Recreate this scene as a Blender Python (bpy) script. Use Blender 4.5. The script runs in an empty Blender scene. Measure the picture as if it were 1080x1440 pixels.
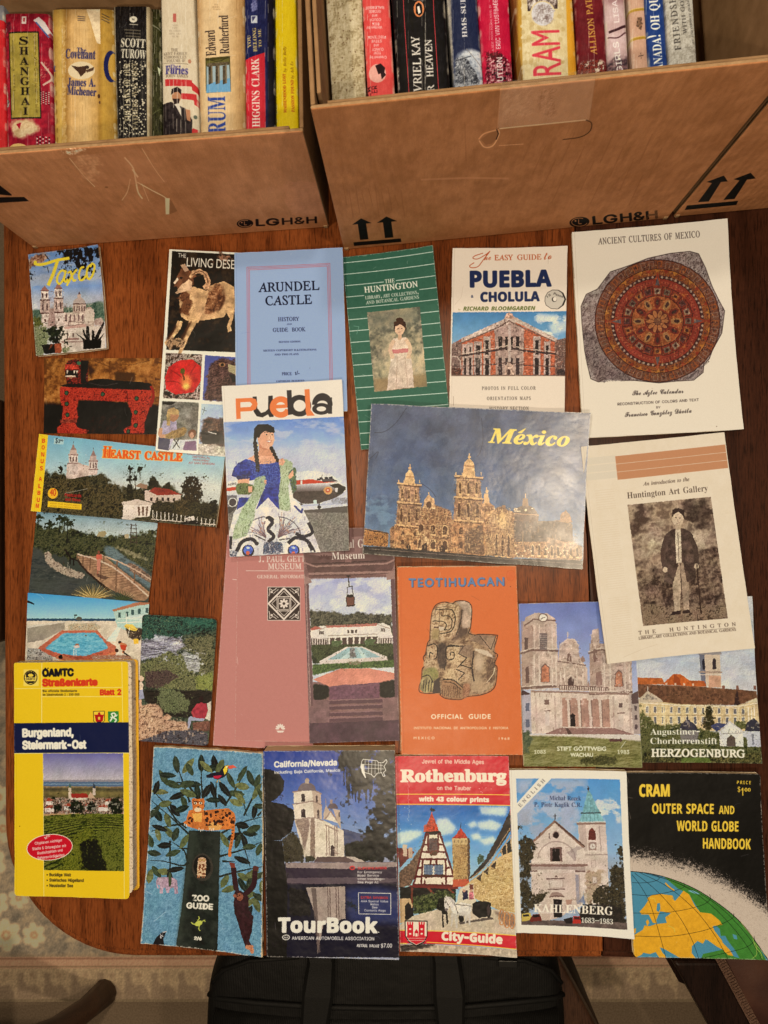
import bpy, bmesh, math, random, os
import numpy as np
from mathutils import Vector, Matrix

# ------------------------------------------------------------------ camera, world, lamps, exposure
SC = bpy.context.scene
COL = SC.collection
PW, PH, FOC = 1080.0, 1440.0, 1000.0          # photo size and focal length in photo pixels
HC = 0.813                                    # camera height above the table top (z = 0)
NADIR = (577.0, 745.0)                        # pixel straight below the camera
_dn = np.array([NADIR[0] - PW / 2, -(NADIR[1] - PH / 2), -FOC]); _dn /= np.linalg.norm(_dn)
_zw = -_dn
_xw = np.array([1.0, 0, 0]) - _zw * _zw[0]; _xw /= np.linalg.norm(_xw)
_yw = np.cross(_zw, _xw)
RCW = np.stack([_xw, _yw, _zw])               # camera -> world
cam_data = bpy.data.cameras.new('camera')
cam = bpy.data.objects.new('camera', cam_data); COL.objects.link(cam)
cam_data.sensor_fit = 'VERTICAL'; cam_data.sensor_height = 24.0
cam_data.lens = 24.0 * FOC / PH
cam_data.clip_start = 0.02; cam_data.clip_end = 50.0
_m = Matrix([list(r) for r in RCW]).to_4x4(); _m.translation = (0, 0, HC)
cam.matrix_world = _m
SC.camera = cam


def pw(px, py, z=0.0):
    """photo pixel -> point of the horizontal plane at height z"""
    d = RCW @ np.array([px - PW / 2, -(py - PH / 2), -FOC])
    t = (z - HC) / d[2]
    return Vector((d[0] * t, d[1] * t, z))


def wp(p):
    """world point -> photo pixel"""
    v = RCW.T @ (np.array(p) - np.array([0, 0, HC]))
    return (PW / 2 + FOC * v[0] / -v[2], PH / 2 - FOC * v[1] / -v[2])


SC.view_settings.view_transform = 'Standard'
SC.view_settings.look = 'None'
SC.view_settings.gamma = 1.0
SC.view_settings.exposure = 0.0
world = bpy.data.worlds.new('World'); SC.world = world
world.use_nodes = True
world.node_tree.nodes['Background'].inputs[0].default_value = (1.0, 0.78, 0.55, 1)
world.node_tree.nodes['Background'].inputs[1].default_value = 0.06
for _x, _y, _z, _e, _r in ((-.42, .12, 1.35, 25.0, .028), (.40, .06, 1.35, 22.0, .028), (-.02, -.62, 1.4, 31.0, .035), (.02, .66, 1.45, 20.0, .05)):
    _l = bpy.data.lights.new('chandelier_bulb', 'POINT'); _l.energy = _e; _l.shadow_soft_size = _r
    _l.color = (1.0, 0.80, 0.56)
    _o = bpy.data.objects.new('chandelier_bulb', _l); _o.location = (_x, _y, _z); COL.objects.link(_o)

ILLUM = np.array([1.06, 0.86, 0.62])          # light that falls on the table: printed colour = seen colour / this

# ------------------------------------------------------------------ fonts that come with Blender
FONTS = {}
_fd = bpy.utils.system_resource('DATAFILES', path='fonts')
for _k, _fn in (('math', 'NotoSansMath-Regular.woff2'), ('inter', 'Inter.woff2')):
    try:
        FONTS[_k] = bpy.data.fonts.load(os.path.join(_fd, _fn))
    except Exception:
        FONTS[_k] = None                       # Blender then finds the letters through its own fallback


def _map(s, u, l, d=None):
    o = ''
    for ch in s:
        if 'A' <= ch <= 'Z': o += chr(u + ord(ch) - 65)
        elif ch == 'h' and l == 0x1D44E: o += chr(0x210E)
        elif 'a' <= ch <= 'z' and l: o += chr(l + ord(ch) - 97)
        elif '0' <= ch <= '9' and d: o += chr(d + ord(ch) - 48)
        else: o += ch
    return o


# style: (font, upper base, lower base, digit base, unslant)
STY = {'sans': (None, 0, 0, 0, 0), 'inter': ('inter', 0, 0, 0, 0), 'noto': ('math', 0x1D5A0, 0x1D5BA, 0x1D7E2, 0), 'notob': ('math', 0x1D5D4, 0x1D5EE, 0x1D7EC, 0),
       'notobi': ('math', 0x1D63C, 0x1D656, 0, 0), 'serb': ('math', 0x1D400, 0x1D41A, 0x1D7CE, 0), 'seri': ('math', 0x1D434, 0x1D44E, 0, 0),
       'ser': ('math', 0x1D434, 0x1D41A, 0x1D7CE, 0.27), 'serbi': ('math', 0x1D468, 0x1D482, 0, 0), 'script': ('math', 0x1D4D0, 0x1D4EA, 0, 0),
       'mono': ('math', 0x1D670, 0x1D68A, 0x1D7F6, 0)}
ACC = {'é': ('e', 'a'), 'á': ('a', 'a'), 'Ö': ('O', 'u'), 'ö': ('o', 'u'), 'ü': ('u', 'u'), 'ł': ('l', 's'), 'É': ('E', 'a')}
_gc = {}


def glyph(ch, sty):
    """triangles (n,3,2) and advance of one letter, in em"""
    if (ch, sty) in _gc: return _gc[(ch, sty)]
    fk, u, l, d, us = STY[sty]
    acc = None
    if u and ch in ACC: ch0, acc = ACC[ch]
    else: ch0 = ch

    def tris(body, f):
        c = bpy.data.curves.new('glyph', 'FONT'); c.body = body; c.resolution_u = 4
        if f is not None: c.font = f
        o = bpy.data.objects.new('glyph', c); m = o.to_mesh(); m.calc_loop_triangles()
        n = len(m.vertices); co = np.empty(n * 3); m.vertices.foreach_get('co', co); co = co.reshape(-1, 3)[:, :2]
        t = np.empty(len(m.loop_triangles) * 3, dtype=np.int32); m.loop_triangles.foreach_get('vertices', t)
        tr = co[t.reshape(-1, 3)].copy()
        o.to_mesh_clear(); bpy.data.objects.remove(o); bpy.data.curves.remove(c)
        return tr
    f = FONTS.get(fk) if fk else None
    if u: body = _map(ch0, u, l, d)
    else: body = ch0
    if u and body == ch0: f = None             # not in that alphabet: the plain font has it
    if ch0 == ' ':
        _gc[(ch, sty)] = (np.zeros((0, 3, 2)), 0.27); return _gc[(ch, sty)]
    a = tris(body, f)
    if us and ('A' <= ch0 <= 'Z'): a[:, :, 0] -= us * a[:, :, 1]
    b = tris(body + body, f)
    if len(a) == 0: r = (a, 0.3)
    else:
        if us and ('A' <= ch0 <= 'Z'): b[:, :, 0] -= us * b[:, :, 1]
        adv = b[:, :, 0].max() - a[:, :, 0].max()
        if acc:
            cx = (a[:, :, 0].min() + a[:, :, 0].max()) / 2; ty = a[:, :, 1].max(); q = 0.05
            ext = []
            if acc == 'u':
                for sx in (-0.11, 0.11):
                    ext += [[(cx + sx - q, ty + .06), (cx + sx + q, ty + .06), (cx + sx + q, ty + .16)], [(cx + sx - q, ty + .06), (cx + sx + q, ty + .16), (cx + sx - q, ty + .16)]]
            elif acc == 'a':
                ext = [[(cx - .04, ty + .05), (cx + .04, ty + .05), (cx + .14, ty + .2)]]
            else:
                ext = [[(cx - .12, ty * .45), (cx + .12, ty * .6), (cx + .12, ty * .7)]]
            a = np.concatenate([a, np.array(ext)])
        r = (a, adv)
    _gc[(ch, sty)] = r
    return r


_cap = {}


def layout(s, sty, track=0.0):
    out = []; x = 0.0
    for ch in s:
        t, adv = glyph(ch, sty)
        if len(t):
            q = t.copy(); q[:, :, 0] += x; out.append(q)
        x += adv + track
    if sty not in _cap: _cap[sty] = glyph('H', sty)[0][:, :, 1].max()
    t = np.concatenate(out)
    x0 = t[:, :, 0].min(); t[:, :, 0] -= x0
    return t, t[:, :, 0].max(), _cap[sty]


# ------------------------------------------------------------------ a small painter for printed sheets
RNG = np.random.default_rng(7)


def noise(h, w, cell, octv=3, seed=None, pers=0.55):
    r = RNG if seed is None else np.random.default_rng(seed)
    out = np.zeros((h, w), np.float32); amp = 1.0; tot = 0.0
    cx = cy = cell
    if isinstance(cell, tuple): cx, cy = cell
    for _ in range(octv):
        gh, gw = int(h / cy) + 3, int(w / cx) + 3
        g = r.random((gh, gw)).astype(np.float32)
        y = np.arange(h) / cy + r.random() * .9; x = np.arange(w) / cx + r.random() * .9
        yi = y.astype(int); xi = x.astype(int); fy = (y - yi); fx = (x - xi)
        fy = (fy * fy * (3 - 2 * fy))[:, None].astype(np.float32); fx = (fx * fx * (3 - 2 * fx))[None].astype(np.float32)
        a = g[yi][:, xi]; b = g[yi][:, xi + 1]; c = g[yi + 1][:, xi]; d = g[yi + 1][:, xi + 1]
        out += amp * ((a * (1 - fx) + b * fx) * (1 - fy) + (c * (1 - fx) + d * fx) * fy)
        tot += amp; amp *= pers; cx = max(cx / 2.1, 1.0); cy = max(cy / 2.1, 1.0)
    out /= tot
    s = out.std() + 1e-6
    return np.clip(0.5 + (out - out.mean()) / s * 0.2, 0, 1)


def blur(a, r):
    r = int(round(r))
    if r < 1: return a
    for ax in (0, 1):
        for _ in range(2):
            p = [(0, 0)] * a.ndim; p[ax] = (r + 1, r)
            c = np.cumsum(np.pad(a, p, mode='edge'), axis=ax, dtype=np.float64)
            n = a.shape[ax]
            if ax == 0: a = ((c[2 * r + 1:2 * r + 1 + n] - c[:n]) / (2 * r + 1)).astype(np.float32)
            else: a = ((c[:, 2 * r + 1:2 * r + 1 + n] - c[:, :n]) / (2 * r + 1)).astype(np.float32)
    return a


def homog(src, dst):
    A = []
    for (x, y), (u, v) in zip(src, dst):
        A.append([x, y, 1, 0, 0, 0, -u * x, -u * y]); A.append([0, 0, 0, x, y, 1, -v * x, -v * y])
    h = np.linalg.solve(np.array(A, float), np.array(dst, float).ravel())
    return np.append(h, 1).reshape(3, 3)


def C3(c): return np.array(c, np.float32) / 255.0


class Print:
    """A printed sheet. Positions are given in the units of an enlargement of the sheet (origin org, sc units per pixel)."""

    def __init__(s, quad, org, sc, bg=(225, 210, 185), k=2.5):
        s.quad = quad; s.org = org; s.sc = sc; s.cm = None
        q = np.array(quad, float)
        w = (np.linalg.norm(q[1] - q[0]) + np.linalg.norm(q[2] - q[3])) / 2; h = (np.linalg.norm(q[3] - q[0]) + np.linalg.norm(q[2] - q[1])) / 2
        s.W, s.H = int(w * k), int(h * k); s.u = k / sc
        s.Hm = homog(quad, [(0, 0), (s.W, 0), (s.W, s.H), (0, s.H)])
        s.a = np.empty((s.H, s.W, 3), np.float32); s.a[:] = C3(bg)
        inv = np.linalg.inv(s.Hm)
        X, Y = np.meshgrid(np.arange(s.W) + .5, np.arange(s.H) + .5)
        d = inv[2, 0] * X + inv[2, 1] * Y + inv[2, 2]
        s.ZX = (((inv[0, 0] * X + inv[0, 1] * Y + inv[0, 2]) / d - org[0]) * sc).astype(np.float32)
        s.ZY = (((inv[1, 0] * X + inv[1, 1] * Y + inv[1, 2]) / d - org[1]) * sc).astype(np.float32)
        s.full = [(s.ZX[0, 0], s.ZY[0, 0]), (s.ZX[0, -1], s.ZY[0, -1]), (s.ZX[-1, -1], s.ZY[-1, -1]), (s.ZX[-1, 0], s.ZY[-1, 0])]
        s.full = [(x + (x - s.ZX.mean()) * .1, y + (y - s.ZY.mean()) * .1) for x, y in s.full]

    def T(s, p):
        p = np.asarray(p, float) / s.sc + np.array(s.org)
        d = p @ s.Hm[2, :2] + s.Hm[2, 2]
        return np.stack([(p @ s.Hm[0, :2] + s.Hm[0, 2]) / d, (p @ s.Hm[1, :2] + s.Hm[1, 2]) / d], -1)

    def mask(s, polys, ready=False, pad=4):
        """coverage of the union of polygons (zoom units)"""
        SS = 4
        P = [np.asarray(p, float) if ready else s.T(p) for p in polys]
        allp = np.concatenate([p.reshape(-1, 2) for p in P])
        x0 = max(int(allp[:, 0].min()) - pad, 0); x1 = min(int(allp[:, 0].max()) + pad + 1, s.W)
        y0 = max(int(allp[:, 1].min()) - pad, 0); y1 = min(int(allp[:, 1].max()) + pad + 1, s.H)
        if x1 <= x0 or y1 <= y0: return None
        w, h = x1 - x0, y1 - y0
        A = []; B = []
        for p in P:
            if p.ndim == 3: tri = p
            else: tri = p[None]
            nx = np.roll(tri, -1, axis=1)
            ar = (tri[..., 0] * nx[..., 1] - nx[..., 0] * tri[..., 1]).sum(1)
            neg = ar < 0
            a_ = np.where(neg[:, None, None], nx, tri); b_ = np.where(neg[:, None, None], tri, nx)
            A.append(a_.reshape(-1, 2)); B.append(b_.reshape(-1, 2))
        A = np.concatenate(A) - (x0, y0); B = np.concatenate(B) - (x0, y0)
        sg = np.where(B[:, 1] > A[:, 1], 1.0, -1.0)
        lo = np.where(sg > 0, A.T, B.T).T; hi = np.where(sg > 0, B.T, A.T).T
        j0 = np.clip(np.ceil(lo[:, 1] * SS - .5), 0, h * SS).astype(int); j1 = np.clip(np.ceil(hi[:, 1] * SS - .5), 0, h * SS).astype(int)
        n = np.maximum(j1 - j0, 0)
        if n.sum() == 0: return None
        e = np.repeat(np.arange(len(n)), n)
        j = np.arange(n.sum()) - np.repeat(np.cumsum(n) - n, n) + j0[e]
        y = (j + .5) / SS
        x = lo[e, 0] + (hi[e, 0] - lo[e, 0]) * (y - lo[e, 1]) / (hi[e, 1] - lo[e, 1])
        x = np.clip(x, 0, w)
        xi = np.minimum(x.astype(int), w); fr = x - xi
        W2 = w + 2
        acc = np.bincount(j * W2 + xi, sg[e] * (1 - fr), minlength=h * SS * W2) + np.bincount(j * W2 + xi + 1, sg[e] * fr, minlength=h * SS * W2 + 1)[:h * SS * W2]
        m = np.clip(np.abs(np.cumsum(acc.reshape(h * SS, W2), 1)[:, :w]), 0, 1)
        return m.reshape(h, SS, w).mean(1).astype(np.float32), (slice(y0, y1), slice(x0, x1))

    def comp(s, ms, col, a=1.0):
        if ms is None: return
        m, sl = ms
        if s.cm is not None: m = m * s.cm[sl]
        m = (m * a)[..., None]
        if not (isinstance(col, np.ndarray) and col.ndim == 3): col = C3(col)
        s.a[sl] = s.a[sl] * (1 - m) + col * m

    def rough(s, ms, amp, cell, soft=1.0):
        if ms is None: return None
        m, sl = ms
        n = noise(m.shape[0], m.shape[1], max(cell * s.u, 1.5), 3)
        b = blur(m, max(cell * s.u * .6, 1))
        return np.clip((b + amp * (n - .5) * 2 - .5) * (3 / soft) + .5, 0, 1), sl

    def clip(s, pts=None):
        """keep what follows inside a frame (None: the whole sheet again)"""
        s.cm = None
        if pts is not None:
            m, sl = s.mask([pts]); s.cm = np.zeros((s.H, s.W), np.float32); s.cm[sl] = m
        return s

    # --- shapes
    def p(s, pts, col, a=1.0, tex=0, cell=30, soft=0, edge=0):
        ms = s.mask([pts], pad=int(soft * s.u * 2) + 4 + int(edge * 40 * s.u))
        if ms is None: return s
        if soft: ms = (blur(ms[0], soft * s.u), ms[1])
        if edge: ms = s.rough(ms, edge, cell)
        if tex:
            n = noise(*ms[0].shape, cell=max(cell * s.u, 1.2), octv=4)
            col = np.clip(C3(col)[None, None] * (1 + tex * (n[..., None] - .5) * 2), 0, 1).astype(np.float32)
        s.comp(ms, col, a); return s

    def r(s, x0, y0, x1, y1, col, a=1.0, **k): return s.p([(x0, y0), (x1, y0), (x1, y1), (x0, y1)], col, a, **k)

    def e(s, cx, cy, rx, ry, col, a=1.0, rot=0, **k):
        t = np.linspace(0, 2 * np.pi, 28, endpoint=False); c, q = math.cos(rot), math.sin(rot)
        X = rx * np.cos(t); Y = ry * np.sin(t)
        return s.p(np.stack([cx + X * c - Y * q, cy + X * q + Y * c], 1), col, a, **k)

    def l(s, pts, w, col, a=1.0, smooth=False, taper=None, **k):
        p = np.asarray(pts, float)
        if smooth and len(p) > 2:
            q = np.concatenate([[2 * p[0] - p[1]], p, [2 * p[-1] - p[-2]]]); o = []
            for i in range(1, len(q) - 2):
                for t in np.linspace(0, 1, 7)[:-1]:
                    o.append(.5 * (2 * q[i] + (q[i + 1] - q[i - 1]) * t + (2 * q[i - 1] - 5 * q[i] + 4 * q[i + 1] - q[i + 2]) * t * t + (3 * q[i] - q[i - 1] - 3 * q[i + 1] + q[i + 2]) * t ** 3))
            o.append(p[-1]); p = np.array(o)
        n = len(p); ws = np.full(n, w / 2.0) if taper is None else np.linspace(taper[0], taper[1], n) / 2
        polys = []
        for i in range(n - 1):
            d = p[i + 1] - p[i]; L = math.hypot(*d)
            if L < 1e-6: continue
            m = np.array([-d[1], d[0]]) / L
            polys.append([p[i] + m * ws[i], p[i + 1] + m * ws[i + 1], p[i + 1] - m * ws[i + 1], p[i] - m * ws[i]])
            if i and w * s.u > 2:
                t = np.linspace(0, 2 * np.pi, 10, endpoint=False)
                polys.append(np.stack([p[i][0] + ws[i] * np.cos(t), p[i][1] + ws[i] * np.sin(t)], 1))
        ms = s.mask(polys)
        s.comp(ms, col, a); return s

    def g(s, pts, stops, ang=90, tex=0, cell=40, a=1.0, edge=0):
        """gradient along a direction (90 = downwards) through stops [(position, colour)]"""
        ms = s.mask([pts or s.full])
        if ms is None: return s
        if edge: ms = s.rough(ms, edge, cell)
        m, sl = ms
        v = s.ZX[sl] * math.cos(math.radians(ang)) + s.ZY[sl] * math.sin(math.radians(ang))
        xs = [q[0] for q in stops]; col = np.stack([np.interp(v, xs, [q[1][i] / 255 for q in stops]) for i in range(3)], -1).astype(np.float32)
        if tex:
            n = noise(*m.shape, cell=max(cell * s.u, 1.2), octv=4); col = np.clip(col * (1 + tex * (n[..., None] - .5) * 2), 0, 1)
        s.comp(ms, col, a); return s

    def n(s, pts, cols, cell=30, edge=0.25, contrast=1.0, asp=1.0, a=1.0, octv=4, lo=None):
        """mottled area (leaves, rock, cloth): noise picks from a list of colours; edge roughens the outline"""
        ms = s.mask([pts or s.full], pad=6 + int(cell * s.u))
        if ms is None: return s
        if edge: ms = s.rough(ms, edge * (1.45 if edge > .14 else 1), cell)
        m, sl = ms
        c = max(cell * s.u, 1.5)
        n = noise(m.shape[0], m.shape[1], (max(c * asp, 1.2), c), octv, pers=.75)
        d = max(int(c * .22), 1); rel = n - np.roll(np.roll(n, d, 0), d, 1); rel /= rel.std() + 1e-6
        v = np.clip((n - .5) * contrast * .75 + .5 + (.13 * rel if edge or contrast > 1.05 else 0), 0, 1) * (len(cols) - 1)
        col = np.stack([np.interp(v, range(len(cols)), [q[i] / 255 for q in cols]) for i in range(3)], -1).astype(np.float32)
        s.comp((m, sl), col, a); return s

    def cl(s, pts, col, cell=80, th=.55, a=.9, asp=1.6):
        """clouds / patches: noise above a threshold"""
        ms = s.mask([pts or s.full], pad=2)
        if ms is None: return s
        m, sl = ms
        m = blur(m, cell * s.u * .2)
        n = noise(m.shape[0], m.shape[1], (max(cell * asp * s.u, 2), max(cell * s.u, 2)), 5)
        s.comp((m * np.clip((n - th) * 5, 0, 1), sl), col, a); return s

    def dots(s, pts, col, n, r, a=1.0, rnd=.5, seed=1, ar=1.0):
        rr = random.Random(seed); P = np.array(pts); x0, y0 = P.min(0); x1, y1 = P.max(0); polys = []
        for _ in range(n):
            x, y = rr.uniform(x0, x1), rr.uniform(y0, y1); q = r * (1 + rnd * rr.uniform(-1, 1))
            t = np.linspace(0, 2 * np.pi, 7, endpoint=False) + rr.random()
            polys.append(np.stack([x + q * np.cos(t), y + q * ar * np.sin(t)], 1))
        ms = s.mask(polys); mp = s.mask([pts], pad=0)
        if ms is None or mp is None: return s
        F = np.zeros((s.H, s.W), np.float32); F[mp[1]] = mp[0]
        s.comp((ms[0] * F[ms[1]], ms[1]), col, a); return s

    def win(s, quad, nx, ny, fw, fh, col, a=1.0, arch=0, frame=None, fwid=4):
        """grid of window openings in a quad (tl,tr,br,bl)"""
        q = np.array(quad, float); polys = []; fr = []

        def at(u, v): return (q[0] * (1 - u) + q[1] * u) * (1 - v) + (q[3] * (1 - u) + q[2] * u) * v
        for i in range(nx):
            for j in range(ny):
                u0 = (i + .5 - fw / 2) / nx; u1 = (i + .5 + fw / 2) / nx; v0 = (j + .5 - fh / 2) / ny; v1 = (j + .5 + fh / 2) / ny
                if arch:
                    vm = v0 + (v1 - v0) * .3
                    pts = [at(u0, v1), at(u0, vm)] + [at((u0 + u1) / 2 - (u1 - u0) / 2 * math.cos(t), vm - (vm - v0) * math.sin(t)) for t in np.linspace(0.2, 2.9, 6)] + [at(u1, vm), at(u1, v1)]
                else: pts = [at(u0, v0), at(u1, v0), at(u1, v1), at(u0, v1)]
                polys.append(pts)
                if frame:
                    pc = np.mean(pts, 0); fr.append([pc + (np.array(p_) - pc) * (1 + fwid / 10) for p_ in pts])
        if frame: s.comp(s.mask(fr), frame, a)
        s.comp(s.mask(polys), col, a); return s

    def t(s, txt, x0, y0, x1, y1, h, col, sty='sans', wt=0.0, a=1.0, track=0.0, outl=None, ow=4):
        tri, w, cap = layout(txt, sty, track)
        p0 = np.array([x0, y0], float); p1 = np.array([x1, y1], float); d = p1 - p0; L = math.hypot(*d); ux = d / L; uy = np.array([ux[1], -ux[0]])
        z = p0 + tri[..., :1] / w * L * ux + tri[..., 1:] / cap * h * uy
        T = s.T(z.reshape(-1, 2)).reshape(-1, 3, 2)
        ms = s.mask([T], ready=True, pad=8)
        if ms is None: return s
        m, sl = ms

        def fat(m, w_):
            r_ = abs(w_) * s.u * .62
            o = m.copy(); k = max(int(math.ceil(r_)), 1); f = min(r_ / k, 1)
            for dx in range(-k, k + 1):
                for dy in range(-k, k + 1):
                    if dx * dx + dy * dy <= k * k + .5 and (dx or dy):
                        q = np.roll(np.roll(m, dx, 1), dy, 0); o = np.maximum(o, q * (f if max(abs(dx), abs(dy)) == k else 1)) if w_ > 0 else np.minimum(o, 1 - (1 - q) * f)
            return o
        if outl is not None: s.comp((fat(m, ow), sl), outl, a)
        if wt: m = fat(m, wt)
        s.comp((m, sl), col, a); return s

    def photo(s, pts=None, warp=1.2, amt=.14, cell=5):
        """what a printed photograph has and flat areas lack: uneven edges, fine tonal detail, crispness"""
        H, W = s.H, s.W
        def at(src, dy, dx):
            y = np.clip(np.arange(H)[:, None] + dy, 0, H - 1.01); x = np.clip(np.arange(W)[None] + dx, 0, W - 1.01)
            yi = y.astype(int); xi = x.astype(int); fy = (y - yi)[..., None]; fx = (x - xi)[..., None]
            return (src[yi, xi] * (1 - fx) + src[yi, xi + 1] * fx) * (1 - fy) + (src[yi + 1, xi] * (1 - fx) + src[yi + 1, xi + 1] * fx) * fy
        o = at(s.a, (noise(H, W, cell, 3) - .5) * 2.6 * warp, (noise(H, W, cell, 3) - .5) * 2.6 * warp)
        n1 = noise(H, W, 2.2, 2) - .5; n2 = noise(H, W, 9, 4, pers=.7); rel = n2 - np.roll(np.roll(n2, 2, 0), 2, 1); rel /= rel.std() + 1e-6; n3 = noise(H, W, 34, 3) - .5
        lum = o.mean(2); sky = np.clip((o[..., 2] - o[..., 0]) * 6, 0, 1) * np.clip(lum * 3 - .6, 0, 1); w = amt * (.25 + .75 * lum) * (1 - .75 * blur(sky.astype(np.float32), 2))
        o = o * (1 + w[..., None] * (n1 * .9 + rel * .2 + n3 * 1.0)[..., None])
        for k in range(3): o[..., k] *= 1 + (noise(H, W, 40, 2) - .5) * amt * .18
        o = o + .35 * (o - blur(o, 2)); o = np.clip(o, 0, 1).astype(np.float32)
        ms = s.mask([pts or s.full])
        if ms is not None: s.comp((ms[0], ms[1]), o[ms[1]])
        return s

    def scuff(s, n=14, seed=1, col=(236, 226, 206), a=.35):
        """hairline scratches and soft creases from handling"""
        r = random.Random(seed); x0, y0 = s.full[0]; x1, y1 = s.full[2]
        for _ in range(n):
            x, y = r.uniform(x0, x1), r.uniform(y0, y1); t = r.uniform(0, 6.28); L = r.uniform(6, 46) * s.sc / 3; b = r.uniform(-.5, .5)
            s.l([(x, y), (x + L * .5 * math.cos(t), y + L * .5 * math.sin(t)), (x + L * math.cos(t + b), y + L * math.sin(t + b))], .55 * s.sc, col if r.random() < .7 else (40, 30, 24), a * r.random(), smooth=True)
        return s

    def orn(s, pts, n, dark=(70, 48, 38), light=(226, 196, 160), size=5, a=.7, seed=1, leaf=False):
        a *= .68
        """small carved or leafy detail: short dark and light ticks scattered over an area"""
        r = random.Random(seed + n); P = np.array(pts, float); x0, y0 = P.min(0); x1, y1 = P.max(0); mp = s.mask([pts], pad=0)
        if mp is None: return s
        F = np.zeros((s.H, s.W), np.float32); F[mp[1]] = mp[0]
        for col, k in ((dark, .55), (light, .45)):
            polys = []
            for _ in range(int(n * k)):
                x, y = r.uniform(x0, x1), r.uniform(y0, y1); w, h = size * r.uniform(.25, .6), size * r.uniform(.4, 1.7)
                if leaf:
                    t = r.uniform(0, 3.14); c_, q_ = math.cos(t), math.sin(t); polys.append([(x - w * c_, y - w * q_), (x + h * .3 * q_, y - h * .3 * c_), (x + w * c_, y + w * q_), (x - h * .3 * q_, y + h * .3 * c_)])
                else:
                    if r.random() < .4: w, h = h, w * .7
                    polys.append([(x - w, y - h), (x + w, y - h), (x + w, y + h), (x - w, y + h)])
            ms = s.mask(polys)
            if ms is not None: s.comp((ms[0] * F[ms[1]], ms[1]), col, a)
        return s

    def grain(s, amt=.03, cell=1.3):
        n = noise(s.H, s.W, cell, 2); s.a *= (1 + amt * (n[..., None] - .5) * 4); return s

    def wear(s, amt=.5, seed=3):
        """rubbed lighter edges and specks"""
        y = np.minimum(np.arange(s.H), np.arange(s.H)[::-1])[:, None]; x = np.minimum(np.arange(s.W), np.arange(s.W)[::-1])[None]
        d = np.minimum(x, y); n = noise(s.H, s.W, 5, 3, seed)
        m = np.clip((n * 5.5 - 1.2 - d * .9), 0, 1) * amt
        s.comp((m.astype(np.float32), (slice(None), slice(None))), (215, 200, 175)); return s

    def image(s, name, illum=None):
        g = s.a.mean(2, keepdims=True); a = np.clip(g + (s.a - g) * 1.0, 0, 1); a = a + .08 * (a - .45) * a * (1 - a) * 4
        a = np.clip(a, 0, 1)
        lin = np.where(a <= .04045, a / 12.92, ((a + .055) / 1.055) ** 2.4) / (ILLUM if illum is None else np.array(illum))
        lin = np.clip(lin - .010, .004, .86)
        b = np.where(lin <= .0031308, lin * 12.92, 1.055 * lin ** (1 / 2.4) - .055)
        im = bpy.data.images.new(name, s.W, s.H)
        px = np.ones((s.H, s.W, 4), np.float32); px[..., :3] = b[::-1]
        im.pixels.foreach_set(px.ravel()); im.update()
        return im

# ------------------------------------------------------------------ the printed covers
WHITE,CREAM,BLACK=(235,222,198),(226,208,180),(22,18,16)


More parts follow.
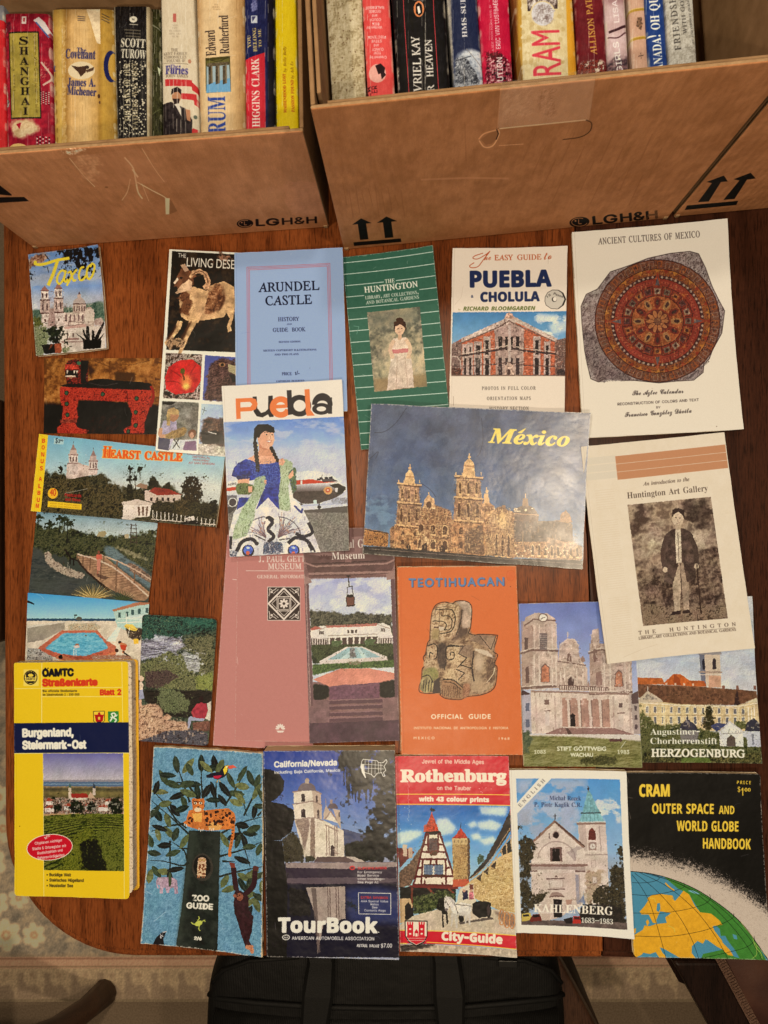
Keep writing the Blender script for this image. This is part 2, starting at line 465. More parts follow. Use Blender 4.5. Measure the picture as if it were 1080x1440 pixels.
def art_town_folder():
    c=Print([(40,358),(140,346),(152.5,491),(51.5,500.5)],(30,340),8.308,(135,155,180))
    c.g(None,[(80,(100,130,170)),(300,(125,150,185)),(430,(150,160,178)),(520,(120,145,180)),(640,(165,168,175)),(820,(190,182,175))],tex=.08,cell=120)
    c.cl([(80,300),(960,200),(960,520),(100,560)],(175,178,182),120,.5,.6,3)
    c.n([(130,790),(240,800),(480,765),(600,770),(750,735),(960,690),(990,935),(140,940)],[(50,66,52),(86,104,84),(110,118,96)],50,.1)
    c.n([(85,220),(200,150),(300,135),(330,230),(260,250),(170,260),(110,340),(90,330)],[(60,35,25),(150,105,80),(200,160,130)],60,.2)
    c.n([(430,95),(900,60),(920,200),(840,210),(800,290),(850,330),(720,390),(640,380),(600,320),(640,240),(560,190),(470,165)],[(12,12,14),(28,27,28),(40,40,42)],42,.75)
    c.n([(500,240),(570,225),(560,290),(510,280)],[(16,16,18),(35,34,36)],20,.6); c.n([(90,330),(130,370),(100,440),(88,420)],[(20,18,18),(40,38,36)],20,.5)
    c.l([(280,150),(330,220),(300,260)],8,(30,25,24)); c.l([(250,290),(310,300),(320,360)],6,(40,36,34))
    B,B2,D=(186,158,140),(206,184,164),(92,62,52)
    c.r(240,830,860,1010,B,tex=.25,cell=30)
    c.p([(500,830),(750,825),(850,790),(850,985),(500,985)],(196,172,150),tex=.2,cell=25)
    for x0,x1,yt,ym,yb in((228,318,575,682,835),(385,475,548,660,828)):
        c.p([(x0-4,ym),(x1+14,ym),(x1+20,yb),(x0-6,yb)],B,tex=.3,cell=22); c.r(x0+6,yt,x1,ym,B2,tex=.35,cell=22)
        c.r(x0-8,ym-6,x1+20,ym+8,D); c.r(x0,yt-8,x1+4,yt+4,D); c.p([(x0+5,yt-4),((x0+x1)/2-4,yt-60),((x0+x1)/2+6,yt-60),(x1,yt-4)],(150,105,90))
        c.r(x0-6,yb-8,x1+24,yb+8,D)
        c.win([(x0,yt+8),(x1,yt+8),(x1,ym-8),(x0,ym-8)],2,1,.38,.66,(82,60,58),arch=1); c.win([(x0,ym+20),(x1+10,ym+20),(x1+12,yb-14),(x0,yb-14)],2,1,.34,.7,(88,66,62),arch=1)
        c.r(x0+14,yb+8,x1+30,1005,B2,tex=.18); c.r((x0+x1)/2,yb+70,(x0+x1)/2+18,yb+100,D)
    c.n([(330,780),(385,780),(400,985),(312,985)],[(110,84,74),(176,146,130),(130,98,88)],22,0)
    c.r(604,728,756,832,B,tex=.2,cell=20); c.win([(604,735),(756,735),(756,825),(604,825)],5,1,.4,.7,(105,80,72),arch=1)
    t=np.linspace(math.pi,2*math.pi,16); c.p(np.stack([677+76*np.cos(t),733+78*np.sin(t)],1),(170,150,138))
    for x in(630,660,690,722): c.l([(x,730),(677+(x-677)*.35,662)],6,(190,160,146))
    c.r(656,615,698,664,B); c.p([(662,616),(677,585),(692,616)],D); c.r(600,722,760,734,D)
    c.win([(500,838),(745,832),(745,945),(500,940)],5,1,.4,.75,(118,92,84),arch=1); c.l([(550,985),(560,930),(735,950)],7,D); c.l([(560,985),(740,965)],6,D)
    c.p([(752,800),(770,775),(800,765),(830,790),(852,800),(856,935),(752,935)],(204,182,158)); c.e(800,778,28,12,(170,140,122))
    c.n([(860,900),(960,890),(975,990),(860,985)],[(150,118,104),(205,180,160)],30,.1)
    c.r(430,990,1000,1320,(206,186,164),tex=.12,cell=60); c.p([(500,1000),(760,960),(760,1000),(505,1020)],(190,150,132)); c.r(470,1165,760,1180,(150,120,108)); c.win([(510,1060),(640,1060),(640,1120),(510,1120)],2,1,.3,.8,(110,88,78),arch=1)
    c.n([(520,1130),(680,1125),(680,1150),(520,1155)],[(170,130,112),(120,90,82)],14,.1); c.l([(480,1185),(750,1165)],8,(150,126,110)); c.r(565,1220,600,1230,(60,50,46))
    c.n([(150,880),(230,890),(250,1000),(150,1010)],[(36,44,26),(110,108,56),(60,66,36)],26,.4)
    c.n([(150,990),(290,1000),(330,1100),(260,1330),(165,1330)],[(50,56,36),(112,114,76),(150,146,112),(74,78,50)],26,.3)
    c.n([(300,1020),(400,985),(480,1000),(490,1120),(420,1200),(340,1190),(330,1100)],[(14,16,12),(34,38,26),(62,62,40)],34,.7)
    c.p([(240,1205),(470,1190),(470,1300),(275,1312)],(28,22,20)); c.p([(395,1192),(472,1190),(470,1298),(395,1302)],(150,78,50),tex=.2); c.p([(320,1270),(350,1200),(380,1200)],(110,62,40))
    for pts in([(650,1075),(740,1140),(740,1160)],[(760,1170),(765,990),(795,990),(810,1160)],[(850,1150),(975,935),(985,960),(905,1170)],[(830,1160),(835,1030),(860,1050),(870,1160)],[(735,1100),(720,1020),(735,1030),(790,1170)],[(890,1170),(985,1075),(940,1170)]): c.p(pts,(20,18,16))
    c.p([(640,1070),(700,1110),(760,1150),(900,1160),(955,1165),(945,1255),(735,1262),(725,1150)],(20,18,16)); c.n([(480,1240),(560,1240),(550,1300),(480,1300)],[(70,80,46),(160,150,120)],16,.4)
    c.orn([(230,560),(500,560),(510,990),(240,1000)],260,(96,66,56),(222,198,176),9); c.orn([(500,720),(860,730),(860,985),(500,985)],150,(110,78,66),(224,204,180),9); c.orn([(480,990),(1000,980),(1000,1200),(500,1190)],60,(130,100,86),(226,208,186),9)
    c.orn([(150,880),(300,1000),(330,1100),(260,1330),(165,1330)],260,(40,46,28),(176,172,132),9,leaf=True); c.orn([(430,95),(900,60),(850,330),(640,380)],90,(10,10,12),(120,146,180),14,leaf=True); c.photo(); Y=(236,205,62)
    c.l([(165,232),(170,262),(240,268),(330,245),(420,218),(565,196)],34,Y,smooth=True); c.l([(424,225),(380,360),(340,450),(314,512)],38,Y)
    c.l([(512,350),(470,340),(425,400),(420,470),(455,490),(500,420),(520,345),(500,440),(520,470),(545,440)],24,Y,smooth=True)
    c.l([(545,370),(575,350),(590,400),(610,455),(640,450)],24,Y,smooth=True); c.l([(655,325),(600,390),(530,515)],24,Y,smooth=True)
    c.l([(735,300),(700,315),(675,390),(690,450),(730,440),(765,390)],24,Y,smooth=True); c.l([(830,268),(780,310),(770,400),(800,440),(845,380),(865,290),(835,262),(815,300)],24,Y,smooth=True)
    c.grain(.03).wear(.35); return c


def art_desert_leaflet():
    c=Print([(239.5,352),(354,356),(336,644),(220.5,634)],(215,340),4.723,(232,222,200))
    c.p([(133,68),(620,88),(640,735),(92,718)],(26,20,15)); c.n([(133,68),(620,88),(640,735),(92,718)],[(18,14,11),(34,26,19),(58,45,32)],110,0,1.2)
    c.n([(420,90),(510,85),(520,120),(440,125)],[(80,60,45),(180,130,100)],20,.4)
    L,M,D=(200,156,108),(150,100,62),(74,44,28)
    c.p([(380,290),(470,262),(540,300),(545,470),(500,440),(470,500),(310,525),(290,430)],L,tex=.25,cell=50); c.n([(380,330),(420,285),(480,310),(470,400),(400,480),(330,470)],[(70,40,24),(128,82,50),(190,140,96)],45,.3)
    c.p([(470,300),(480,380),(455,440),(420,475),(460,400)],D,soft=6)
    c.p([(175,390),(190,335),(270,300),(370,330),(340,450),(300,540),(240,530),(190,500)],L,tex=.25,cell=40); c.n([(185,340),(250,345),(255,420),(235,500),(180,480)],[(60,34,22),(120,76,48),(90,54,34)],30,.3)
    c.p([(300,525),(250,610),(215,690),(180,765),(160,770),(185,690),(220,590),(245,520)],L,tex=.3,cell=30); c.p([(240,540),(262,520),(200,660),(185,640)],D,soft=4)
    c.p([(165,525),(200,530),(185,580),(130,650),(90,690),(80,670),(140,600)],L,tex=.3,cell=30); c.p([(150,560),(170,540),(110,660),(90,650)],D,soft=5)
    c.n([(100,640),(200,650),(220,700),(100,700)],[(60,42,28),(190,150,110),(120,86,58)],26,.4)
    c.p([(480,420),(540,440),(535,500),(515,560),(525,590),(500,600),(490,560),(510,510),(470,440)],L,tex=.25)
    c.p([(160,240),(200,165),(240,190),(290,230),(270,290),(210,320),(170,345),(140,310)],(104,66,44),tex=.3,cell=30)
    c.p([(140,275),(165,240),(175,255),(150,285)],(214,184,150)); c.p([(150,340),(190,290),(240,250),(262,270),(258,320),(200,335),(165,350)],(206,164,124),tex=.2); c.e(152,318,16,18,(24,18,16)); c.e(190,242,9,7,(20,15,12)); c.p([(185,160),(215,150),(240,190),(215,205)],(190,150,116))
    c.p([(240,235),(260,195),(310,180),(360,205),(384,262),(372,310),(345,320),(330,300),(352,270),(335,225),(300,210),(270,225),(258,250)],(186,140,100),tex=.3,cell=14); c.l([(262,222),(310,196),(352,225),(366,275)],6,(110,74,50),smooth=True); c.p([(270,240),(330,225),(345,270),(325,310),(275,300)],(24,18,14))
    c.photo([(133,68),(620,88),(640,735),(92,718)]); c.t('THE',170,108,222,112,28,(235,222,200),'sans'); c.t('LIVING DESERT',226,166,610,184,58,(238,226,204),'sans',wt=1)
    # four small pictures
    c.n([(90,738),(328,748),(310,1050),(72,1040)],[(30,22,18),(90,66,50),(190,170,150),(60,40,30)],50,0,1.3)
    c.p([(85,900),(110,830),(170,790),(260,780),(320,830),(315,930),(270,1000),(150,1015),(90,980)],(196,44,38),tex=.18,cell=40); c.l([(120,850),(190,900),(230,970)],7,(150,26,26),smooth=True); c.l([(290,810),(250,880),(240,960)],7,(155,28,28),smooth=True); c.l([(95,930),(160,930),(220,970)],6,(150,26,26),smooth=True)
    c.e(222,930,34,50,(230,130,70),soft=14); c.e(222,960,22,22,(240,190,90),soft=8); c.e(200,858,15,20,(90,84,30)); c.l([(200,870),(210,920)],10,(100,60,20)); c.l([(75,1000),(130,1035)],14,(40,30,24)); c.l([(285,1040),(300,960)],4,(220,205,190))
    c.p([(346,752),(620,770),(605,1070),(330,1050)],(84,88,140)); c.n([(400,790),(460,765),(545,785),(600,850),(600,1060),(335,1052),(360,950),(365,850)],[(46,30,26),(84,58,50),(122,88,74)],22,.22)
    c.e(458,815,22,14,(150,110,70)); c.e(460,816,11,10,(25,18,15)); c.p([(500,810),(560,830),(555,880),(500,860)],(170,150,110)); c.p([(505,880),(560,880),(560,925),(530,935)],(22,16,18)); c.l([(430,795),(490,800)],8,(60,40,34))
    c.n([(68,1058),(305,1068),(290,1388),(40,1378)],[(60,58,48),(118,112,96),(160,152,134)],40,0); c.p([(65,1062),(160,1066),(120,1085),(68,1082)],(24,20,18)); c.p([(130,1320),(295,1310),(290,1388),(120,1380)],(190,186,180))
    c.p([(75,1190),(160,1190),(160,1260),(110,1390),(40,1378),(50,1280)],(172,156,168),tex=.12); c.p([(45,1300),(120,1310),(110,1388),(40,1378)],(66,62,78)); c.e(135,1150,38,46,(170,120,84)); c.p([(95,1160),(105,1115),(140,1100),(178,1125),(172,1150),(120,1145),(118,1225),(98,1220)],(176,142,90),tex=.2); c.l([(60,1240),(60,1290),(140,1290)],24,(190,140,104),smooth=True)
    c.n([(75,1290),(150,1250),(225,1225),(225,1270),(160,1310),(90,1312)],[(110,84,44),(170,136,80)],20,.15); c.l([(140,1310),(180,1370)],6,(30,26,24)); c.l([(175,1310),(135,1375)],6,(30,26,24)); c.e(262,1275,26,30,(110,70,44)); c.e(258,1285,14,20,(190,140,110)); c.p([(215,1330),(285,1320),(290,1388),(200,1384)],(120,90,110))
    c.p([(322,1075),(640,1090),(620,1420),(300,1398)],(172,184,200)); c.r(300,1340,640,1420,(186,172,150),tex=.3,cell=12); c.n([(318,1180),(400,1160),(620,1180),(610,1370),(420,1350),(310,1330)],[(28,20,18),(80,54,42),(130,96,72)],36,.2); c.p([(318,1270),(420,1250),(470,1290),(470,1340),(330,1345)],(24,20,22),tex=.4,cell=20); c.l([(330,1150),(345,1095)],4,(90,90,90)); c.l([(325,1110),(355,1125)],4,(90,90,90))
    c.l([(366,1262),(420,1275)],6,(225,215,200))
    for q in([(90,738),(328,748),(310,1050),(72,1040)],[(346,752),(620,770),(605,1070),(330,1050)],[(68,1058),(305,1068),(290,1388),(40,1378)],[(322,1075),(640,1090),(620,1420),(300,1398)]): c.photo(q,1.2,.25)
    c.grain(.02); return c


def art_castle_guide():
    c=Print([(329.5,355.5),(482,349.5),(489,579),(332,586)],(320,340),6,(150,163,194))
    c.n(None,[(146,163,200),(151,168,206)],8,0,1)
    R=(176,112,116)
    for d in(0,11,22):
        x0,y0,x1,y1=164+d,212+d,866-d,186+d
        c.l([(x0+8,1480),(x0,y0),(x1,y1),(x1+30,1480)],5,R)
    K=(36,36,46)
    c.t('ARUNDEL',262,418,776,402,74,K,'ser',wt=3.5); c.t('CASTLE',324,530,714,518,74,K,'ser',wt=3.5)
    c.t('HISTORY',430,664,606,660,32,K,'ser',wt=1.5); c.t('AND',503,694,544,693,10,K,'ser',wt=2); c.t('GUIDE  BOOK',386,754,660,748,32,K,'ser',wt=1.5)
    c.t('REVISED EDITION',436,846,618,842,13,K,'ser',wt=1.6); c.t('SIXTEEN COPYRIGHT ILLUSTRATIONS',305,919,752,912,14,K,'ser',wt=1.6); c.t('AND TWO PLANS',398,953,602,949,14,K,'ser',wt=1.6)
    c.t('PRICE  1/-',462,1122,610,1119,24,K,'ser',wt=1.6); c.t('COPYRIGHT RESERVED',415,1180,650,1174,13,K,'ser',wt=1.6)
    c.grain(.012).wear(.2); return c


def art_green_brochure():
    c=Print([(481,362.5),(608.3,348.3),(636,618.5),(508,633)],(470,335),4.7235,(58,100,78))
    c.n(None,[(54,95,74),(62,104,82)],20,0,1)
    for i in range(17):
        f=i/16.; xl,yl=55+125*f,168+1206*f; xr,yr=655+127*f,105+1232*f
        c.l([(xl,yl),(xr,yr)],5,(196,208,186))
    for pts in([(150,640),(165,590),(130,585)],): c.l(pts,3,(110,150,128))
    G=(58,100,78)
    c.p([(330,285),(410,277),(412,302),(332,310)],G); c.p([(195,318),(560,285),(572,405),(205,440)],G)
    W=(228,222,200)
    c.t('THE',338,302,404,296,26,W,'serb'); c.t('HUNTINGTON',203,364,556,328,38,W,'ser',wt=3); c.t('LIBRARY, ART COLLECTIONS,',208,408,560,374,21,W,'ser',wt=1.6); c.t('AND BOTANICAL GARDENS',212,441,563,405,21,W,'ser',wt=1.6)
    # a plain portrait in its place: a standing figure in a pale dress under a cloudy sky
    q=[(218,494),(570,458),(618,986),(267,1024)]
    c.clip(q).n(q,[(96,92,76),(140,130,104),(176,158,124),(196,172,132)],120,0,1.3); c.p([(218,494),(570,458),(580,560),(228,600)],(84,88,78),.55,soft=30)
    c.p([(262,940),(612,900),(618,986),(267,1024)],(150,122,84),.8,soft=10)
    c.p([(385,760),(500,752),(520,850),(530,990),(350,1012),(370,860)],(214,188,160),tex=.12,cell=30); c.p([(392,668),(480,660),(500,760),(385,770)],(220,190,160),tex=.1,cell=20); c.p([(388,742),(499,732),(501,760),(386,770)],(196,120,112))
    c.l([(398,680),(372,740),(392,800)],26,(214,176,140),smooth=True); c.l([(476,672),(506,730),(492,800)],26,(214,176,140),smooth=True); c.r(424,640,448,676,(206,162,126)); c.e(436,604,34,42,(216,172,136)); c.p([(396,620),(398,560),(436,540),(476,560),(478,620),(464,590),(436,572),(408,590)],(66,42,30),tex=.25); c.e(436,545,24,16,(66,42,30))
    for x in(423,449): c.e(x,602,5,3.5,(60,40,32))
    c.l([(429,626),(443,626)],4,(160,80,70)); c.l([(420,790),(412,1000)],4,(180,152,126)); c.l([(470,786),(490,990)],4,(184,156,130)).photo(q,1.4,.16).clip()
    c.grain(.02).wear(.35); return c


def art_easy_guide():
    c=Print([(636.3,350.8),(796.7,348.3),(793.4,601),(631.3,597)],(620,335),5.647,(230,208,180))
    R=(176,82,44); N=(34,46,78); K=(60,54,50)
    c.l([(330,125),(270,145),(250,165),(290,170),(360,130),(382,112),(330,180),(290,230),(240,240),(225,225),(260,200)],6,R,smooth=True)
    c.t('he',338,180,392,178,48,R,'script',wt=.6); c.t('EASY',420,180,565,178,40,R,'ser',wt=2); c.t('GUIDE',600,178,790,176,40,R,'ser',wt=2); c.t('to',812,178,872,174,54,R,'script',wt=1)
    c.t('PUEBLA',232,391,868,384,122,N,'notob',wt=9); c.t('CHOLULA',312,505,776,500,72,N,'notob',wt=5); c.t('&',236,474,254,474,20,N,'sans',wt=2)
    c.t('by',136,574,154,574,12,(120,110,60),'seri'); c.t('RICHARD BLOOMGARDEN',176,576,744,572,30,(84,96,40),'notobi',wt=1.5)
    c.p([(842,436),(880,415),(930,416),(968,440),(990,490),(972,535),(930,566),(880,560),(925,560),(955,540),(975,495),(950,440)],(34,30,28)); c.p([(822,470),(842,436),(880,416),(925,418),(956,440),(978,490),(958,538),(922,566),(870,562),(830,535),(820,505)],(196,182,160)); c.l([(822,470),(842,436),(880,416),(925,418),(956,440),(978,490),(958,538),(922,566),(870,562),(830,535),(820,505),(822,470)],4,K)
    c.e(895,490,20,20,(50,44,40)); c.e(899,488,15,17,(230,212,186)); c.t('15',842,476,868,458,16,K,'sans',wt=1); c.t('Pesos',888,452,962,478,18,K,'sans',wt=1)
    q=[(92,590),(992,583),(986,1094),(82,1090)]
    c.g(q,[(585,(74,124,160)),(860,(128,164,184))],tex=.05,cell=60); c.cl([(740,600),(992,620),(990,800),(760,780)],(216,214,208),70,.42,.95); c.p([(850,690),(990,650),(990,740),(880,770)],(220,216,210),.7,soft=14)
    BR,ST,DK=(176,96,66),(196,170,150),(48,38,36)
    c.p([(88,840),(160,800),(250,790),(520,640),(560,640),(900,810),(990,800),(986,1094),(82,1090)],BR,tex=.22,cell=12)
    c.p([(420,700),(535,640),(655,720),(650,1092),(430,1092)],(168,140,124),tex=.2,cell=20)
    c.p([(160,795),(500,640),(500,615),(560,615),(920,800),(920,830),(590,670),(540,668),(520,690),(160,830)],ST,tex=.25,cell=16); c.l([(160,832),(470,700),(535,655),(620,700),(925,835)],9,(110,84,72)); c.p([(500,640),(515,600),(535,588),(560,600),(580,640)],(190,150,126),tex=.3,cell=12)
    c.n([(88,830),(165,815),(160,1092),(82,1090)],[(86,66,60),(150,122,108),(60,48,44)],24,.05); c.n([(900,815),(990,790),(986,1092),(905,1092)],[(160,110,88),(90,70,62),(186,150,128)],20,.05)
    for(x0,x1,y0,y1)in((180,200,860,1090),(220,240,850,1090),(345,378,800,1090),(270,310,840,1090),(740,775,800,1090),(825,855,840,1090)):
        c.r(x0-12,y0-20,x1+12,y1,(176,150,134),tex=.2,cell=10); c.r(x0+4,y0+10,x1-4,925,DK); c.r(x0+2,950,x1-2,y1,DK)
    for(x0,x1)in((452,480),(590,618),(505,525),(548,566)): c.r(x0,780,x1,890,DK); c.r(x0,950,x1,1085,(64,50,48))
    c.l([(160,935),(430,890),(535,868),(660,895),(910,920)],14,(70,54,50)); c.l([(160,920),(430,872),(535,850),(660,876),(910,905)],5,(206,180,156)); c.l([(430,870),(430,820),(535,810),(655,828),(655,880)],4,(50,40,38))
    c.l([(90,1020),(430,1000),(535,985),(660,1010),(985,1020)],7,(90,66,58)); c.l([(540,690),(540,980)],20,(190,166,150)); c.p([(500,1090),(505,1010),(535,985),(572,1010),(580,1090)],(186,152,130),tex=.3,cell=12); c.e(532,1062,16,22,(80,60,54))
    c.l([(88,940),(130,940),(155,980),(158,1040)],6,(200,180,160)); c.n([(85,1030),(158,1030),(158,1090),(85,1090)],[(40,32,30),(140,90,70)],16,.05); c.n([(270,950),(310,950),(300,1030),(275,1030)],[(50,44,40),(150,130,116)],14,.2)
    c.n([(920,1040),(985,1040),(985,1090),(920,1090)],[(26,22,22),(110,88,76)],14,.1); c.p([(82,1084),(986,1086),(986,1094),(82,1094)],(120,96,80))
    c.orn([(88,820),(500,640),(580,640),(990,810),(986,1090),(84,1090)],520,(64,44,40),(220,190,166),8); c.photo(q,1.2)
    for s_,x0,x1,y in(('PHOTOS IN FULL COLOR',322,748,1202),('ORIENTATION MAPS',362,708,1283),('HISTORY SECTION',380,692,1363)): c.t(s_,x0,y+2,x1,y,26,K,'ser',wt=1.2,track=.12)
    c.l([(110,530),(160,470),(175,380)],2,(200,178,152)); c.r(96,1255,100,1330,(120,100,86),.6); c.grain(.012); return c


def art_stone_booklet():
    c=Print([(803.9,327),(1019.4,310.8),(1039.8,605.3),(818.8,616.6)],(795,300),4.154,(228,210,182))
    K=(58,48,46)
    c.t('ANCIENT CULTURES OF MEXICO',190,182,776,146,36,K,'ser',wt=.8,track=.03)
    o=[(90,540),(120,470),(185,440),(260,340),(380,300),(480,262),(610,235),(720,226),(770,240),(810,320),(850,430),(900,530),(922,570),(905,700),(850,800),(832,850),(800,880),(795,930),(740,975),(640,980),(540,990),(400,975),(340,975),(250,968),(190,984),(145,965),(125,880),(110,800),(95,640)]
    c.n(o,[(96,82,76),(140,126,116),(172,158,146),(186,174,160)],18,.05,1.2); c.l(o+o[:1],4,(70,58,54)); c.n([(95,640),(180,720),(240,860),(400,975),(190,984),(125,880)],[(60,50,48),(130,116,108),(166,152,140)],14,.2); c.dots([(640,240),(770,240),(850,430),(700,330)],(80,68,64),160,3,1)
    cx,cy,R=533,628,362
    # a plain carved disc: rings of steps, rays, beads and leaves round a flower
    def ring(r0,r1,col,**k):
        t=np.linspace(0,2*np.pi,72); c.comp(c.mask([np.concatenate([np.stack([cx+r1*np.cos(t),cy+r1*.985*np.sin(t)],1),np.stack([cx+r0*np.cos(t[::-1]),cy+r0*.985*np.sin(t[::-1])],1)])]),col)
    def P_(r,a): return(cx+r*math.cos(a),cy+r*.985*math.sin(a))
    c.e(cx,cy,R,R*.985,(84,56,46),tex=.3,cell=14); c.n([P_(R,a)for a in np.linspace(0,6.28,60)],[(58,40,36),(120,88,70),(150,84,50),(96,92,78)],12,0,1.6)
    for i in range(44):
        a=i*2*math.pi/44; b=a+.075
        c.l([P_(310,a),P_(352,a),P_(352,b),P_(325,b),P_(325,a+.04)],5,(150,122,100)if i%3 else(176,100,50))
    ring(264,306,(178,108,48)); c.n([P_(300,a)for a in np.linspace(0,6.28,40)],[(110,60,40),(188,118,54),(140,70,44),(70,60,54)],12,.05,1.6)
    for i in range(36):
        a=i*2*math.pi/36; c.p([P_(306,a-.05),P_(280,a),P_(306,a+.05)],(206,138,60)if i%2 else(150,62,40))
    ring(252,270,(66,48,46))
    for i in range(60): c.e(*P_(261,i*2*math.pi/60),7,7,(196,176,150))
    ring(204,252,(150,60,46)); ring(224,236,(176,84,62))
    for i in range(80): c.e(*P_(230,i*2*math.pi/80),4,4,(120,46,38))
    ring(150,206,(136,58,42))
    for i in range(20):
        a=i*2*math.pi/20; c.p([P_(162,a-.1),P_(196,a-.1),P_(196,a+.1),P_(162,a+.1)],((110,100,80),(176,110,60),(90,60,56),(160,140,112))[i%4],tex=.4,cell=10); c.l([P_(150,a+.157),P_(206,a+.157)],5,(70,40,34)); c.e(*P_(179,a),9,9,(60,44,40))
    for r_ in(R,308,252,206,150): c.l([P_(r_,a)for a in np.linspace(0,6.29,90)],4,(58,36,32))
    c.e(cx,cy,148,146,(168,96,54),tex=.3,cell=12)
    for i in range(8):
        a=i*math.pi/4; L_=296 if i%2==0 else 250; w_=.13
        c.p([P_(206,a-w_),P_(L_,a),P_(206,a+w_)],(164,70,44)); c.p([P_(212,a-w_*.5),P_(L_-30,a),P_(212,a+w_*.5)],(104,104,104)if i%2==0 else(196,120,56))
    for i in range(12):
        a=i*math.pi/6; c.e(*P_(108,a),34,18,(120,50,40)if i%2 else(186,140,84),rot=a); c.e(*P_(112,a),18,9,(60,50,46),rot=a)
    c.e(cx,cy,78,76,(150,66,44)); c.e(cx,cy,70,68,(96,50,40))
    for i in range(10): c.e(*P_(44,i*math.pi/5),22,11,(196,130,76),rot=i*math.pi/5)
    c.e(cx,cy,20,20,(120,84,60))
    c.n([P_(R,a)for a in np.linspace(0,6.28,60)],[(40,26,24),(160,84,54)],7,0,1.6,a=.22)
    c.p(o,(70,40,34),.22); c.orn([P_(340,k)for k in np.linspace(0,6.28,40)],900,(44,28,26),(206,150,92),6,a=.55); c.photo(o,.9,.2,4); c.t('The Aztec Calendar',386,1062,680,1050,26,K,'script',wt=1.4); c.t('RECONSTRUCTION OF COLORS AND TEXT',300,1122,768,1098,15,K,'inter',wt=.8); c.t('BY',524,1140,548,1139,12,K,'inter',wt=.8); c.t('Francisco González Dávila',342,1190,726,1166,26,K,'script',wt=1.4)
    c.t('Gonzalez Davila',705,972,832,866,14,K,'script',wt=1); c.e(866,1250,3,3,(120,100,84))
    c.grain(.01); return c


def art_jaguar_card():
    c=Print([(63.3,504.4),(236,503.6),(234.5,611),(62,609.4)],(30,490),3.6,(150,96,44))
    c.n(None,[(100,58,26),(150,94,42),(176,118,60)],60,0,1.2); c.p([(110,275),(730,300),(730,440),(110,440)],(22,15,12),soft=10); c.n([(330,260),(730,290),(730,440),(330,440)],[(16,11,9),(34,22,16)],40,.2)
    c.p([(472,118),(574,122),(574,168),(472,166)],(74,46,24),soft=3); c.l([(370,65),(440,90),(480,78),(560,84),(650,60)],2.5,(96,56,26)); c.p([(335,80),(375,110),(350,140),(338,130)],(60,36,20),soft=5)
    RD=[(86,24,18),(168,48,34),(196,72,48),(130,34,26)]
    c.p([(195,190),(230,180),(400,158),(610,170),(655,178),(665,212),(600,214),(240,200)],(26,18,16)); c.e(410,172,75,18,(34,24,20)); c.l([(340,176),(420,188),(486,176)],3,(66,56,50),smooth=True)
    c.n([(195,195),(660,212),(655,275),(290,262),(280,300),(288,350),(270,370),(284,400),(350,418),(355,432),(180,428),(182,400),(205,385),(210,300),(196,260)],RD,10,.06,1.5)
    c.n([(535,215),(660,212),(650,300),(622,380),(624,430),(515,430),(520,405),(550,390),(560,330),(540,290)],RD,10,.06,1.5); c.l([(656,190),(668,230),(662,270),(650,294)],14,(140,40,30),smooth=True)
    c.p([(288,262),(535,276),(545,330),(556,390),(510,410),(350,412),(284,380),(290,340)],(20,14,12),soft=3); c.n([(340,340),(510,350),(520,430),(330,432)],[(22,15,12),(50,34,22)],26,.3); c.l([(534,214),(534,278)],3,(70,20,16))
    c.n([(196,360),(280,360),(282,376),(196,378)],[(60,20,16),(200,90,64)],9,0)
    c.n([(220,110),(232,66),(262,56),(310,60),(338,66),(336,178),(228,180),(226,150)],[(30,18,16),(90,34,26),(150,52,38)],9,.06,1.6); c.p([(300,62),(340,62),(338,90),(325,150),(330,178),(300,176)],(24,16,14)); c.p([(225,112),(285,112),(285,146),(222,146)],(22,14,12)); c.p([(222,82),(284,84),(290,106),(222,106)],(176,62,44),tex=.3,cell=8)
    for x in(228,262,276): c.p([(x,112),(x+12,112),(x+6,130)],(216,190,160))
    c.r(224,138,274,146,(206,176,146)); c.e(291,76,9,9,(60,96,66)); c.e(250,148,8,5,(160,110,84))
    for x,y in((228,226),(230,282),(234,336),(410,232),(582,254),(578,324),(578,390),(540,420)): c.e(x,y,11,12,(20,14,12)); c.e(x-1,y,8,9,(58,80,54))
    c.photo(None,1.2,.18); c.t('im',676,162,702,162,14,(60,30,16),'ser'); c.grain(.04); return c


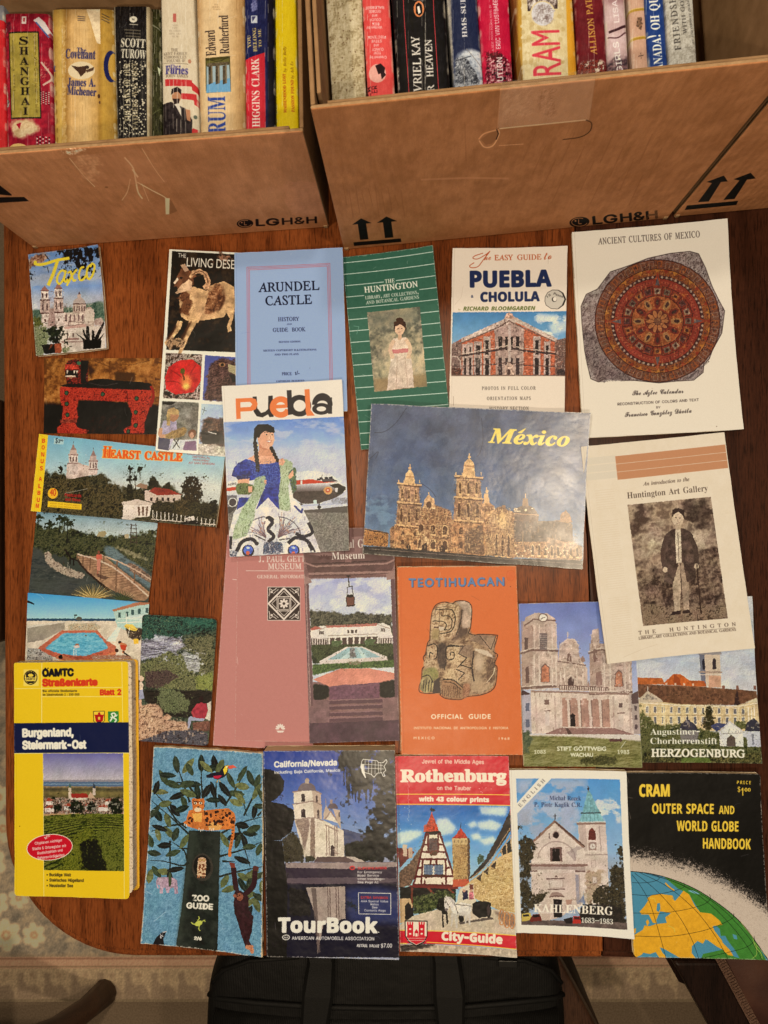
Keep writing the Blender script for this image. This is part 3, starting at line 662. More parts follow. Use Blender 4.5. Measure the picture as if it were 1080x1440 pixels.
def art_castle_album():
    c=Print([(55,610.3),(317,638.3),(305,741.4),(44.4,719)],(30,490),3.6,(150,185,188))
    c.g(None,[(440,(112,162,176)),(560,(150,184,186)),(700,(200,196,178))],tex=.04,cell=80)
    c.n([(120,600),(200,640),(250,660),(360,640),(430,640),(470,680),(560,700),(640,720),(660,700),(760,690),(830,760),(1000,800),(990,910),(90,830)],[(26,24,16),(58,54,34),(88,76,50),(40,40,26)],26,.3,1.4)
    c.p([(236,665),(240,585),(300,580),(400,615),(400,640),(330,650),(240,668)],(206,178,158),tex=.15)
    for x,y0,y1,w in((274,495,640,24),(378,526,636,22)):
        c.r(x-w,y0+40,x+w,y1,(206,180,162),tex=.15,cell=10); c.r(x-w*.75,y0+20,x+w*.75,y0+44,(190,160,142)); c.p([(x-w*.6,y0+20),(x,y0-10),(x+w*.6,y0+20)],(150,118,104)); c.l([(x,y0-12),(x,y0-22)],2,(80,60,50))
        c.win([(x-w,y0+50),(x+w,y0+50),(x+w,y0+84),(x-w,y0+84)],3,1,.4,.8,(96,70,62),arch=1); c.r(x-w-3,y0+44,x+w+3,y0+49,(140,108,96)); c.r(x-w-3,y0+86,x+w+3,y0+91,(140,108,96))
    for x,y0,y1 in((566,612,760),(615,612,660),(208,610,640),(592,655,720),(565,660,760)):
        c.l([(x,y0),(x+2,y1)],4,(60,50,36)); c.n([(x-14,y0-8),(x,y0-14),(x+14,y0-8),(x+10,y0+14),(x-10,y0+14)],[(22,22,14),(60,54,34)],8,.5)
    c.n([(660,670),(690,645),(715,690),(690,720),(660,710)],[(24,22,16),(66,58,36)],12,.4); c.n([(725,690),(760,680),(770,720),(730,720)],[(24,22,16),(66,58,36)],12,.4); c.n([(820,690),(850,650),(890,645),(920,690),(925,760),(890,800),(840,790)],[(30,26,18),(70,56,36)],10,.5)
    c.p([(640,770),(640,722),(700,712),(820,740),(820,790),(720,790)],(206,180,156)); c.p([(660,725),(690,705),(760,715),(825,742),(700,745)],(140,54,40),tex=.15); c.p([(590,700),(620,685),(655,695),(650,715)],(150,116,90)); c.win([(660,750),(800,755),(800,780),(660,780)],5,1,.4,.6,(60,46,40))
    c.n([(120,655),(240,660),(380,690),(500,690),(540,760),(520,850),(300,840),(110,825)],[(24,22,15),(70,60,36),(104,88,56),(40,38,24)],18,.25,1.5); c.n([(690,770),(900,780),(1000,790),(990,900),(680,850)],[(26,24,16),(76,66,42),(40,36,24)],16,.25,1.5)
    for x in(300,318,560,574): c.n([(x-7,690),(x+6,690),(x+9,770),(x-9,770)],[(28,26,18),(60,54,32)],8,.15)
    c.p([(532,785),(600,772),(674,785),(674,800),(665,852),(530,862)],(226,206,182)); c.p([(525,780),(600,766),(680,782),(678,794),(528,796)],(206,184,160)); c.win([(600,800),(665,800),(660,850),(605,850)],3,1,.5,.9,(110,84,66)); c.e(560,858,34,12,(216,196,174))
    for i in range(16): c.r(680+i*20,822+i*3,684+i*20,862+i*2.6,(226,208,186))
    c.l([(675,866),(990,893)],5,(206,184,160)); c.p([(820,880),(900,870),(920,890),(830,892)],(40,32,26)); c.p([(845,858),(885,850),(890,870),(845,872)],(220,200,180)); c.n([(960,775),(995,770),(992,830),(960,830)],[(24,22,16),(60,54,34)],8,.5); c.n([(795,770),(850,760),(860,840),(800,850)],[(30,28,18),(110,90,56)],9,.6)
    c.orn([(120,600),(250,660),(470,680),(760,690),(1000,800),(990,905),(100,830)],900,(20,18,12),(136,118,78),6,leaf=True,a=.8); c.orn([(240,520),(400,540),(400,650),(236,665)],50,(110,80,70),(226,200,180),5); c.orn([(660,830),(990,860),(990,900),(660,870)],60,(40,32,26),(230,212,190),5); c.photo(); c.p([(80,425),(140,436),(104,832),(45,827)],(236,190,40)); R=(206,62,40)
    for ch,x,y in zip('BONUS ALBUM',(115,113,111,108,104,0,99,97,93,90,85),(468,502,538,572,608,0,662,698,732,767,797)):
        if ch!=' ': c.t(ch,x-8,y+10,x+8,y+11,21,R,'notob',wt=.5)
    c.t('HEARST CASTLE',425,554,824,572,40,(222,88,36),'serb',wt=2.5,outl=(240,206,90),ow=6); c.t('H',427,554,470,557,58,(222,88,36),'serb',wt=2,outl=(240,206,90),ow=4)
    c.p([(172,456),(224,460),(222,488),(170,485)],(170,196,190)); c.t('$3',178,478,202,480,18,(20,24,30),'notob'); c.t('00',204,471,220,472,9,(20,24,30),'notob')
    for i,s_ in enumerate(('CALIFORNIA STATE','HISTORICAL','MONUMENT','AT SAN SIMEON')): w_=(68,42,40,62)[i]; c.t(s_,918-w_,540+i*15,918+w_,543+i*15+w_*.05,10,(170,76,70),'sans',wt=.6)
    c.e(167,735,27,27,(240,178,48)); c.t('40',151,747,183,748,24,(190,62,34),'seri',wt=1.2); c.t('Postcards',230,750,316,756,16,(180,40,36),'notob',wt=1); c.t('and Views',232,772,312,776,14,(180,40,36),'notob',wt=1); c.l([(230,735),(300,722),(350,712)],2,(170,160,140))
    c.p([(142,773),(319,790),(318,818),(140,803)],(240,190,44)); c.t('WITH THE POSTCARDS',152,788,308,802,7,(160,110,30),'sans'); c.t('OVER THE MINIATURES',152,801,308,813,7,(160,110,30),'sans')
    c.grain(.025).wear(.25); return c


def art_bridge_card():
    c=Print([(52,718),(222.2,735.5),(210,847),(40.2,833.5)],(30,710),3.724,(60,62,52))
    c.g([(60,20),(730,80),(700,200),(60,180)],[(30,(110,140,150)),(140,(176,182,170))],tex=.05)
    c.n([(70,90),(130,120),(230,120),(330,140),(420,160),(560,160),(710,130),(690,340),(60,250)],[(26,28,18),(52,54,32),(84,80,48),(38,40,26)],24,.35,1.4)
    for x,y0,y1 in((208,65,140),(248,95,200),(232,70,130),(150,100,160),(90,60,130)): c.l([(x,y0),(x-4,y1)],5,(30,30,20)); c.n([(x-22,y0-2),(x,y0-14),(x+30,y0),(x+20,y0+18),(x-18,y0+16)],[(24,26,16),(58,60,36)],10,.6)
    c.p([(400,165),(412,142),(445,138),(455,150),(440,170)],(150,130,92)); 
    for x in(582,605): c.l([(x,98),(x+(x-594)*.5,210)],4,(60,48,38))
    for y in(105,125,145,170,195): c.l([(576,y),(611,y+2)],4,(70,54,42))
    c.p([(548,155),(568,155),(566,178),(548,176)],(170,150,110))
    WT=[(48,50,46),(70,70,62),(60,60,52)]
    c.n([(60,225),(130,235),(120,285),(200,360),(260,385),(345,380),(470,440),(400,470),(40,465)],WT,40,.05,1,3); c.n([(430,215),(480,215),(560,280),(640,330),(690,390),(680,440),(560,360),(450,270)],[(70,84,84),(104,116,112),(60,66,62)],24,.05,1,3)
    c.n([(125,250),(150,240),(165,280),(240,330),(340,360),(335,385),(270,380),(190,350),(130,300)],[(90,74,60),(190,168,140),(140,116,94)],10,.2,1.5); c.n([(560,305),(600,310),(690,380),(680,410),(580,350)],[(80,60,46),(160,126,98)],10,.2,1.5); c.n([(480,215),(560,235),(650,270),(690,300),(600,280)],[(96,88,60),(150,140,104)],12,.3)
    c.p([(295,268),(440,270),(690,465),(655,500),(615,500),(470,440),(350,350)],(150,112,82),tex=.18,cell=18)
    for i in range(18): f=i/18; c.l([(300+330*f,282+205*f),(420+265*f,275+195*f)],2,(100,70,50))
    c.l([(300,290),(350,350),(420,410),(470,450)],10,(50,36,28)); c.l([(298,258),(420,295),(520,350),(672,478)],8,(196,166,136),smooth=True); c.l([(420,262),(520,300),(600,340),(686,392)],7,(186,152,122),smooth=True)
    for x,y0,y1 in((300,258,290),(330,268,320),(368,280,345),(424,300,395),(506,350,460),(440,268,300),(508,295,340),(600,342,410)): c.l([(x,y0),(x-2,y1)],7,(110,80,58))
    c.l([(232,232),(265,280),(300,292)],8,(36,28,22)); c.l([(262,280),(262,312)],8,(36,28,22)); c.l([(280,288),(280,320)],8,(36,28,22))
    c.e(412,250,7,9,(120,70,50)); c.p([(398,262),(428,260),(430,285),(400,286)],(196,92,70)); c.p([(402,286),(424,286),(420,345),(404,345)],(190,120,96)); c.r(404,345,410,372,(150,90,70)); c.p([(400,360),(470,380),(450,392),(410,380)],(70,48,38),.7)
    for i in range(26):
        a=math.radians(195+i*6.2); c.l([(385,492),(385+120*math.cos(a),485+72*math.sin(a))],5,((206,170,104),(150,118,66),(110,92,52))[i%3],taper=(7,1))
    for i in range(16):
        a=math.radians(205+i*9); c.l([(540,505),(540+70*math.cos(a),498+50*math.sin(a))],5,((70,76,44),(44,48,30))[i%2],taper=(7,1))
    c.a=c.a**.93; c.orn([(62,90),(700,140),(690,340),(560,300),(440,240),(200,250),(60,220)],500,(24,26,16),(126,120,78),6,leaf=True); c.orn([(125,250),(165,240),(345,370),(330,385),(190,350)],60,(80,64,52),(214,196,168),6); c.photo(); c.grain(.03); return c


def art_pool_card():
    c=Print([(39.4,833.5),(210,847),(201,957),(35,941)],(30,710),3.724,(206,186,156))
    c.g([(20,440),(700,490),(700,620),(20,610)],[(460,(70,146,196)),(600,(164,196,206))]); c.p([(30,597),(490,598),(490,612),(30,612)],(52,76,92)); c.p([(30,610),(700,610),(680,900),(20,880)],(214,192,162),tex=.08,cell=30)
    c.p([(32,640),(225,615),(225,655),(110,710),(32,725)],(150,136,116),tex=.08); c.p([(32,636),(225,612),(226,618),(32,648)],(204,188,164)); c.n([(245,625),(380,622),(420,640),(390,662),(240,660)],[(120,96,70),(214,188,150),(80,100,96)],10,.1)
    c.p([(210,660),(395,660),(430,700),(495,745),(490,780),(400,790),(215,815),(160,790),(80,758)],(186,104,76),tex=.12,cell=10); c.n([(218,674),(385,672),(425,712),(455,752),(400,772),(330,795),(200,782),(118,756)],[(70,136,158),(104,168,182),(140,188,194)],9,.03,1.2,2.5)
    c.p([(80,758),(118,752),(200,782),(330,796),(400,772),(490,770),(490,790),(390,815),(200,812)],(176,92,66),tex=.2,cell=8)
    c.p([(476,550),(605,512),(690,508),(690,720),(500,640),(490,600)],(176,196,176)); c.p([(474,550),(600,510),(690,505),(690,520),(620,525),(480,560)],(176,116,84)); c.p([(550,585),(690,570),(690,615),(540,600)],(206,216,200)); 
    for x,y in((505,565),(545,560),(575,550),(610,545),(650,540)): c.r(x,y,x+14,y+28,(70,90,84))
    c.l([(500,600),(690,585)],3,(230,226,210)); c.l([(500,620),(690,612)],5,(230,226,210)); c.l([(548,570),(548,640)],4,(220,220,204)); c.n([(540,640),(640,650),(620,720),(560,700)],[(90,70,50),(50,40,34),(190,160,120)],14,.1)
    c.p([(536,640),(545,626),(580,628),(608,655),(600,665),(560,655)],(226,188,84)); c.l([(540,638),(604,660)],3,(190,140,60)); c.l([(565,645),(558,690)],3,(220,210,190)); c.p([(585,705),(612,705),(612,730),(588,730)],(230,176,60)); c.p([(470,680),(500,640),(520,645),(490,720),(440,715)],(214,220,214)); c.e(300,598,16,10,(90,84,70)); c.l([(278,580),(278,605)],3,(70,60,50)); c.r(272,576,288,584,(50,46,44))
    c.e(290,737,10,9,(160,104,74)); c.e(287,745,16,8,(206,186,170)); c.l([(272,795),(272,760),(280,755)],3,(220,220,214)); c.l([(284,795),(284,762)],3,(220,220,214)); c.e(335,686,6,4,(110,80,60)); c.e(420,700,5,4,(110,80,60))
    SK=(196,120,80)
    c.l([(390,800),(440,795),(490,775)],14,SK); c.e(497,765,10,10,(70,44,32)); c.l([(510,725),(545,738),(530,780)],12,SK); c.e(512,722,9,7,(50,34,26)); c.p([(515,735),(550,740),(545,765),(520,760)],(190,70,44)); c.l([(530,770),(570,800)],8,(40,30,26)); c.l([(180,800),(210,795),(260,815)],14,SK); c.e(204,797,11,11,(40,28,24)); c.n([(30,750),(90,755),(165,800),(160,822),(28,822)],[(60,50,44),(206,196,180),(130,116,100)],9,.1,1.8)
    c.n([(360,790),(560,790),(600,820),(380,822)],[(190,160,130),(150,90,64),(220,200,176)],10,.1,1.5); c.p([(32,500),(70,518),(68,524),(32,512)],(40,40,40)); c.photo(); c.grain(.03); return c


def art_river_card():
    c=Print([(200.3,863.8),(306,870),(293,1048.8),(193.4,1041.7)],(170,850),6.547,(60,60,46))
    c.n(None,[(20,22,18),(46,52,38),(80,84,62),(34,38,28)],50,0,1.5); c.n([(180,90),(890,120),(880,240),(560,300),(350,330),(170,340)],[(14,20,18),(34,54,44),(60,92,70),(20,30,26)],34,.2,1.5); c.p([(560,130),(880,135),(880,200),(620,200)],(50,100,76),.5,soft=20)
    c.n([(165,360),(300,350),(470,310),(570,330),(560,430),(430,460),(300,520),(165,525)],[(40,34,40),(126,118,124),(190,182,178),(84,74,80)],26,.25,1.5,4); c.n([(480,320),(570,340),(560,420),(470,430)],[(180,160,140),(220,205,185)],24,.2)
    c.n([(560,460),(700,480),(720,540),(730,630),(620,620),(570,540)],[(90,84,80),(170,164,150),(110,104,92)],24,.25,1.3,3); c.l([(165,432),(300,425),(420,420)],12,(30,26,28)); c.p([(310,280),(380,300),(360,370),(320,360)],(130,122,126),.7,soft=8)
    c.n([(580,330),(870,280),(840,820),(720,640),(700,480),(560,420)],[(30,30,20),(80,78,50),(122,112,76),(44,44,30)],22,.3,1.6)
    c.n([(160,560),(330,500),(420,440),(560,470),(620,600),(740,680),(700,820),(400,790),(160,700)],[(34,34,24),(88,86,52),(128,122,76),(60,60,38)],18,.3,1.6); c.n([(220,640),(420,620),(540,680),(360,790),(230,780)],[(30,20,22),(84,64,54),(56,44,38)],16,.3); c.n([(680,680),(850,640),(840,820),(700,800)],[(50,56,24),(136,136,66),(90,92,44)],22,.4)
    c.n([(200,800),(840,810),(820,960),(640,1060),(420,1040),(220,900)],[(22,18,14),(44,36,28),(30,26,20)],40,.1,1,3); c.n([(350,780),(540,820),(640,920),(600,1000),(420,1020),(330,900)],[(34,36,24),(110,112,72),(60,62,40)],16,.5)
    c.n([(150,960),(230,930),(340,930),(390,1000),(380,1060),(620,1100),(640,1160),(560,1260),(150,1260)],[(90,62,46),(170,126,94),(206,162,124),(130,90,66)],34,.1,1.3); c.n([(390,1030),(440,1020),(475,1060),(430,1080),(392,1070)],[(160,110,80),(216,172,130)],20,.1); c.n([(660,1095),(820,1080),(810,1180),(660,1165)],[(70,44,34),(140,90,70)],20,.1); c.n([(280,1220),(420,1170),(640,1160),(800,1190),(800,1300),(160,1260)],[(30,28,30),(96,88,88),(56,50,52)],14,.15,1.5,2)
    c.n([(165,350),(330,300),(560,320),(570,420),(430,470),(165,510)],[(70,62,70),(150,142,150),(206,200,200)],30,.5,1.6,4,a=.8); c.n([(560,460),(690,470),(740,560),(720,640),(620,620)],[(96,90,86),(180,172,160),(210,204,190)],24,.5,1.4,3,a=.8)
    for pts in([(165,430),(260,415),(330,428),(430,410)],[(165,470),(280,478),(380,460)],[(400,340),(470,318),(540,330)],[(590,500),(660,520),(700,515)]): c.l(pts,9,(44,36,40),.8,smooth=True,taper=(4,12))
    c.e(187,700,24,28,(206,160,130)); c.p([(164,690),(185,672),(212,690),(208,706),(170,704)],(216,176,140)); c.p([(150,740),(195,728),(208,760),(200,805),(155,808)],(214,182,150),tex=.1); c.p([(150,805),(205,800),(216,880),(150,892)],(136,134,146),tex=.1); c.p([(165,890),(190,888),(196,975),(172,975)],(196,144,112)); c.l([(158,750),(150,800),(160,830)],14,(206,164,130))
    c.e(738,890,22,28,(40,26,22)); c.p([(690,935),(735,918),(785,930),(800,990),(775,1065),(670,1060),(648,1000)],(150,46,52),tex=.15); c.p([(640,1040),(720,1062),(775,1062),(760,1082),(650,1080),(630,1150),(612,1150),(620,1060)],(150,146,158)); c.l([(655,1005),(680,1050)],20,(170,60,60)); c.p([(790,930),(830,905),(830,1085),(775,1065),(800,990)],(196,178,150),tex=.1)
    c.orn([(170,90),(890,130),(850,820),(160,790)],1300,(22,24,16),(150,150,96),11,leaf=True,a=.75); c.orn([(165,340),(570,320),(700,480),(720,620),(430,460),(170,530)],120,(50,42,46),(226,220,212),14,leaf=True); c.orn([(320,780),(560,820),(640,920),(600,1040),(400,1000)],200,(24,24,16),(160,160,110),11,leaf=True); c.orn([(150,940),(640,1100),(800,1190),(790,1290),(150,1260)],200,(50,34,28),(214,176,140),13); c.a=c.a**.86; c.photo(None,1.2,.14); c.grain(.02); return c


def art_road_map():
    c=Print([(19.7,932),(181.3,929.7),(183.8,1262.6),(21.4,1259)],(10,920),4.115,(232,186,38))
    W=(240,216,130); K=(34,32,34); R=(206,62,36)
    c.l([(200,48),(200,400)],4,W); c.l([(42,200),(668,190)],3,W); c.l([(200,246),(668,244)],3,W); c.l([(668,45),(684,1405)],3,W); c.l([(208,572),(214,1400)],3,W)
    c.r(95,88,182,184,(240,204,90)); c.e(136,135,39,42,K); c.e(136,135,34,37,(236,196,70))
    for a in np.linspace(0,6.28,12)[:-1]: c.e(136+22*math.cos(a),122+16*math.sin(a),6,8,K)
    c.r(104,134,168,152,(240,204,90)); c.t('ÖAMTC',108,150,165,150,13,K,'notob'); c.p([(110,156),(162,156),(150,168),(122,168)],K)
    c.t('OAMTC',206,128,382,124,40,K,'inter',wt=6)
    for x in(216,232): c.r(x,78,x+8,84,K)
    c.t('Straßenkarte',206,184,522,178,38,R,'inter',wt=6); c.t('Die offizielle Straßenkarte',206,219,404,217,12,K,'inter',wt=1.2); c.t('im Idealmaßstab 1 : 150 000',206,240,418,238,12,K,'inter',wt=1.2); c.t('Blatt 2',541,235,662,232,30,R,'inter',wt=5)
    c.p([(500,330),(565,328),(565,385),(534,408),(502,388)],(238,196,60)); c.l([(500,330),(565,328),(565,385),(534,408),(502,388),(500,330)],3,K); c.p([(534,345),(560,352),(555,385),(534,398),(514,388),(508,352)],(176,34,30)); c.l([(506,350),(534,365),(562,350)],7,(176,34,30)); c.e(534,342,7,7,(176,34,30)); c.r(528,362,540,378,(226,190,70)); c.p([(520,390),(548,390),(545,405),(524,405)],K)
    c.p([(585,330),(648,328),(650,385),(618,410),(586,386)],(60,128,56)); c.l([(598,388),(612,360),(606,345),(622,340),(630,352),(618,366),(634,378),(622,398)],8,(226,226,206),smooth=True); c.l([(612,368),(598,362)],5,(226,226,206)); c.l([(632,360),(640,348)],5,(226,226,206))
    c.p([(30,400),(720,392),(722,568),(30,574)],(34,38,64)); c.l([(30,575),(722,570)],4,W); Wh=(236,228,206)
    c.t('Burgenland,',92,478,382,472,44,Wh,'inter',wt=6.5); c.t('Steiermark-Ost',92,548,456,543,44,Wh,'inter',wt=6.5)
    q=[(208,574),(674,571),(682,1250),(214,1248)]
    c.clip(q).g(q,[(572,(110,104,150)),(650,(150,142,160)),(730,(184,172,166))],tex=.03); c.p([(208,728),(676,724),(677,738),(208,740)],(140,130,130)); c.p([(208,738),(676,736),(677,766),(208,766)],(90,106,122)); c.l([(208,752),(676,750)],5,(120,138,150)); c.g([(208,764),(677,764),(678,850),(209,850)],[(764,(150,124,86)),(780,(80,72,50)),(800,(120,104,62)),(830,(96,84,52))],tex=.15,cell=20)
    c.n([(210,830),(678,830),(680,930),(211,930)],[(50,44,34),(150,106,84),(186,158,136),(40,46,30)],16,.1,1.6); c.p([(368,830),(368,806),(462,804),(476,832)],(150,52,40)); c.r(368,830,466,842,(206,186,160)); c.p([(466,832),(484,795),(512,832)],(186,150,120)); c.r(356,772,372,836,(206,180,150)); c.p([(355,772),(364,740),(373,772)],(70,96,84)); c.r(496,772,512,815,(196,172,150)); c.p([(494,775),(504,740),(514,775)],(60,64,70))
    for x,y,w in((450,876,40),(530,884,60),(220,890,50),(330,880,40),(225,850,40),(570,850,50)): c.r(x,y,x+w,y+22,(214,196,176)); c.p([(x-3,y),(x+w*.3,y-16),(x+w*.8,y-16),(x+w+4,y)],(150,70,50))
    for x,y,r_ in((290,890,26),(400,890,44),(490,885,30),(630,870,40),(270,830,12),(640,905,30)): c.n([(x-r_,y),(x-r_*.5,y-r_),(x+r_*.5,y-r_),(x+r_,y),(x+r_*.8,y+r_*.6),(x-r_*.8,y+r_*.6)],[(20,24,14),(44,50,26)],10,.4)
    c.p([(211,925),(420,918),(420,930),(211,940)],(176,140,96)); c.n([(211,935),(420,920),(680,922),(683,1250),(214,1248)],[(50,54,18),(92,96,34),(122,120,50),(66,70,26)],16,0,1.4,2)
    for i in range(14):
        y=945+i*i*.9+i*7; c.l([(211,y+34+i*6),(420,y+8),(560,y-2),(682,y+2)],3+i*.5,(34,36,12),.8,smooth=True)
    c.n([(430,1010),(500,1020),(500,1250),(300,1250),(350,1100)],[(50,54,16),(124,120,44),(76,80,28)],20,.25,1.5); c.n([(520,1020),(682,1000),(683,1250),(560,1250)],[(50,54,18),(118,116,50),(70,74,28)],18,.25,1.5); c.n([(420,1090),(520,1060),(590,1250),(440,1250)],[(16,16,8),(44,42,18),(24,24,10)],20,.25)
    c.orn([(212,940),(680,925),(683,1250),(214,1248)],700,(38,40,12),(136,134,62),8,leaf=True); c.orn([(210,840),(678,840),(680,925),(211,925)],160,(40,34,28),(220,200,180),7); c.photo(q).clip().e(247,1116,134,76,(240,220,190),rot=-.1); c.e(247,1116,130,72,(196,34,44),rot=-.1)
    for i,(s_,x0,x1,y)in enumerate((('Mit',224,250,1063),('Cityplänen wichtiger'.replace('ä','a'),162,320,1092),('Städte & Ortsregister mit'.replace('ä','a'),148,342,1122),('Postleitzahlen und',178,322,1146),('Sehenswürdigkeiten',178,332,1172))): c.t(s_,x0,y+8+i*1.5,x1,y-12+i*1.5,15,Wh,'inter',wt=1.5)
    for i,(s_,x1)in enumerate((('Bucklige Welt',370),('Steirisches Hügelland',444),('Neusiedler See',382))): c.t(s_,246,1282+i*31,x1,1283+i*31,17,K,'inter',wt=1.6); c.e(233,1275+i*31,4,4,K)
    c.e(74,995,3,3,(90,70,20)); c.grain(.012).wear(.2); return c

def art_pink_leaflet():
    c=Print([(334,752),(436,752),(436.5,1045),(330.2,1041)],(290,740),3.857,(186,124,112))
    c.n(None,[(184,122,110),(188,126,113)],10,0,1); W=(226,204,182)
    c.t('THE',440,130,520,130,28,W,'ser',wt=1); c.t('J. PAUL GETTY',285,190,560,187,30,W,'ser',wt=1.4); c.t('MUSEUM',335,228,516,227,30,W,'ser',wt=1.4); c.l([(215,236),(560,237)],2.5,W); c.t('GENERAL INFORMATION',277,276,570,275,17,W,'ser',wt=1.2)
    D=(72,60,52); c.r(331,321,510,502,W); c.r(334,324,508,499,D); cx,cy=421,411
    c.l([(421,328),(504,411),(421,495),(337,411),(421,328)],9,W); c.l([(421,345),(486,411),(421,478),(355,411),(421,345)],3,W); c.r(382,372,460,452,W); c.r(386,376,456,448,D); c.r(390,380,452,444,W); c.r(393,383,449,441,D)
    for i in range(8): a=i*math.pi/4; c.e(cx+17*math.cos(a),cy+17*math.sin(a),10,6,W,rot=a)
    c.e(cx,cy,6,6,D)
    for sx in(-1,1):
        for sy in(-1,1):
            c.l([(cx+sx*40,cy+sy*82),(cx+sx*60,cy+sy*70),(cx+sx*78,cy+sy*80),(cx+sx*76,cy+sy*60),(cx+sx*82,cy+sy*40)],3.5,W,smooth=True); c.e(cx+sx*66,cy+sy*62,6,6,W); c.l([(cx+sx*42,cy+sy*68),(cx+sx*58,cy+sy*52)],3,W); c.l([(cx+sx*30,cy+sy*77),(cx+sx*40,cy+sy*66)],3,W)
    for i in range(7): a=math.pi*(1+(i-.0)/6); c.e(401+16*math.cos(a),1095+17*math.sin(a),11,5,W,rot=a)
    c.p([(380,1106),(424,1106),(415,1117),(388,1117)],W); c.l([(168,700),(172,740)],3,(210,160,145)); c.grain(.012).wear(.25); return c


def art_pink_folder():
    c=Print([(320,752),(440,752),(440,1056),(299.5,1048)],(290,740),3.857,(188,126,114)); c.n(None,[(186,124,112),(190,128,115)],10,0,1)
    c.l([(144,260),(180,264)],2.5,(226,200,180)); c.grain(.012).wear(.3); return c


def art_museum_leaflet():
    c=Print([(425.5,743.5),(553.5,741.5),(561.8,1040.8),(435.5,1045)],(290,740),3.857,(126,92,84))
    c.n(None,[(108,78,72),(132,98,90),(146,112,102)],60,0,1); W=(230,212,190)
    c.p([(520,0),(1040,0),(1040,40),(520,80)],(112,80,72)); c.p([(530,150),(620,165),(1000,150),(1030,190),(1000,260),(560,290)],(100,72,66),tex=.1); c.l([(530,200),(590,222),(980,205),(1030,180)],9,(150,116,104)); c.l([(570,208),(980,190)],6,(70,50,46)); c.l([(555,262),(1000,252),(1030,250)],12,(150,116,104)); c.l([(560,284),(1000,278)],14,(116,84,76))
    c.r(750,0,790,200,(126,92,84)); c.l([(752,30),(752,200)],3,(80,58,52)); c.l([(530,0),(640,20)],3,(170,140,126))
    c.t('J. Paul Getty',672,122,920,116,46,W,'serb',wt=-1); c.t('Museum',682,184,862,178,40,W,'serb',wt=-.8)
    for i in range(7): a=math.pi*(1+i/6.); c.e(640+24*math.cos(a),180+14*math.sin(a),12,4,(84,54,50),rot=a)
    q=[(553,292),(1005,281),(1022,830),(580,850)]
    c.g(q,[(285,(160,160,190)),(470,(196,194,200))],tex=.08,cell=60); c.cl(q,(214,208,204),70,.45,.8,1.5)
    c.n([(562,460),(620,470),(680,462),(760,490),(830,470),(900,485),(960,478),(1010,490),(1012,620),(566,620)],[(46,44,36),(84,80,62),(110,102,80)],18,.25,1.5)
    c.p([(566,565),(620,545),(660,548),(930,535),(960,528),(995,545),(1012,600),(1012,640),(566,650)],(220,204,186)); c.p([(566,560),(600,548),(630,560),(570,572)],(170,96,80)); c.p([(650,545),(930,532),(925,546),(655,556)],(176,100,84)); c.l([(610,572),(660,548),(930,538),(995,560)],3,(150,120,104)); c.l([(660,600),(930,590)],5,(170,150,134))
    for x in(612,622,632): c.r(x,575,x+8,592,(70,56,50))
    for x in(768,786,793,810): c.r(x,568,x+9,586,(80,64,56))
    for x in(948,956,964): c.r(x,560,x+6,578,(80,64,56))
    c.p([(658,612),(932,604),(932,655),(658,660)],(84,66,58)); 
    for i in range(9): x=664+i*33; c.r(x,608,x+9,660,(220,202,184))
    for x0,x1 in((570,655),(935,1012)):
        c.p([(x0,612),(x1,612),(x1,652),(x0,652)],(96,80,70)); c.l([(x0,610),(x1,618 if x0<700 else 600)],5,(214,196,178))
        for i in range(6): x=x0+6+i*13; c.r(x,614,x+5,650,(214,196,178))
    c.n([(568,650),(1015,640),(1020,740),(580,750)],[(40,44,28),(84,88,56),(60,64,40)],14,.05,1.5); c.n([(680,625),(740,625),(735,655),(685,655)],[(60,74,44),(110,118,80)],8,.4); c.n([(855,620),(920,615),(915,645),(860,650)],[(60,74,44),(110,118,80)],8,.4)
    c.p([(760,660),(850,658),(985,715),(985,735),(620,755),(615,738)],(214,196,178)); c.p([(770,664),(842,662),(950,715),(660,730)],(150,172,166),tex=.1); c.p([(795,668),(800,664),(790,722),(730,726)],(196,206,196),.7); c.p([(815,664),(830,664),(880,718),(850,720)],(196,206,196),.6)
    c.n([(782,660),(808,665),(815,720),(780,722)],[(70,64,60),(180,170,160)],12,.2); c.p([(615,738),(985,712),(987,735),(617,756)],(206,186,168)); c.n([(570,700),(612,735),(610,752),(575,750)],[(34,38,26),(70,74,48)],12,.2); c.n([(985,690),(1020,700),(1020,740),(985,730)],[(34,38,26),(70,74,48)],12,.2)
    c.n([(575,755),(730,748),(1020,730),(1022,770),(730,778),(580,815)],[(50,66,34),(104,120,66)],10,.1,1.5); c.n([(770,740),(840,736),(840,755),(775,758)],[(190,120,120),(80,96,56),(210,170,160)],7,.2)
    c.p([(580,835),(730,778),(880,775),(1022,800),(1022,830),(970,850),(670,875)],(206,132,108),tex=.08,cell=30); c.p([(668,876),(945,850),(940,935),(668,945)],(112,76,84),tex=.15,cell=12); c.l([(670,878),(760,868),(850,872),(945,852)],8,(120,84,90),smooth=True)
    c.n([(580,858),(668,870),(668,930),(620,950),(582,945)],[(24,22,18),(50,46,36)],16,.08); c.n([(942,850),(1025,835),(1028,925),(990,938),(942,930)],[(24,22,18),(50,46,36)],16,.08)
    c.p([(560,945),(660,945),(680,960),(668,1065),(560,1070)],(122,92,88),tex=.12); c.p([(940,935),(1040,930),(1046,1050),(960,1055)],(126,96,90),tex=.12)
    for i,y in enumerate((945,975,1010,1040)): c.p([(670,y),(955,y-10),(960,y+14),(668,y+24)],(96,68,70)); c.p([(670,y),(955,y-10),(955,y-4),(670,y+6)],(136,102,98))
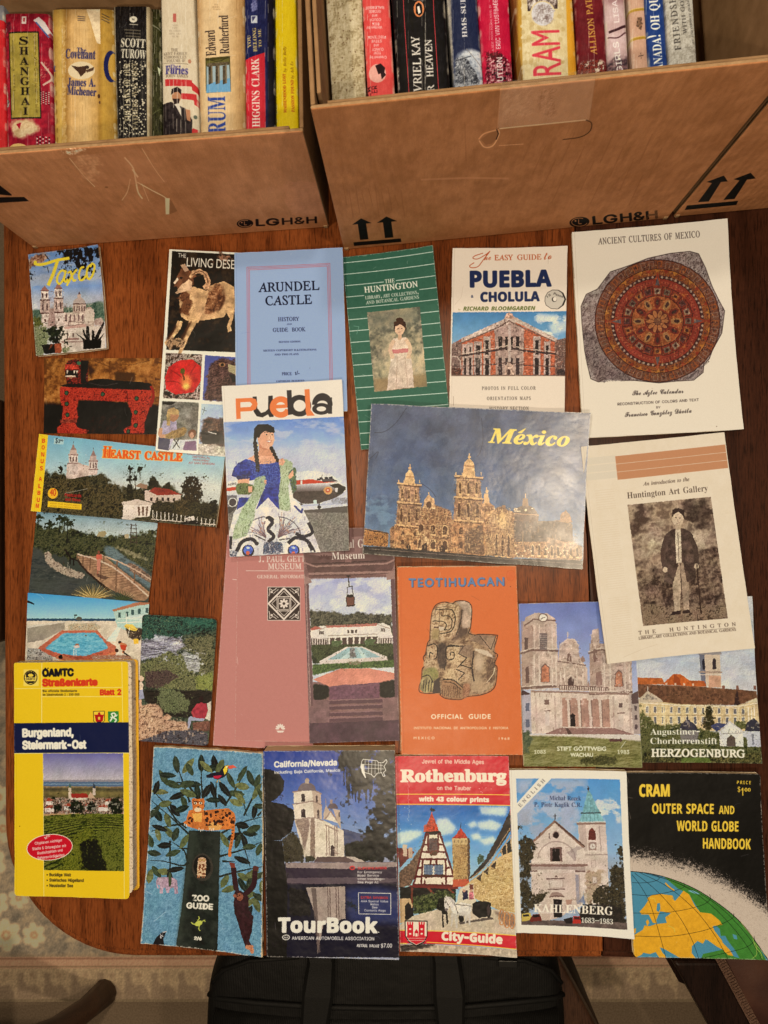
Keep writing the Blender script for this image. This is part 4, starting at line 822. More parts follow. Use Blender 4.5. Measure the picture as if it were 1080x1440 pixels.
    c.p([(560,1070),(1046,1050),(1050,1180),(560,1190)],(84,60,64),tex=.15,cell=40); c.p([(525,300),(555,290),(582,980),(560,980)],(110,82,78)); c.l([(540,300),(566,980)],5,(160,130,118)); c.p([(1000,280),(1035,270),(1050,930),(1025,930)],(104,76,74)); c.p([(525,270),(565,285),(575,310),(530,320)],(150,118,106)); c.p([(975,262),(1020,255),(1025,290),(980,295)],(150,118,106))
    K=(44,32,28); c.l([(773,270),(777,335)],5,K); c.e(774,274,12,5,K); c.l([(765,335),(795,330)],4,K); c.l([(767,335),(765,385)],3,K); c.l([(792,330),(798,380)],3,K); c.p([(760,392),(765,378),(798,374),(804,390)],K); c.p([(760,392),(805,388),(808,430),(800,440),(765,442)],(112,74,60)); c.l([(760,394),(764,438)],4,K); c.l([(804,390),(806,434)],4,K); c.l([(762,438),(806,434)],5,K)
    c.orn([(566,640),(1015,640),(1022,760),(580,815),(570,700)],260,(30,34,20),(130,134,92),8,leaf=True); c.orn([(562,470),(1010,480),(1010,540),(566,560)],160,(36,34,26),(140,132,106),8,leaf=True); c.photo([(525,195),(1055,185),(1060,1195),(540,1195)],1.2); c.grain(.02).wear(.25); return c


def art_airport_booklet():
    c=Print([(312.6,543.5),(481.4,535.1),(492.1,773.9),(323.7,783.2)],(300,525),5.143,(228,212,188),k=2.8)
    O,K=(224,118,62),(42,36,36)
    # rounded overlapping letters
    def ringl(cx,cy,r0,r1,a0,a1,col):
        t=np.radians(np.linspace(a0,a1,40)); c.p(np.concatenate([np.stack([cx+r1[0]*np.cos(t),cy+r1[1]*np.sin(t)],1),np.stack([cx+r0[0]*np.cos(t[::-1]),cy+r0[1]*np.sin(t[::-1])],1)]),col)
    c.p([(288,172),(318,170),(322,255),(350,290),(380,280),(400,262),(402,166),(434,164),(440,318),(410,320),(400,300),(360,322),(318,314),(296,280)],K)
    c.p([(165,185),(280,180),(312,190),(325,225),(312,262),(280,276),(200,280),(202,332),(170,335)],O); c.p([(200,212),(270,209),(286,226),(272,246),(200,250)],(228,212,188))
    ringl(492,247,(36,36),(80,78),20,360,O); c.p([(420,234),(566,226),(572,250),(424,260)],O)
    c.p([(535,126),(570,124),(576,300),(545,306)],K); ringl(628,238,(44,42),(84,78),0,360,K); c.l([(540,246),(576,244)],12,K); c.p([(664,120),(700,118),(708,270),(738,310),(680,312),(672,280)],O)
    c.e(628,238,44,42,(228,212,188)); ringl(628,238,(44,42),(84,78),60,300,K)
    ringl(792,232,(40,30),(74,84),180,365,K); c.p([(826,180),(862,180),(862,298),(834,298)],K); ringl(785,262,(34,18),(66,42),0,360,K)
    q=[(78,358),(948,318),(988,1285),(124,1325)]
    c.g(q,[(320,(96,126,180)),(480,(140,162,200)),(560,(176,180,194)),(760,(196,192,198))],tex=.05,cell=60); c.cl(q[:2]+[(960,640),(90,720)],(190,190,204),80,.5,.6,3)
    c.r(80,990,1000,1330,(120,112,100),tex=.25,cell=8); c.p([(600,1000),(990,960),(990,1010),(600,1010)],(84,76,68)); c.p([(90,930),(200,930),(200,1000),(95,1000)],(90,84,78)); c.l([(640,960),(985,940)],10,(170,170,180)); c.n([(860,900),(980,905),(980,945),(860,945)],[(190,190,200),(110,104,96)],12,.2)
    # airliner
    c.p([(95,790),(180,775),(600,715),(740,708),(850,730),(905,775),(945,820),(962,840),(940,870),(880,905),(760,945),(640,945),(580,900),(100,880)],(214,206,200)); c.p([(580,810),(760,800),(880,800),(960,830),(940,870),(880,905),(760,945),(640,945),(580,900)],(72,60,52),tex=.2,cell=10); c.g([(580,805),(760,795),(880,800),(900,850),(580,860)],[(800,(206,196,188)),(860,(92,78,70))])
    c.p([(600,778),(720,770),(760,780),(900,790),(760,798),(600,808)],(190,62,36)); c.p([(100,832),(190,820),(190,845),(100,856)],(190,62,36)); c.p([(840,812),(905,800),(958,826),(960,842),(935,868),(890,884),(905,850)],(28,24,26)); c.e(832,850,32,28,(206,150,90)); c.e(832,848,18,16,(190,80,50)); c.e(832,848,9,8,(226,190,150)); c.p([(885,835),(905,832),(903,862),(885,864)],(200,190,180))
    for x,y in((752,765),(770,758),(808,755),(838,753)): c.p([(x,y),(x+24,y-2),(x+28,y+12),(x+2,y+14)],(40,40,48))
    c.p([(780,770),(870,765),(905,785),(800,790)],(50,40,40),.8); c.l([(792,735),(785,768)],5,(90,80,80)); c.r(636,778,648,806,(214,206,200)); c.l([(770,940),(768,990)],9,(60,54,52)); c.e(768,970,14,12,(40,36,36)); c.p([(728,920),(752,918),(752,946),(728,946)],(190,200,214)); c.p([(580,940),(640,945),(660,955),(600,960)],(60,52,48))
    c.t('AERO',106,816,170,806,15,(60,50,50),'notobi'); c.p([(100,885),(170,885),(180,940),(150,975),(105,975)],(110,104,104)); c.e(142,936,33,34,(210,206,206)); c.e(142,936,27,28,(60,50,50)); c.p([(105,970),(170,965),(130,1010),(108,1020)],(60,54,50))
    # woman in an embroidered dress
    Wt,Bl,SK=(216,206,200),(44,54,122),(220,158,122)
    c.p([(200,930),(380,870),(560,880),(640,960),(700,1080),(780,1290),(120,1330),(115,1160),(150,1010)],Wt,tex=.1,cell=40); c.p([(340,840),(480,835),(500,900),(480,990),(400,900),(310,990),(345,900)],Bl,tex=.3,cell=20); c.p([(190,900),(300,900),(220,960),(170,990)],Bl,tex=.3,cell=16)
    for cx,cy,sx,n_ in((470,1190,1,15),(385,1190,-1,9)):
        for k in range(n_):
            t=math.radians(-86+k*(78/n_)); L=(150 if sx>0 else 120)+45*math.sin(k*1.1); x1,y1=cx+sx*L*math.cos(t),cy+L*math.sin(t)
            c.l([(cx,cy),((cx+x1)/2+sx*12,(cy+y1)/2-14),(x1,y1)],3.5 if k%3 else 6,((96,70,78),(150,104,84),(60,50,70))[k%3],.85,smooth=True)
            if k%2: c.e((cx+x1*2)/3,(cy+y1*2)/3,7,10,(170,126,104),.8)
        t=np.radians(np.linspace(-88,-6,14)); c.l(np.stack([cx+sx*168*np.cos(t),cy+150*np.sin(t)],1),6,(60,50,66),.9)
    D=(34,28,42)
    c.l([(400,1040),(430,1080),(400,1130),(440,1180),(400,1230),(430,1290)],26,D,smooth=True); c.l([(385,1050),(410,1040),(440,1060)],16,D,smooth=True)
    c.l([(170,1290),(210,1220),(280,1200),(325,1240)],26,D,smooth=True); c.l([(545,1230),(600,1190),(680,1210),(720,1280)],26,D,smooth=True); c.l([(130,1180),(125,1270)],22,D); c.l([(600,1160),(660,1180),(720,1150),(690,1080)],22,D,smooth=True); c.l([(300,1170),(380,1210)],8,D); c.l([(480,1205),(560,1195)],8,D); c.l([(740,1290),(700,1220)],14,D)
    for x in(255,585): c.e(x,1284,44,44,D); c.e(x,1278,34,34,(76,96,170),tex=.3,cell=8); c.e(x-2,1300,14,14,(196,96,70)); c.e(x,1262,14,8,(190,196,214))
    c.n([(370,1220),(500,1220),(510,1300),(360,1310)],[(200,194,190),(40,36,50),(90,110,130)],10,.2,2); c.n([(120,1280),(180,1285),(170,1325),(125,1325)],[D,(90,100,110),Wt],8,.1,2); c.l([(590,960),(640,1010),(650,980)],14,(50,56,110))
    c.p([(240,622),(300,640),(340,660),(420,655),(490,640),(540,660),(500,760),(480,850),(380,840),(350,760),(260,780),(180,760),(134,745),(150,690),(180,655)],Bl,tex=.35,cell=16); c.n([(240,630),(480,650),(470,820),(390,830),(300,740)],[(34,40,100),(60,80,150),(90,110,170),(30,34,84)],14,.3,1.8,a=.8); c.p([(175,760),(265,750),(260,800),(180,800)],SK); c.n([(170,742),(270,735),(265,765),(175,772)],[(30,26,50),(70,80,130)],10,.2)
    c.p([(250,620),(310,590),(335,560),(425,560),(450,600),(490,640),(420,656),(340,660)],SK,tex=.06,cell=40); c.p([(334,500),(425,530),(425,600),(335,600)],(206,142,106)); c.p([(322,470),(345,415),(400,405),(442,430),(444,490),(430,530),(400,552),(352,535),(330,510)],(226,166,130)); c.p([(330,500),(360,540),(400,552),(380,560),(340,545)],(190,124,92))
    c.p([(296,470),(300,400),(330,372),(400,370),(440,392),(452,430),(420,432),(380,420),(350,440),(335,470),(318,465),(312,500),(296,505)],(30,22,24),tex=.3,cell=12)
    for i in range(9): c.e(306+i*2.5,510+i*24,17,16,(34,25,26)); c.l([(294+i*2.5,516+i*24),(318+i*2.5,508+i*24)],3,(70,54,50))
    for i in range(5): c.e(424+i*11,545+i*22,14,15,(34,25,26)); c.l([(414+i*11,552+i*22),(436+i*11,544+i*22)],3,(70,54,50))
    c.p([(350,470),(372,430),(400,470),(380,535),(350,525)],(206,142,108),.5,soft=10); c.e(420,470,16,22,(238,186,150),soft=8)
    for x in(388,430): c.e(x,447,9,4,(214,190,172)); c.e(x+1,447,5.5,5,(40,26,24)); c.l([(x-14,433),(x+2,427),(x+14,433)],4,(50,34,30),smooth=True)
    c.l([(414,450),(420,478),(408,482)],3.5,(180,116,88)); c.p([(388,493),(426,491),(410,501),(400,501)],(232,214,196)); c.l([(384,492),(408,489),(430,490)],3,(166,84,74)); c.l([(392,499),(408,505),(424,497)],4,(176,86,76),smooth=True); c.e(326,522,5,7,(220,190,110))
    G=[(104,116,76),(158,170,128),(196,200,166),(130,144,100)]
    c.n([(480,650),(520,622),(580,650),(570,720),(545,820),(565,990),(540,1000),(480,985),(475,880),(490,760)],G,16,.08,1.5,.5); c.n([(300,760),(380,740),(385,800),(360,870),(310,960),(300,1050),(240,1180),(140,1210),(150,1130),(210,980),(280,880),(290,830)],G,16,.08,1.5,.5); c.n([(170,800),(240,795),(300,815),(300,850),(270,880),(180,880),(162,840)],[(50,50,28),(120,136,80),(70,66,36)],16,.1,1.5); c.p([(255,820),(285,822),(285,860),(255,865)],SK)
    c.n([(545,720),(600,670),(605,850),(575,880),(560,800)],[(40,44,30),(110,130,80),(60,60,90)],14,.15,1.5); c.p([(545,745),(580,700),(585,745),(555,770)],SK); c.p([(478,630),(505,615),(525,640),(505,672),(480,665)],SK,tex=.15,cell=10); c.l([(495,620),(512,655)],2,(160,100,76)); c.p([(372,770),(388,776),(386,806),(372,800)],SK)
    c.orn([(130,1000),(640,980),(780,1290),(125,1320)],160,(60,50,66),(226,218,212),8,a=.5); c.orn([(150,640),(500,640),(480,840),(240,760)],120,(26,30,80),(110,130,190),8,a=.6); c.photo(q,1.1,.18); c.grain(.02).wear(.15); return c


def art_cathedral_album():
    c=Print([(522.7,568.8),(828.4,582),(817.4,800.2),(510,778.8)],(500,560),3.176,(90,100,118))
    c.g(None,[(30,(82,86,100)),(300,(78,90,112)),(520,(84,104,128)),(620,(110,128,144))],tex=.14,cell=70); c.cl(None,(104,112,126),40,.52,.35,1); c.cl([(40,430),(180,440),(170,590),(30,580)],(120,144,160),30,.5,.6)
    ST,LT,DK=(176,126,84),(222,172,118),(92,62,44)
    c.n([(265,500),(330,470),(420,500),(430,560),(560,530),(590,510),(640,480),(700,510),(820,560),(900,545),(960,550),(965,640),(1008,670),(1005,725),(150,680),(150,580),(170,570)],[(96,68,48),(150,108,74),(190,140,96),(120,86,62)],16,.05,1.4)
    c.p([(690,545),(900,550),(965,560),(965,640),(700,640)],(98,82,70),tex=.25,cell=16); c.p([(850,620),(1008,660),(1005,722),(850,718)],(150,118,90),tex=.4,cell=10)
    for x,yt,y1,y2,yb,w in((238,320,378,462,665,48),(500,272,345,440,690,58)):
        c.p([(x-w-18,y2+100),(x+w+14,y2+108),(x+w+14,yb+14),(x-w-22,yb)],ST,tex=.3,cell=12); c.p([(x-w-4,y2),(x+w+2,y2+6),(x+w+6,y2+110),(x-w-12,y2+104)],(150,112,82),tex=.3,cell=12); c.p([(x-w+4,y1),(x+w-8,y1+8),(x+w-4,y2+4),(x-w,y2)],(166,126,94),tex=.3,cell=12)
        c.p([(x-w*.5,y1+2),(x-w*.36,yt+16),(x-4,yt),(x+6,yt),(x+w*.36,yt+18),(x+w*.5,y1+4)],LT,tex=.2,cell=12); c.l([(x-w*.4,yt+30),(x+w*.42,yt+32)],5,ST); c.l([(x+1,yt),(x+1,yt-26)],4,LT); c.e(x+1,yt-8,7,6,LT)
        for yy in(y1+4,y2+3,y2+106): c.l([(x-w-8,yy-3),(x+w+6,yy+6)],7,LT); c.l([(x-w-8,yy+5),(x+w+6,yy+14)],5,DK)
        c.win([(x-w,y1+20),(x+w-6,y1+26),(x+w-6,y2-6),(x-w,y2-10)],3,1,.3,.8,DK,arch=1,frame=LT,fwid=3); c.win([(x-w-6,y2+22),(x+w,y2+28),(x+w,y2+98),(x-w-8,y2+94)],3,1,.32,.85,DK,arch=1,frame=(196,150,104),fwid=3)
        for k in range(5): px=x-w+k*w*.48; c.l([(px,y1),(px,y1-14)],4,LT)
        c.win([(x-w-10,y2+120),(x+w+4,y2+126),(x+w+4,yb),(x-w-12,yb-6)],2,2,.26,.5,DK,arch=1)
    c.p([(296,490),(302,455),(320,430),(345,450),(352,495)],(206,160,112),tex=.25,cell=10); c.l([(322,436),(322,420)],4,LT); c.e(322,476,12,16,DK); c.win([(262,545),(420,560),(420,690),(258,680)],3,2,.4,.6,DK,arch=1,frame=LT,fwid=3); c.n([(290,590),(330,590),(326,680),(286,676)],[(120,80,54),(232,186,132)],10,.05,1.6); c.p([(292,660),(312,640),(316,682),(292,680)],(60,40,32)); c.p([(370,668),(382,655),(394,668),(392,690),(370,688)],(60,40,32)); c.p([(222,660),(232,648),(242,660),(242,676),(224,674)],(56,38,30))
    c.p([(552,500),(560,470),(585,458),(612,480),(616,510),(600,545),(556,540)],(196,146,100),tex=.3,cell=10); c.p([(565,470),(568,425),(586,425),(592,468)],LT); c.l([(578,420),(578,398)],4,LT); c.e(580,416,8,8,LT); c.e(584,492,30,12,(120,84,60),.7)
    c.p([(700,510),(715,488),(752,474),(790,488),(812,520),(812,550),(705,545)],(112,90,74),tex=.2,cell=12); c.p([(738,480),(742,446),(762,446),(768,482)],(150,116,88)); c.l([(753,446),(753,425)],4,LT); c.dots([(700,490),(810,490),(810,510),(700,505)],(250,214,160),6,6,rnd=.3); c.l([(702,514),(812,522)],5,(170,130,96)); c.p([(905,545),(915,515),(935,500),(952,520),(965,555)],(150,112,82),tex=.3,cell=8)
    c.n([(585,530),(620,500),(660,490),(700,520),(705,715),(580,700)],[(110,78,54),(196,150,104),(150,110,78)],9,.05,1.8); c.e(650,545,26,36,(226,180,120),soft=10); c.win([(610,600),(690,605),(690,715),(608,705)],3,1,.4,.9,DK,arch=1,frame=LT,fwid=3); c.l([(655,478),(656,500)],14,(150,112,82)); c.dots([(600,490),(705,490),(705,520),(600,520)],LT,12,4)
    c.n([(480,600),(560,560),(570,700),(482,690)],[(84,62,48),(150,112,80)],10,.1,1.4); c.win([(770,640),(1000,655),(1000,720),(770,712)],8,1,.4,.6,(84,60,46),arch=1,frame=(220,176,124),fwid=3); c.l([(740,660),(742,590)],5,(150,120,90))
    c.n([(35,580),(145,600),(142,665),(30,655)],[(66,40,28),(214,150,84),(120,76,46)],9,.05,2); c.l([(35,585),(145,603)],4,(60,44,36))
    c.p([(30,660),(140,665),(420,690),(700,715),(1010,724),(1008,770),(28,700)],(52,44,40),tex=.3,cell=20); c.l([(60,672),(420,700),(1000,740)],3,(120,100,84)); c.p([(40,680),(500,718),(1008,752),(1008,775),(28,702)],(66,58,50),tex=.2); c.p([(222,716),(232,706),(242,717)],(210,200,180)); c.dots([(700,640),(990,660),(990,715),(700,712)],(246,206,150),30,3)
    c.orn([(190,380),(285,380),(290,680),(160,670)],420,(84,56,40),(240,192,132),5); c.orn([(260,480),(430,500),(425,690),(255,680)],420,(80,54,40),(244,200,140),5); c.orn([(435,340),(555,350),(570,700),(420,690)],520,(84,56,40),(240,192,132),5); c.orn([(560,480),(710,490),(710,715),(570,700)],420,(80,54,40),(244,200,140),5); c.orn([(700,540),(965,560),(1008,670),(1005,725),(700,715)],420,(70,56,48),(214,168,118),5,a=.5); c.orn([(30,660),(1008,720),(1008,760),(30,690)],90,(30,26,24),(110,94,80),6); c.photo(None,1.1,.15); Y=(240,204,92); c.t('México',586,198,948,216,62,Y,'serbi',wt=2.5)
    for pts in([(84,156),(130,150),(180,110),(225,45)],[(60,275),(100,240),(90,270)],[(555,90),(562,180),(550,240),(535,262)],[(290,380),(330,410),(352,440)]): c.l(pts,2,(40,42,54),smooth=True)
    c.grain(.04).wear(.5); return c


def art_orange_guide():
    c=Print([(558.8,797.4),(726,795.8),(735.1,1060.9),(564.6,1060.9)],(550,790),5.142,(206,106,54))
    c.n(None,[(204,104,52),(208,108,56)],18,0,1); c.l([(70,40),(95,1395)],3,(196,96,50)); B=(66,92,128)
    c.t('TEOTIHUACAN',132,182,818,172,58,(60,40,50),'sans',wt=5,track=.12); c.t('TEOTIHUACAN',130,180,816,170,58,(92,124,156),'sans',wt=3.4,track=.12)
    S,D,K=[(120,92,66),(170,136,100),(204,172,132),(150,118,86)],(74,56,46),(38,28,26)
    body=[(280,560),(262,590),(250,660),(232,690),(250,740),(225,770),(220,850),(203,900),(212,940),(290,948),(360,940),(356,960),(400,985),(500,992),(545,970),(640,960),(720,930),(755,880),(766,760),(745,735),(770,670),(740,640),(768,540),(755,525),(640,520),(600,525),(560,510),(575,470),(584,340),(570,300),(530,280),(470,282),(440,300),(390,288),(330,305),(300,350),(288,420),(282,500)]
    c.n(body,[(100,74,54),(148,118,88),(180,148,112)],40,.02,1.2); c.l(body+body[:1],5,K,smooth=True)
    head=[(300,350),(330,310),(400,295),(480,312),(515,350),(500,430),(470,520),(420,560),(350,574),(290,560),(284,500),(290,420)]
    c.n(head,S,46,.02,1.1); c.p([(470,285),(530,280),(570,300),(582,350),(570,470),(520,480),(505,430),(515,340)],(176,150,124),tex=.2); c.p([(500,330),(520,340),(505,470),(560,480),(555,520),(440,570),(480,520)],D,.8,soft=8); c.l([(515,345),(500,440),(470,525)],5,K,smooth=True)
    c.l([(320,345),(420,340),(455,365),(462,430),(440,490),(400,510),(350,515)],7,K,smooth=True); c.l([(360,360),(365,385),(415,390),(440,420),(430,480),(380,490)],6,K,smooth=True); c.l([(300,425),(370,428),(400,450),(385,485),(350,465)],6,K,smooth=True); c.l([(310,470),(370,470)],9,(80,50,44)); c.l([(350,350),(345,570)],4,(90,70,56)); c.p([(300,480),(350,480),(345,560),(296,550)],(140,116,74),.7,soft=6); c.p([(345,465),(385,470),(380,490),(350,495)],(196,170,140)); c.l([(318,400),(318,345),(330,330),(400,320)],4,(96,74,60))
    c.n([(330,590),(400,580),(400,760),(350,780),(330,700)],[(60,46,40),(100,80,64)],30,.1)
    c.n([(255,600),(300,585),(335,610),(330,720),(300,740),(250,720),(262,650)],S,30,.03); c.l([(262,605),(310,590),(334,620),(326,690),(285,700),(280,655),(305,660)],7,K,smooth=True); c.n([(250,690),(330,700),(340,780),(260,800),(230,740)],S,30,.05); c.n([(230,770),(320,755),(350,800),(330,860),(225,850)],[(110,104,60),(150,136,84),(120,100,70)],30,.03); c.p([(215,850),(280,810),(310,870),(300,935),(240,945),(208,920)],(150,132,90),tex=.25)
    for x in(232,250,270,290): c.l([(x+6,850),(x-4,935)],5,K)
    c.l([(220,830),(270,815),(305,870)],6,K,smooth=True); c.p([(310,860),(350,830),(356,940),(300,945)],(70,56,48))
    c.n([(395,610),(450,590),(590,590),(580,680),(540,700),(590,760),(500,760),(400,720)],S,34,.02); c.l([(520,610),(420,600),(396,640),(405,700),(450,695),(455,655),(430,650),(430,675)],7,K,smooth=True); c.l([(400,608),(525,605),(488,660),(545,690),(500,740),(580,765)],7,K); c.p([(500,600),(590,595),(592,680),(545,690),(490,660)],(120,96,78),.6)
    c.n([(395,770),(470,755),(580,770),(570,850),(520,880),(380,850)],S,34,.02); c.l([(470,770),(530,800),(485,850)],7,K); c.l([(480,760),(545,690)],5,K); c.n([(370,850),(450,850),(515,900),(520,985),(400,980),(356,950)],[(110,74,50),(168,128,92),(140,100,72)],22,.03); c.l([(375,845),(450,852),(515,905)],7,K,smooth=True); c.l([(380,865),(445,872),(505,920)],5,K,smooth=True)
    for i in range(9): x=375+i*15; c.l([(x,885+i*2),(x-4,965+i*2)],4,(90,60,44))
    c.n([(520,880),(570,870),(570,940),(540,985),(510,980)],[(120,80,56),(180,130,96)],20,.05); c.l([(395,725),(385,780)],5,K)
    c.n([(600,640),(640,650),(700,680),(740,740),(765,770),(750,880),(700,940),(590,950),(570,860),(600,780)],[(96,76,60),(150,124,94),(176,146,112)],44,.03,1.2); c.e(636,720,34,70,(184,158,126),soft=12); c.e(630,880,50,60,(170,142,108),soft=16); c.n([(690,690),(750,720),(740,880),(690,860)],[(80,60,48),(134,106,80)],26,.1); c.p([(590,530),(640,525),(760,530),(740,640),(640,590),(560,560)],(140,112,88),tex=.2); c.p([(690,545),(745,540),(725,630),(705,610)],(150,122,96)); c.l([(640,530),(720,630),(760,530)],4,K); c.p([(600,620),(700,640),(745,690),(700,680),(610,640)],(206,182,150),soft=3); c.l([(600,640),(585,760),(600,860)],10,(60,46,40),smooth=True); c.l([(690,870),(740,800),(745,760)],6,(200,176,140),smooth=True)
    c.photo(body,1.1,.16); W=(240,214,176); c.t('OFFICIAL  GUIDE',290,1132,718,1130,32,W,'sans',wt=2.6,track=.1); c.t('INSTITUTO  NACIONAL  DE  ANTROPOLOGIA  E  HISTORIA',166,1207,846,1206,17,W,'sans',wt=1.2,track=.05); c.t('MEXICO',164,1280,314,1280,17,W,'sans',wt=1.2,track=.3); c.t('1968',778,1283,854,1283,17,W,'sans',wt=1.2,track=.3)
    c.l([(840,70),(870,60),(895,90),(880,130),(850,135),(835,105),(840,70)],3,(196,90,46),smooth=True); c.e(866,98,26,32,(206,96,48),.5,soft=5); c.e(862,178,3,3,K); c.grain(.015).wear(.35); return c


def art_abbey_guide():
    c=Print([(728.9,848.7),(890.5,845),(901.9,1078.2),(735.8,1076.5)],(720,830),3.042,(150,156,184)); ST,L,D=(186,160,140),(206,182,160),(120,94,82)
    c.g(None,[(50,(110,120,166)),(250,(140,148,180)),(420,(176,176,190))],tex=.05,cell=70)
    c.p([(35,440),(80,440),(85,610),(45,610)],(170,160,160)); c.win([(48,460),(80,460),(82,600),(50,600)],1,2,.5,.5,(100,100,110)); c.p([(500,440),(540,430),(545,610),(510,610)],(170,150,136)); c.win([(512,480),(540,480),(543,600),(515,600)],1,3,.4,.5,(96,80,76)); c.p([(40,420),(80,440),(38,445)],(80,60,56)); c.p([(508,440),(540,425),(542,480),(510,482)],(96,76,70))
    c.p([(78,425),(500,440),(520,612),(82,610)],L,tex=.1,cell=30)
    for x0,x1,yt,yb in((38,190,130,415),(328,505,225,440)):
        c.p([(x0+8,yt),(x1-8,yt),(x1-4,258),(x0,270)],ST,tex=.15,cell=14); c.p([(x0,262),(x1+4,252),(x1+8,yb),(x0+4,yb+6)],ST,tex=.15,cell=14); c.p([(x0,yt),(x0+50,yt),(x0+45,yb),(x0+4,yb)],(158,130,112),.6)
        c.l([(x0-4,268),(x0+50,252),(x1+6,256)],7,D); c.l([(x0-4,260),(x0+50,244),(x1+6,248)],4,L); c.l([(x0,yb),(x1+8,yb-10)],10,D); c.l([(x0,yb-8),(x1+8,yb-18)],5,L)
        for k in(.36,.5,.86,.97): x=x0+(x1-x0)*k; c.l([(x,yt+10),(x+2,250)],5,L); c.l([(x,275),(x+2,yb-10)],6,L)
    c.p([(48,135),(55,115),(95,95),(150,98),(180,118),(185,140),(60,150)],ST,tex=.15); c.l([(50,150),(90,122),(186,128)],6,D); c.e(130,116,20,19,D); c.e(130,116,16,15,(226,210,190)); c.l([(130,116),(120,122)],2.5,(60,44,40)); c.l([(130,116),(140,114)],2.5,(60,44,40)); c.r(116,180,148,252,(110,96,90))
    for i in range(9): c.l([(117,184+i*8),(148,184+i*8)],3,(150,130,118))
    c.r(52,200,66,250,(100,80,72)); c.p([(120,390),(122,325),(140,308),(158,325),(160,390)],D); c.p([(124,388),(126,328),(140,314),(155,328),(157,388)],(186,120,90),tex=.2); c.p([(56,330),(70,320),(72,390),(58,395)],(110,86,76)); c.p([(340,170),(368,160),(372,230),(332,240)],ST,tex=.2); c.p([(436,410),(438,352),(455,335),(472,352),(474,410)],D); c.p([(440,408),(442,354),(455,342),(469,354),(470,408)],(176,120,92),tex=.2); c.p([(345,250),(362,250),(362,300),(346,304)],D); c.p([(355,350),(380,340),(384,400),(358,404)],(140,110,96))
    c.p([(190,415),(195,310),(200,240),(232,208),(262,208),(282,238),(286,280),(318,330),(322,420)],ST,tex=.15,cell=14); c.l([(198,236),(234,206),(264,208),(284,236)],5,L); c.l([(192,300),(314,318)],5,D); c.l([(236,200),(236,176)],4,L); c.l([(230,186),(243,186)],3,L); c.p([(232,300),(234,272),(242,262),(250,272),(252,302)],D); c.p([(236,405),(238,376),(249,366),(262,378),(262,405)],(84,64,58)); c.l([(232,372),(249,358),(268,376)],4,L); c.p([(288,290),(302,276),(312,300),(296,305)],(150,120,104))
    for x in(205,222,275,300): c.l([(x,330),(x+2,405)],5,L)
    c.p([(200,400),(410,410),(410,432),(200,424)],D); c.win([(202,402),(408,412),(408,430),(202,422)],22,1,.45,.8,L); c.l([(78,428),(500,440)],8,(150,122,106)); c.l([(78,420),(500,432)],4,L)
    for x in(325,370): c.p([(x-6,410),(x,380),(x+6,410)],(160,130,114))
    c.p([(204,456),(422,462),(424,582),(206,580)],(170,132,112),tex=.1)
    for x in(238,284,330,374): c.l([(x-1,462),(x+6,580)],13,L); c.l([(x+6,464),(x+12,580)],4,(130,104,90)); c.r(x-12,458,x+14,466,L)
    c.l([(418,462),(424,582)],12,L); c.l([(206,458),(208,580)],10,L); c.p([(246,578),(246,530),(256,520),(267,530),(268,580)],(46,36,34)); c.r(140,515,158,575,(206,186,166)); c.l([(138,512),(162,510)],5,D); c.r(136,465,156,485,D); c.r(452,530,474,580,(200,180,160)); c.l([(448,522),(478,520)],5,D); c.r(454,478,470,498,(110,88,80))
    for x in(100,180,430,500): c.l([(x,450),(x+5,606)],7,(190,164,146))
    c.p([(140,610),(200,585),(430,585),(520,612),(500,618),(150,616)],(126,92,82)); 
    for i in range(5): c.l([(190-i*10,588+i*5),(430+i*18,588+i*5)],2,(170,136,120))
    c.p([(225,585),(235,586),(260,616),(240,616)],(90,66,58)); c.p([(40,612),(540,612),(560,640),(300,636),(40,620)],(206,190,170)); c.n([(40,618),(240,622),(552,640),(555,760),(45,755)],[(96,92,50),(126,120,72),(146,138,92)],16,.03,1.2,3); c.n([(45,600),(70,595),(85,640),(70,690),(48,690)],[(60,70,50),(110,112,80)],12,.3); c.n([(410,632),(470,630),(465,644),(412,644)],[(70,50,50),(110,70,60)],6,.2); c.n([(270,720),(380,705),(465,715),(440,740),(300,745)],[(50,50,26),(100,92,56)],12,.3)
    c.orn([(40,150),(190,120),(200,430),(510,440),(520,600),(90,600),(40,420)],420,(120,92,78),(224,202,180),5,a=.6); c.orn([(200,215),(285,215),(320,420),(195,415)],120,(110,84,72),(224,202,180),5); c.orn([(330,180),(505,300),(508,440),(332,430)],150,(120,92,78),(224,202,180),5); c.orn([(45,640),(550,645),(555,755),(48,755)],260,(84,82,44),(160,152,104),5,leaf=True); c.photo(); W=(232,226,190); c.t('STIFT GÖTTWEIG',190,683,398,683,17,W,'sans',wt=1.4); c.t('WACHAU',247,709,342,709,16,W,'sans',wt=1.4); c.t('1083',93,695,141,695,15,W,'inter',wt=.8); c.t('1983',448,696,497,696,16,W,'inter',wt=1.2); c.l([(462,670),(482,642)],2,(220,215,190)); c.grain(.025).wear(.2); return c


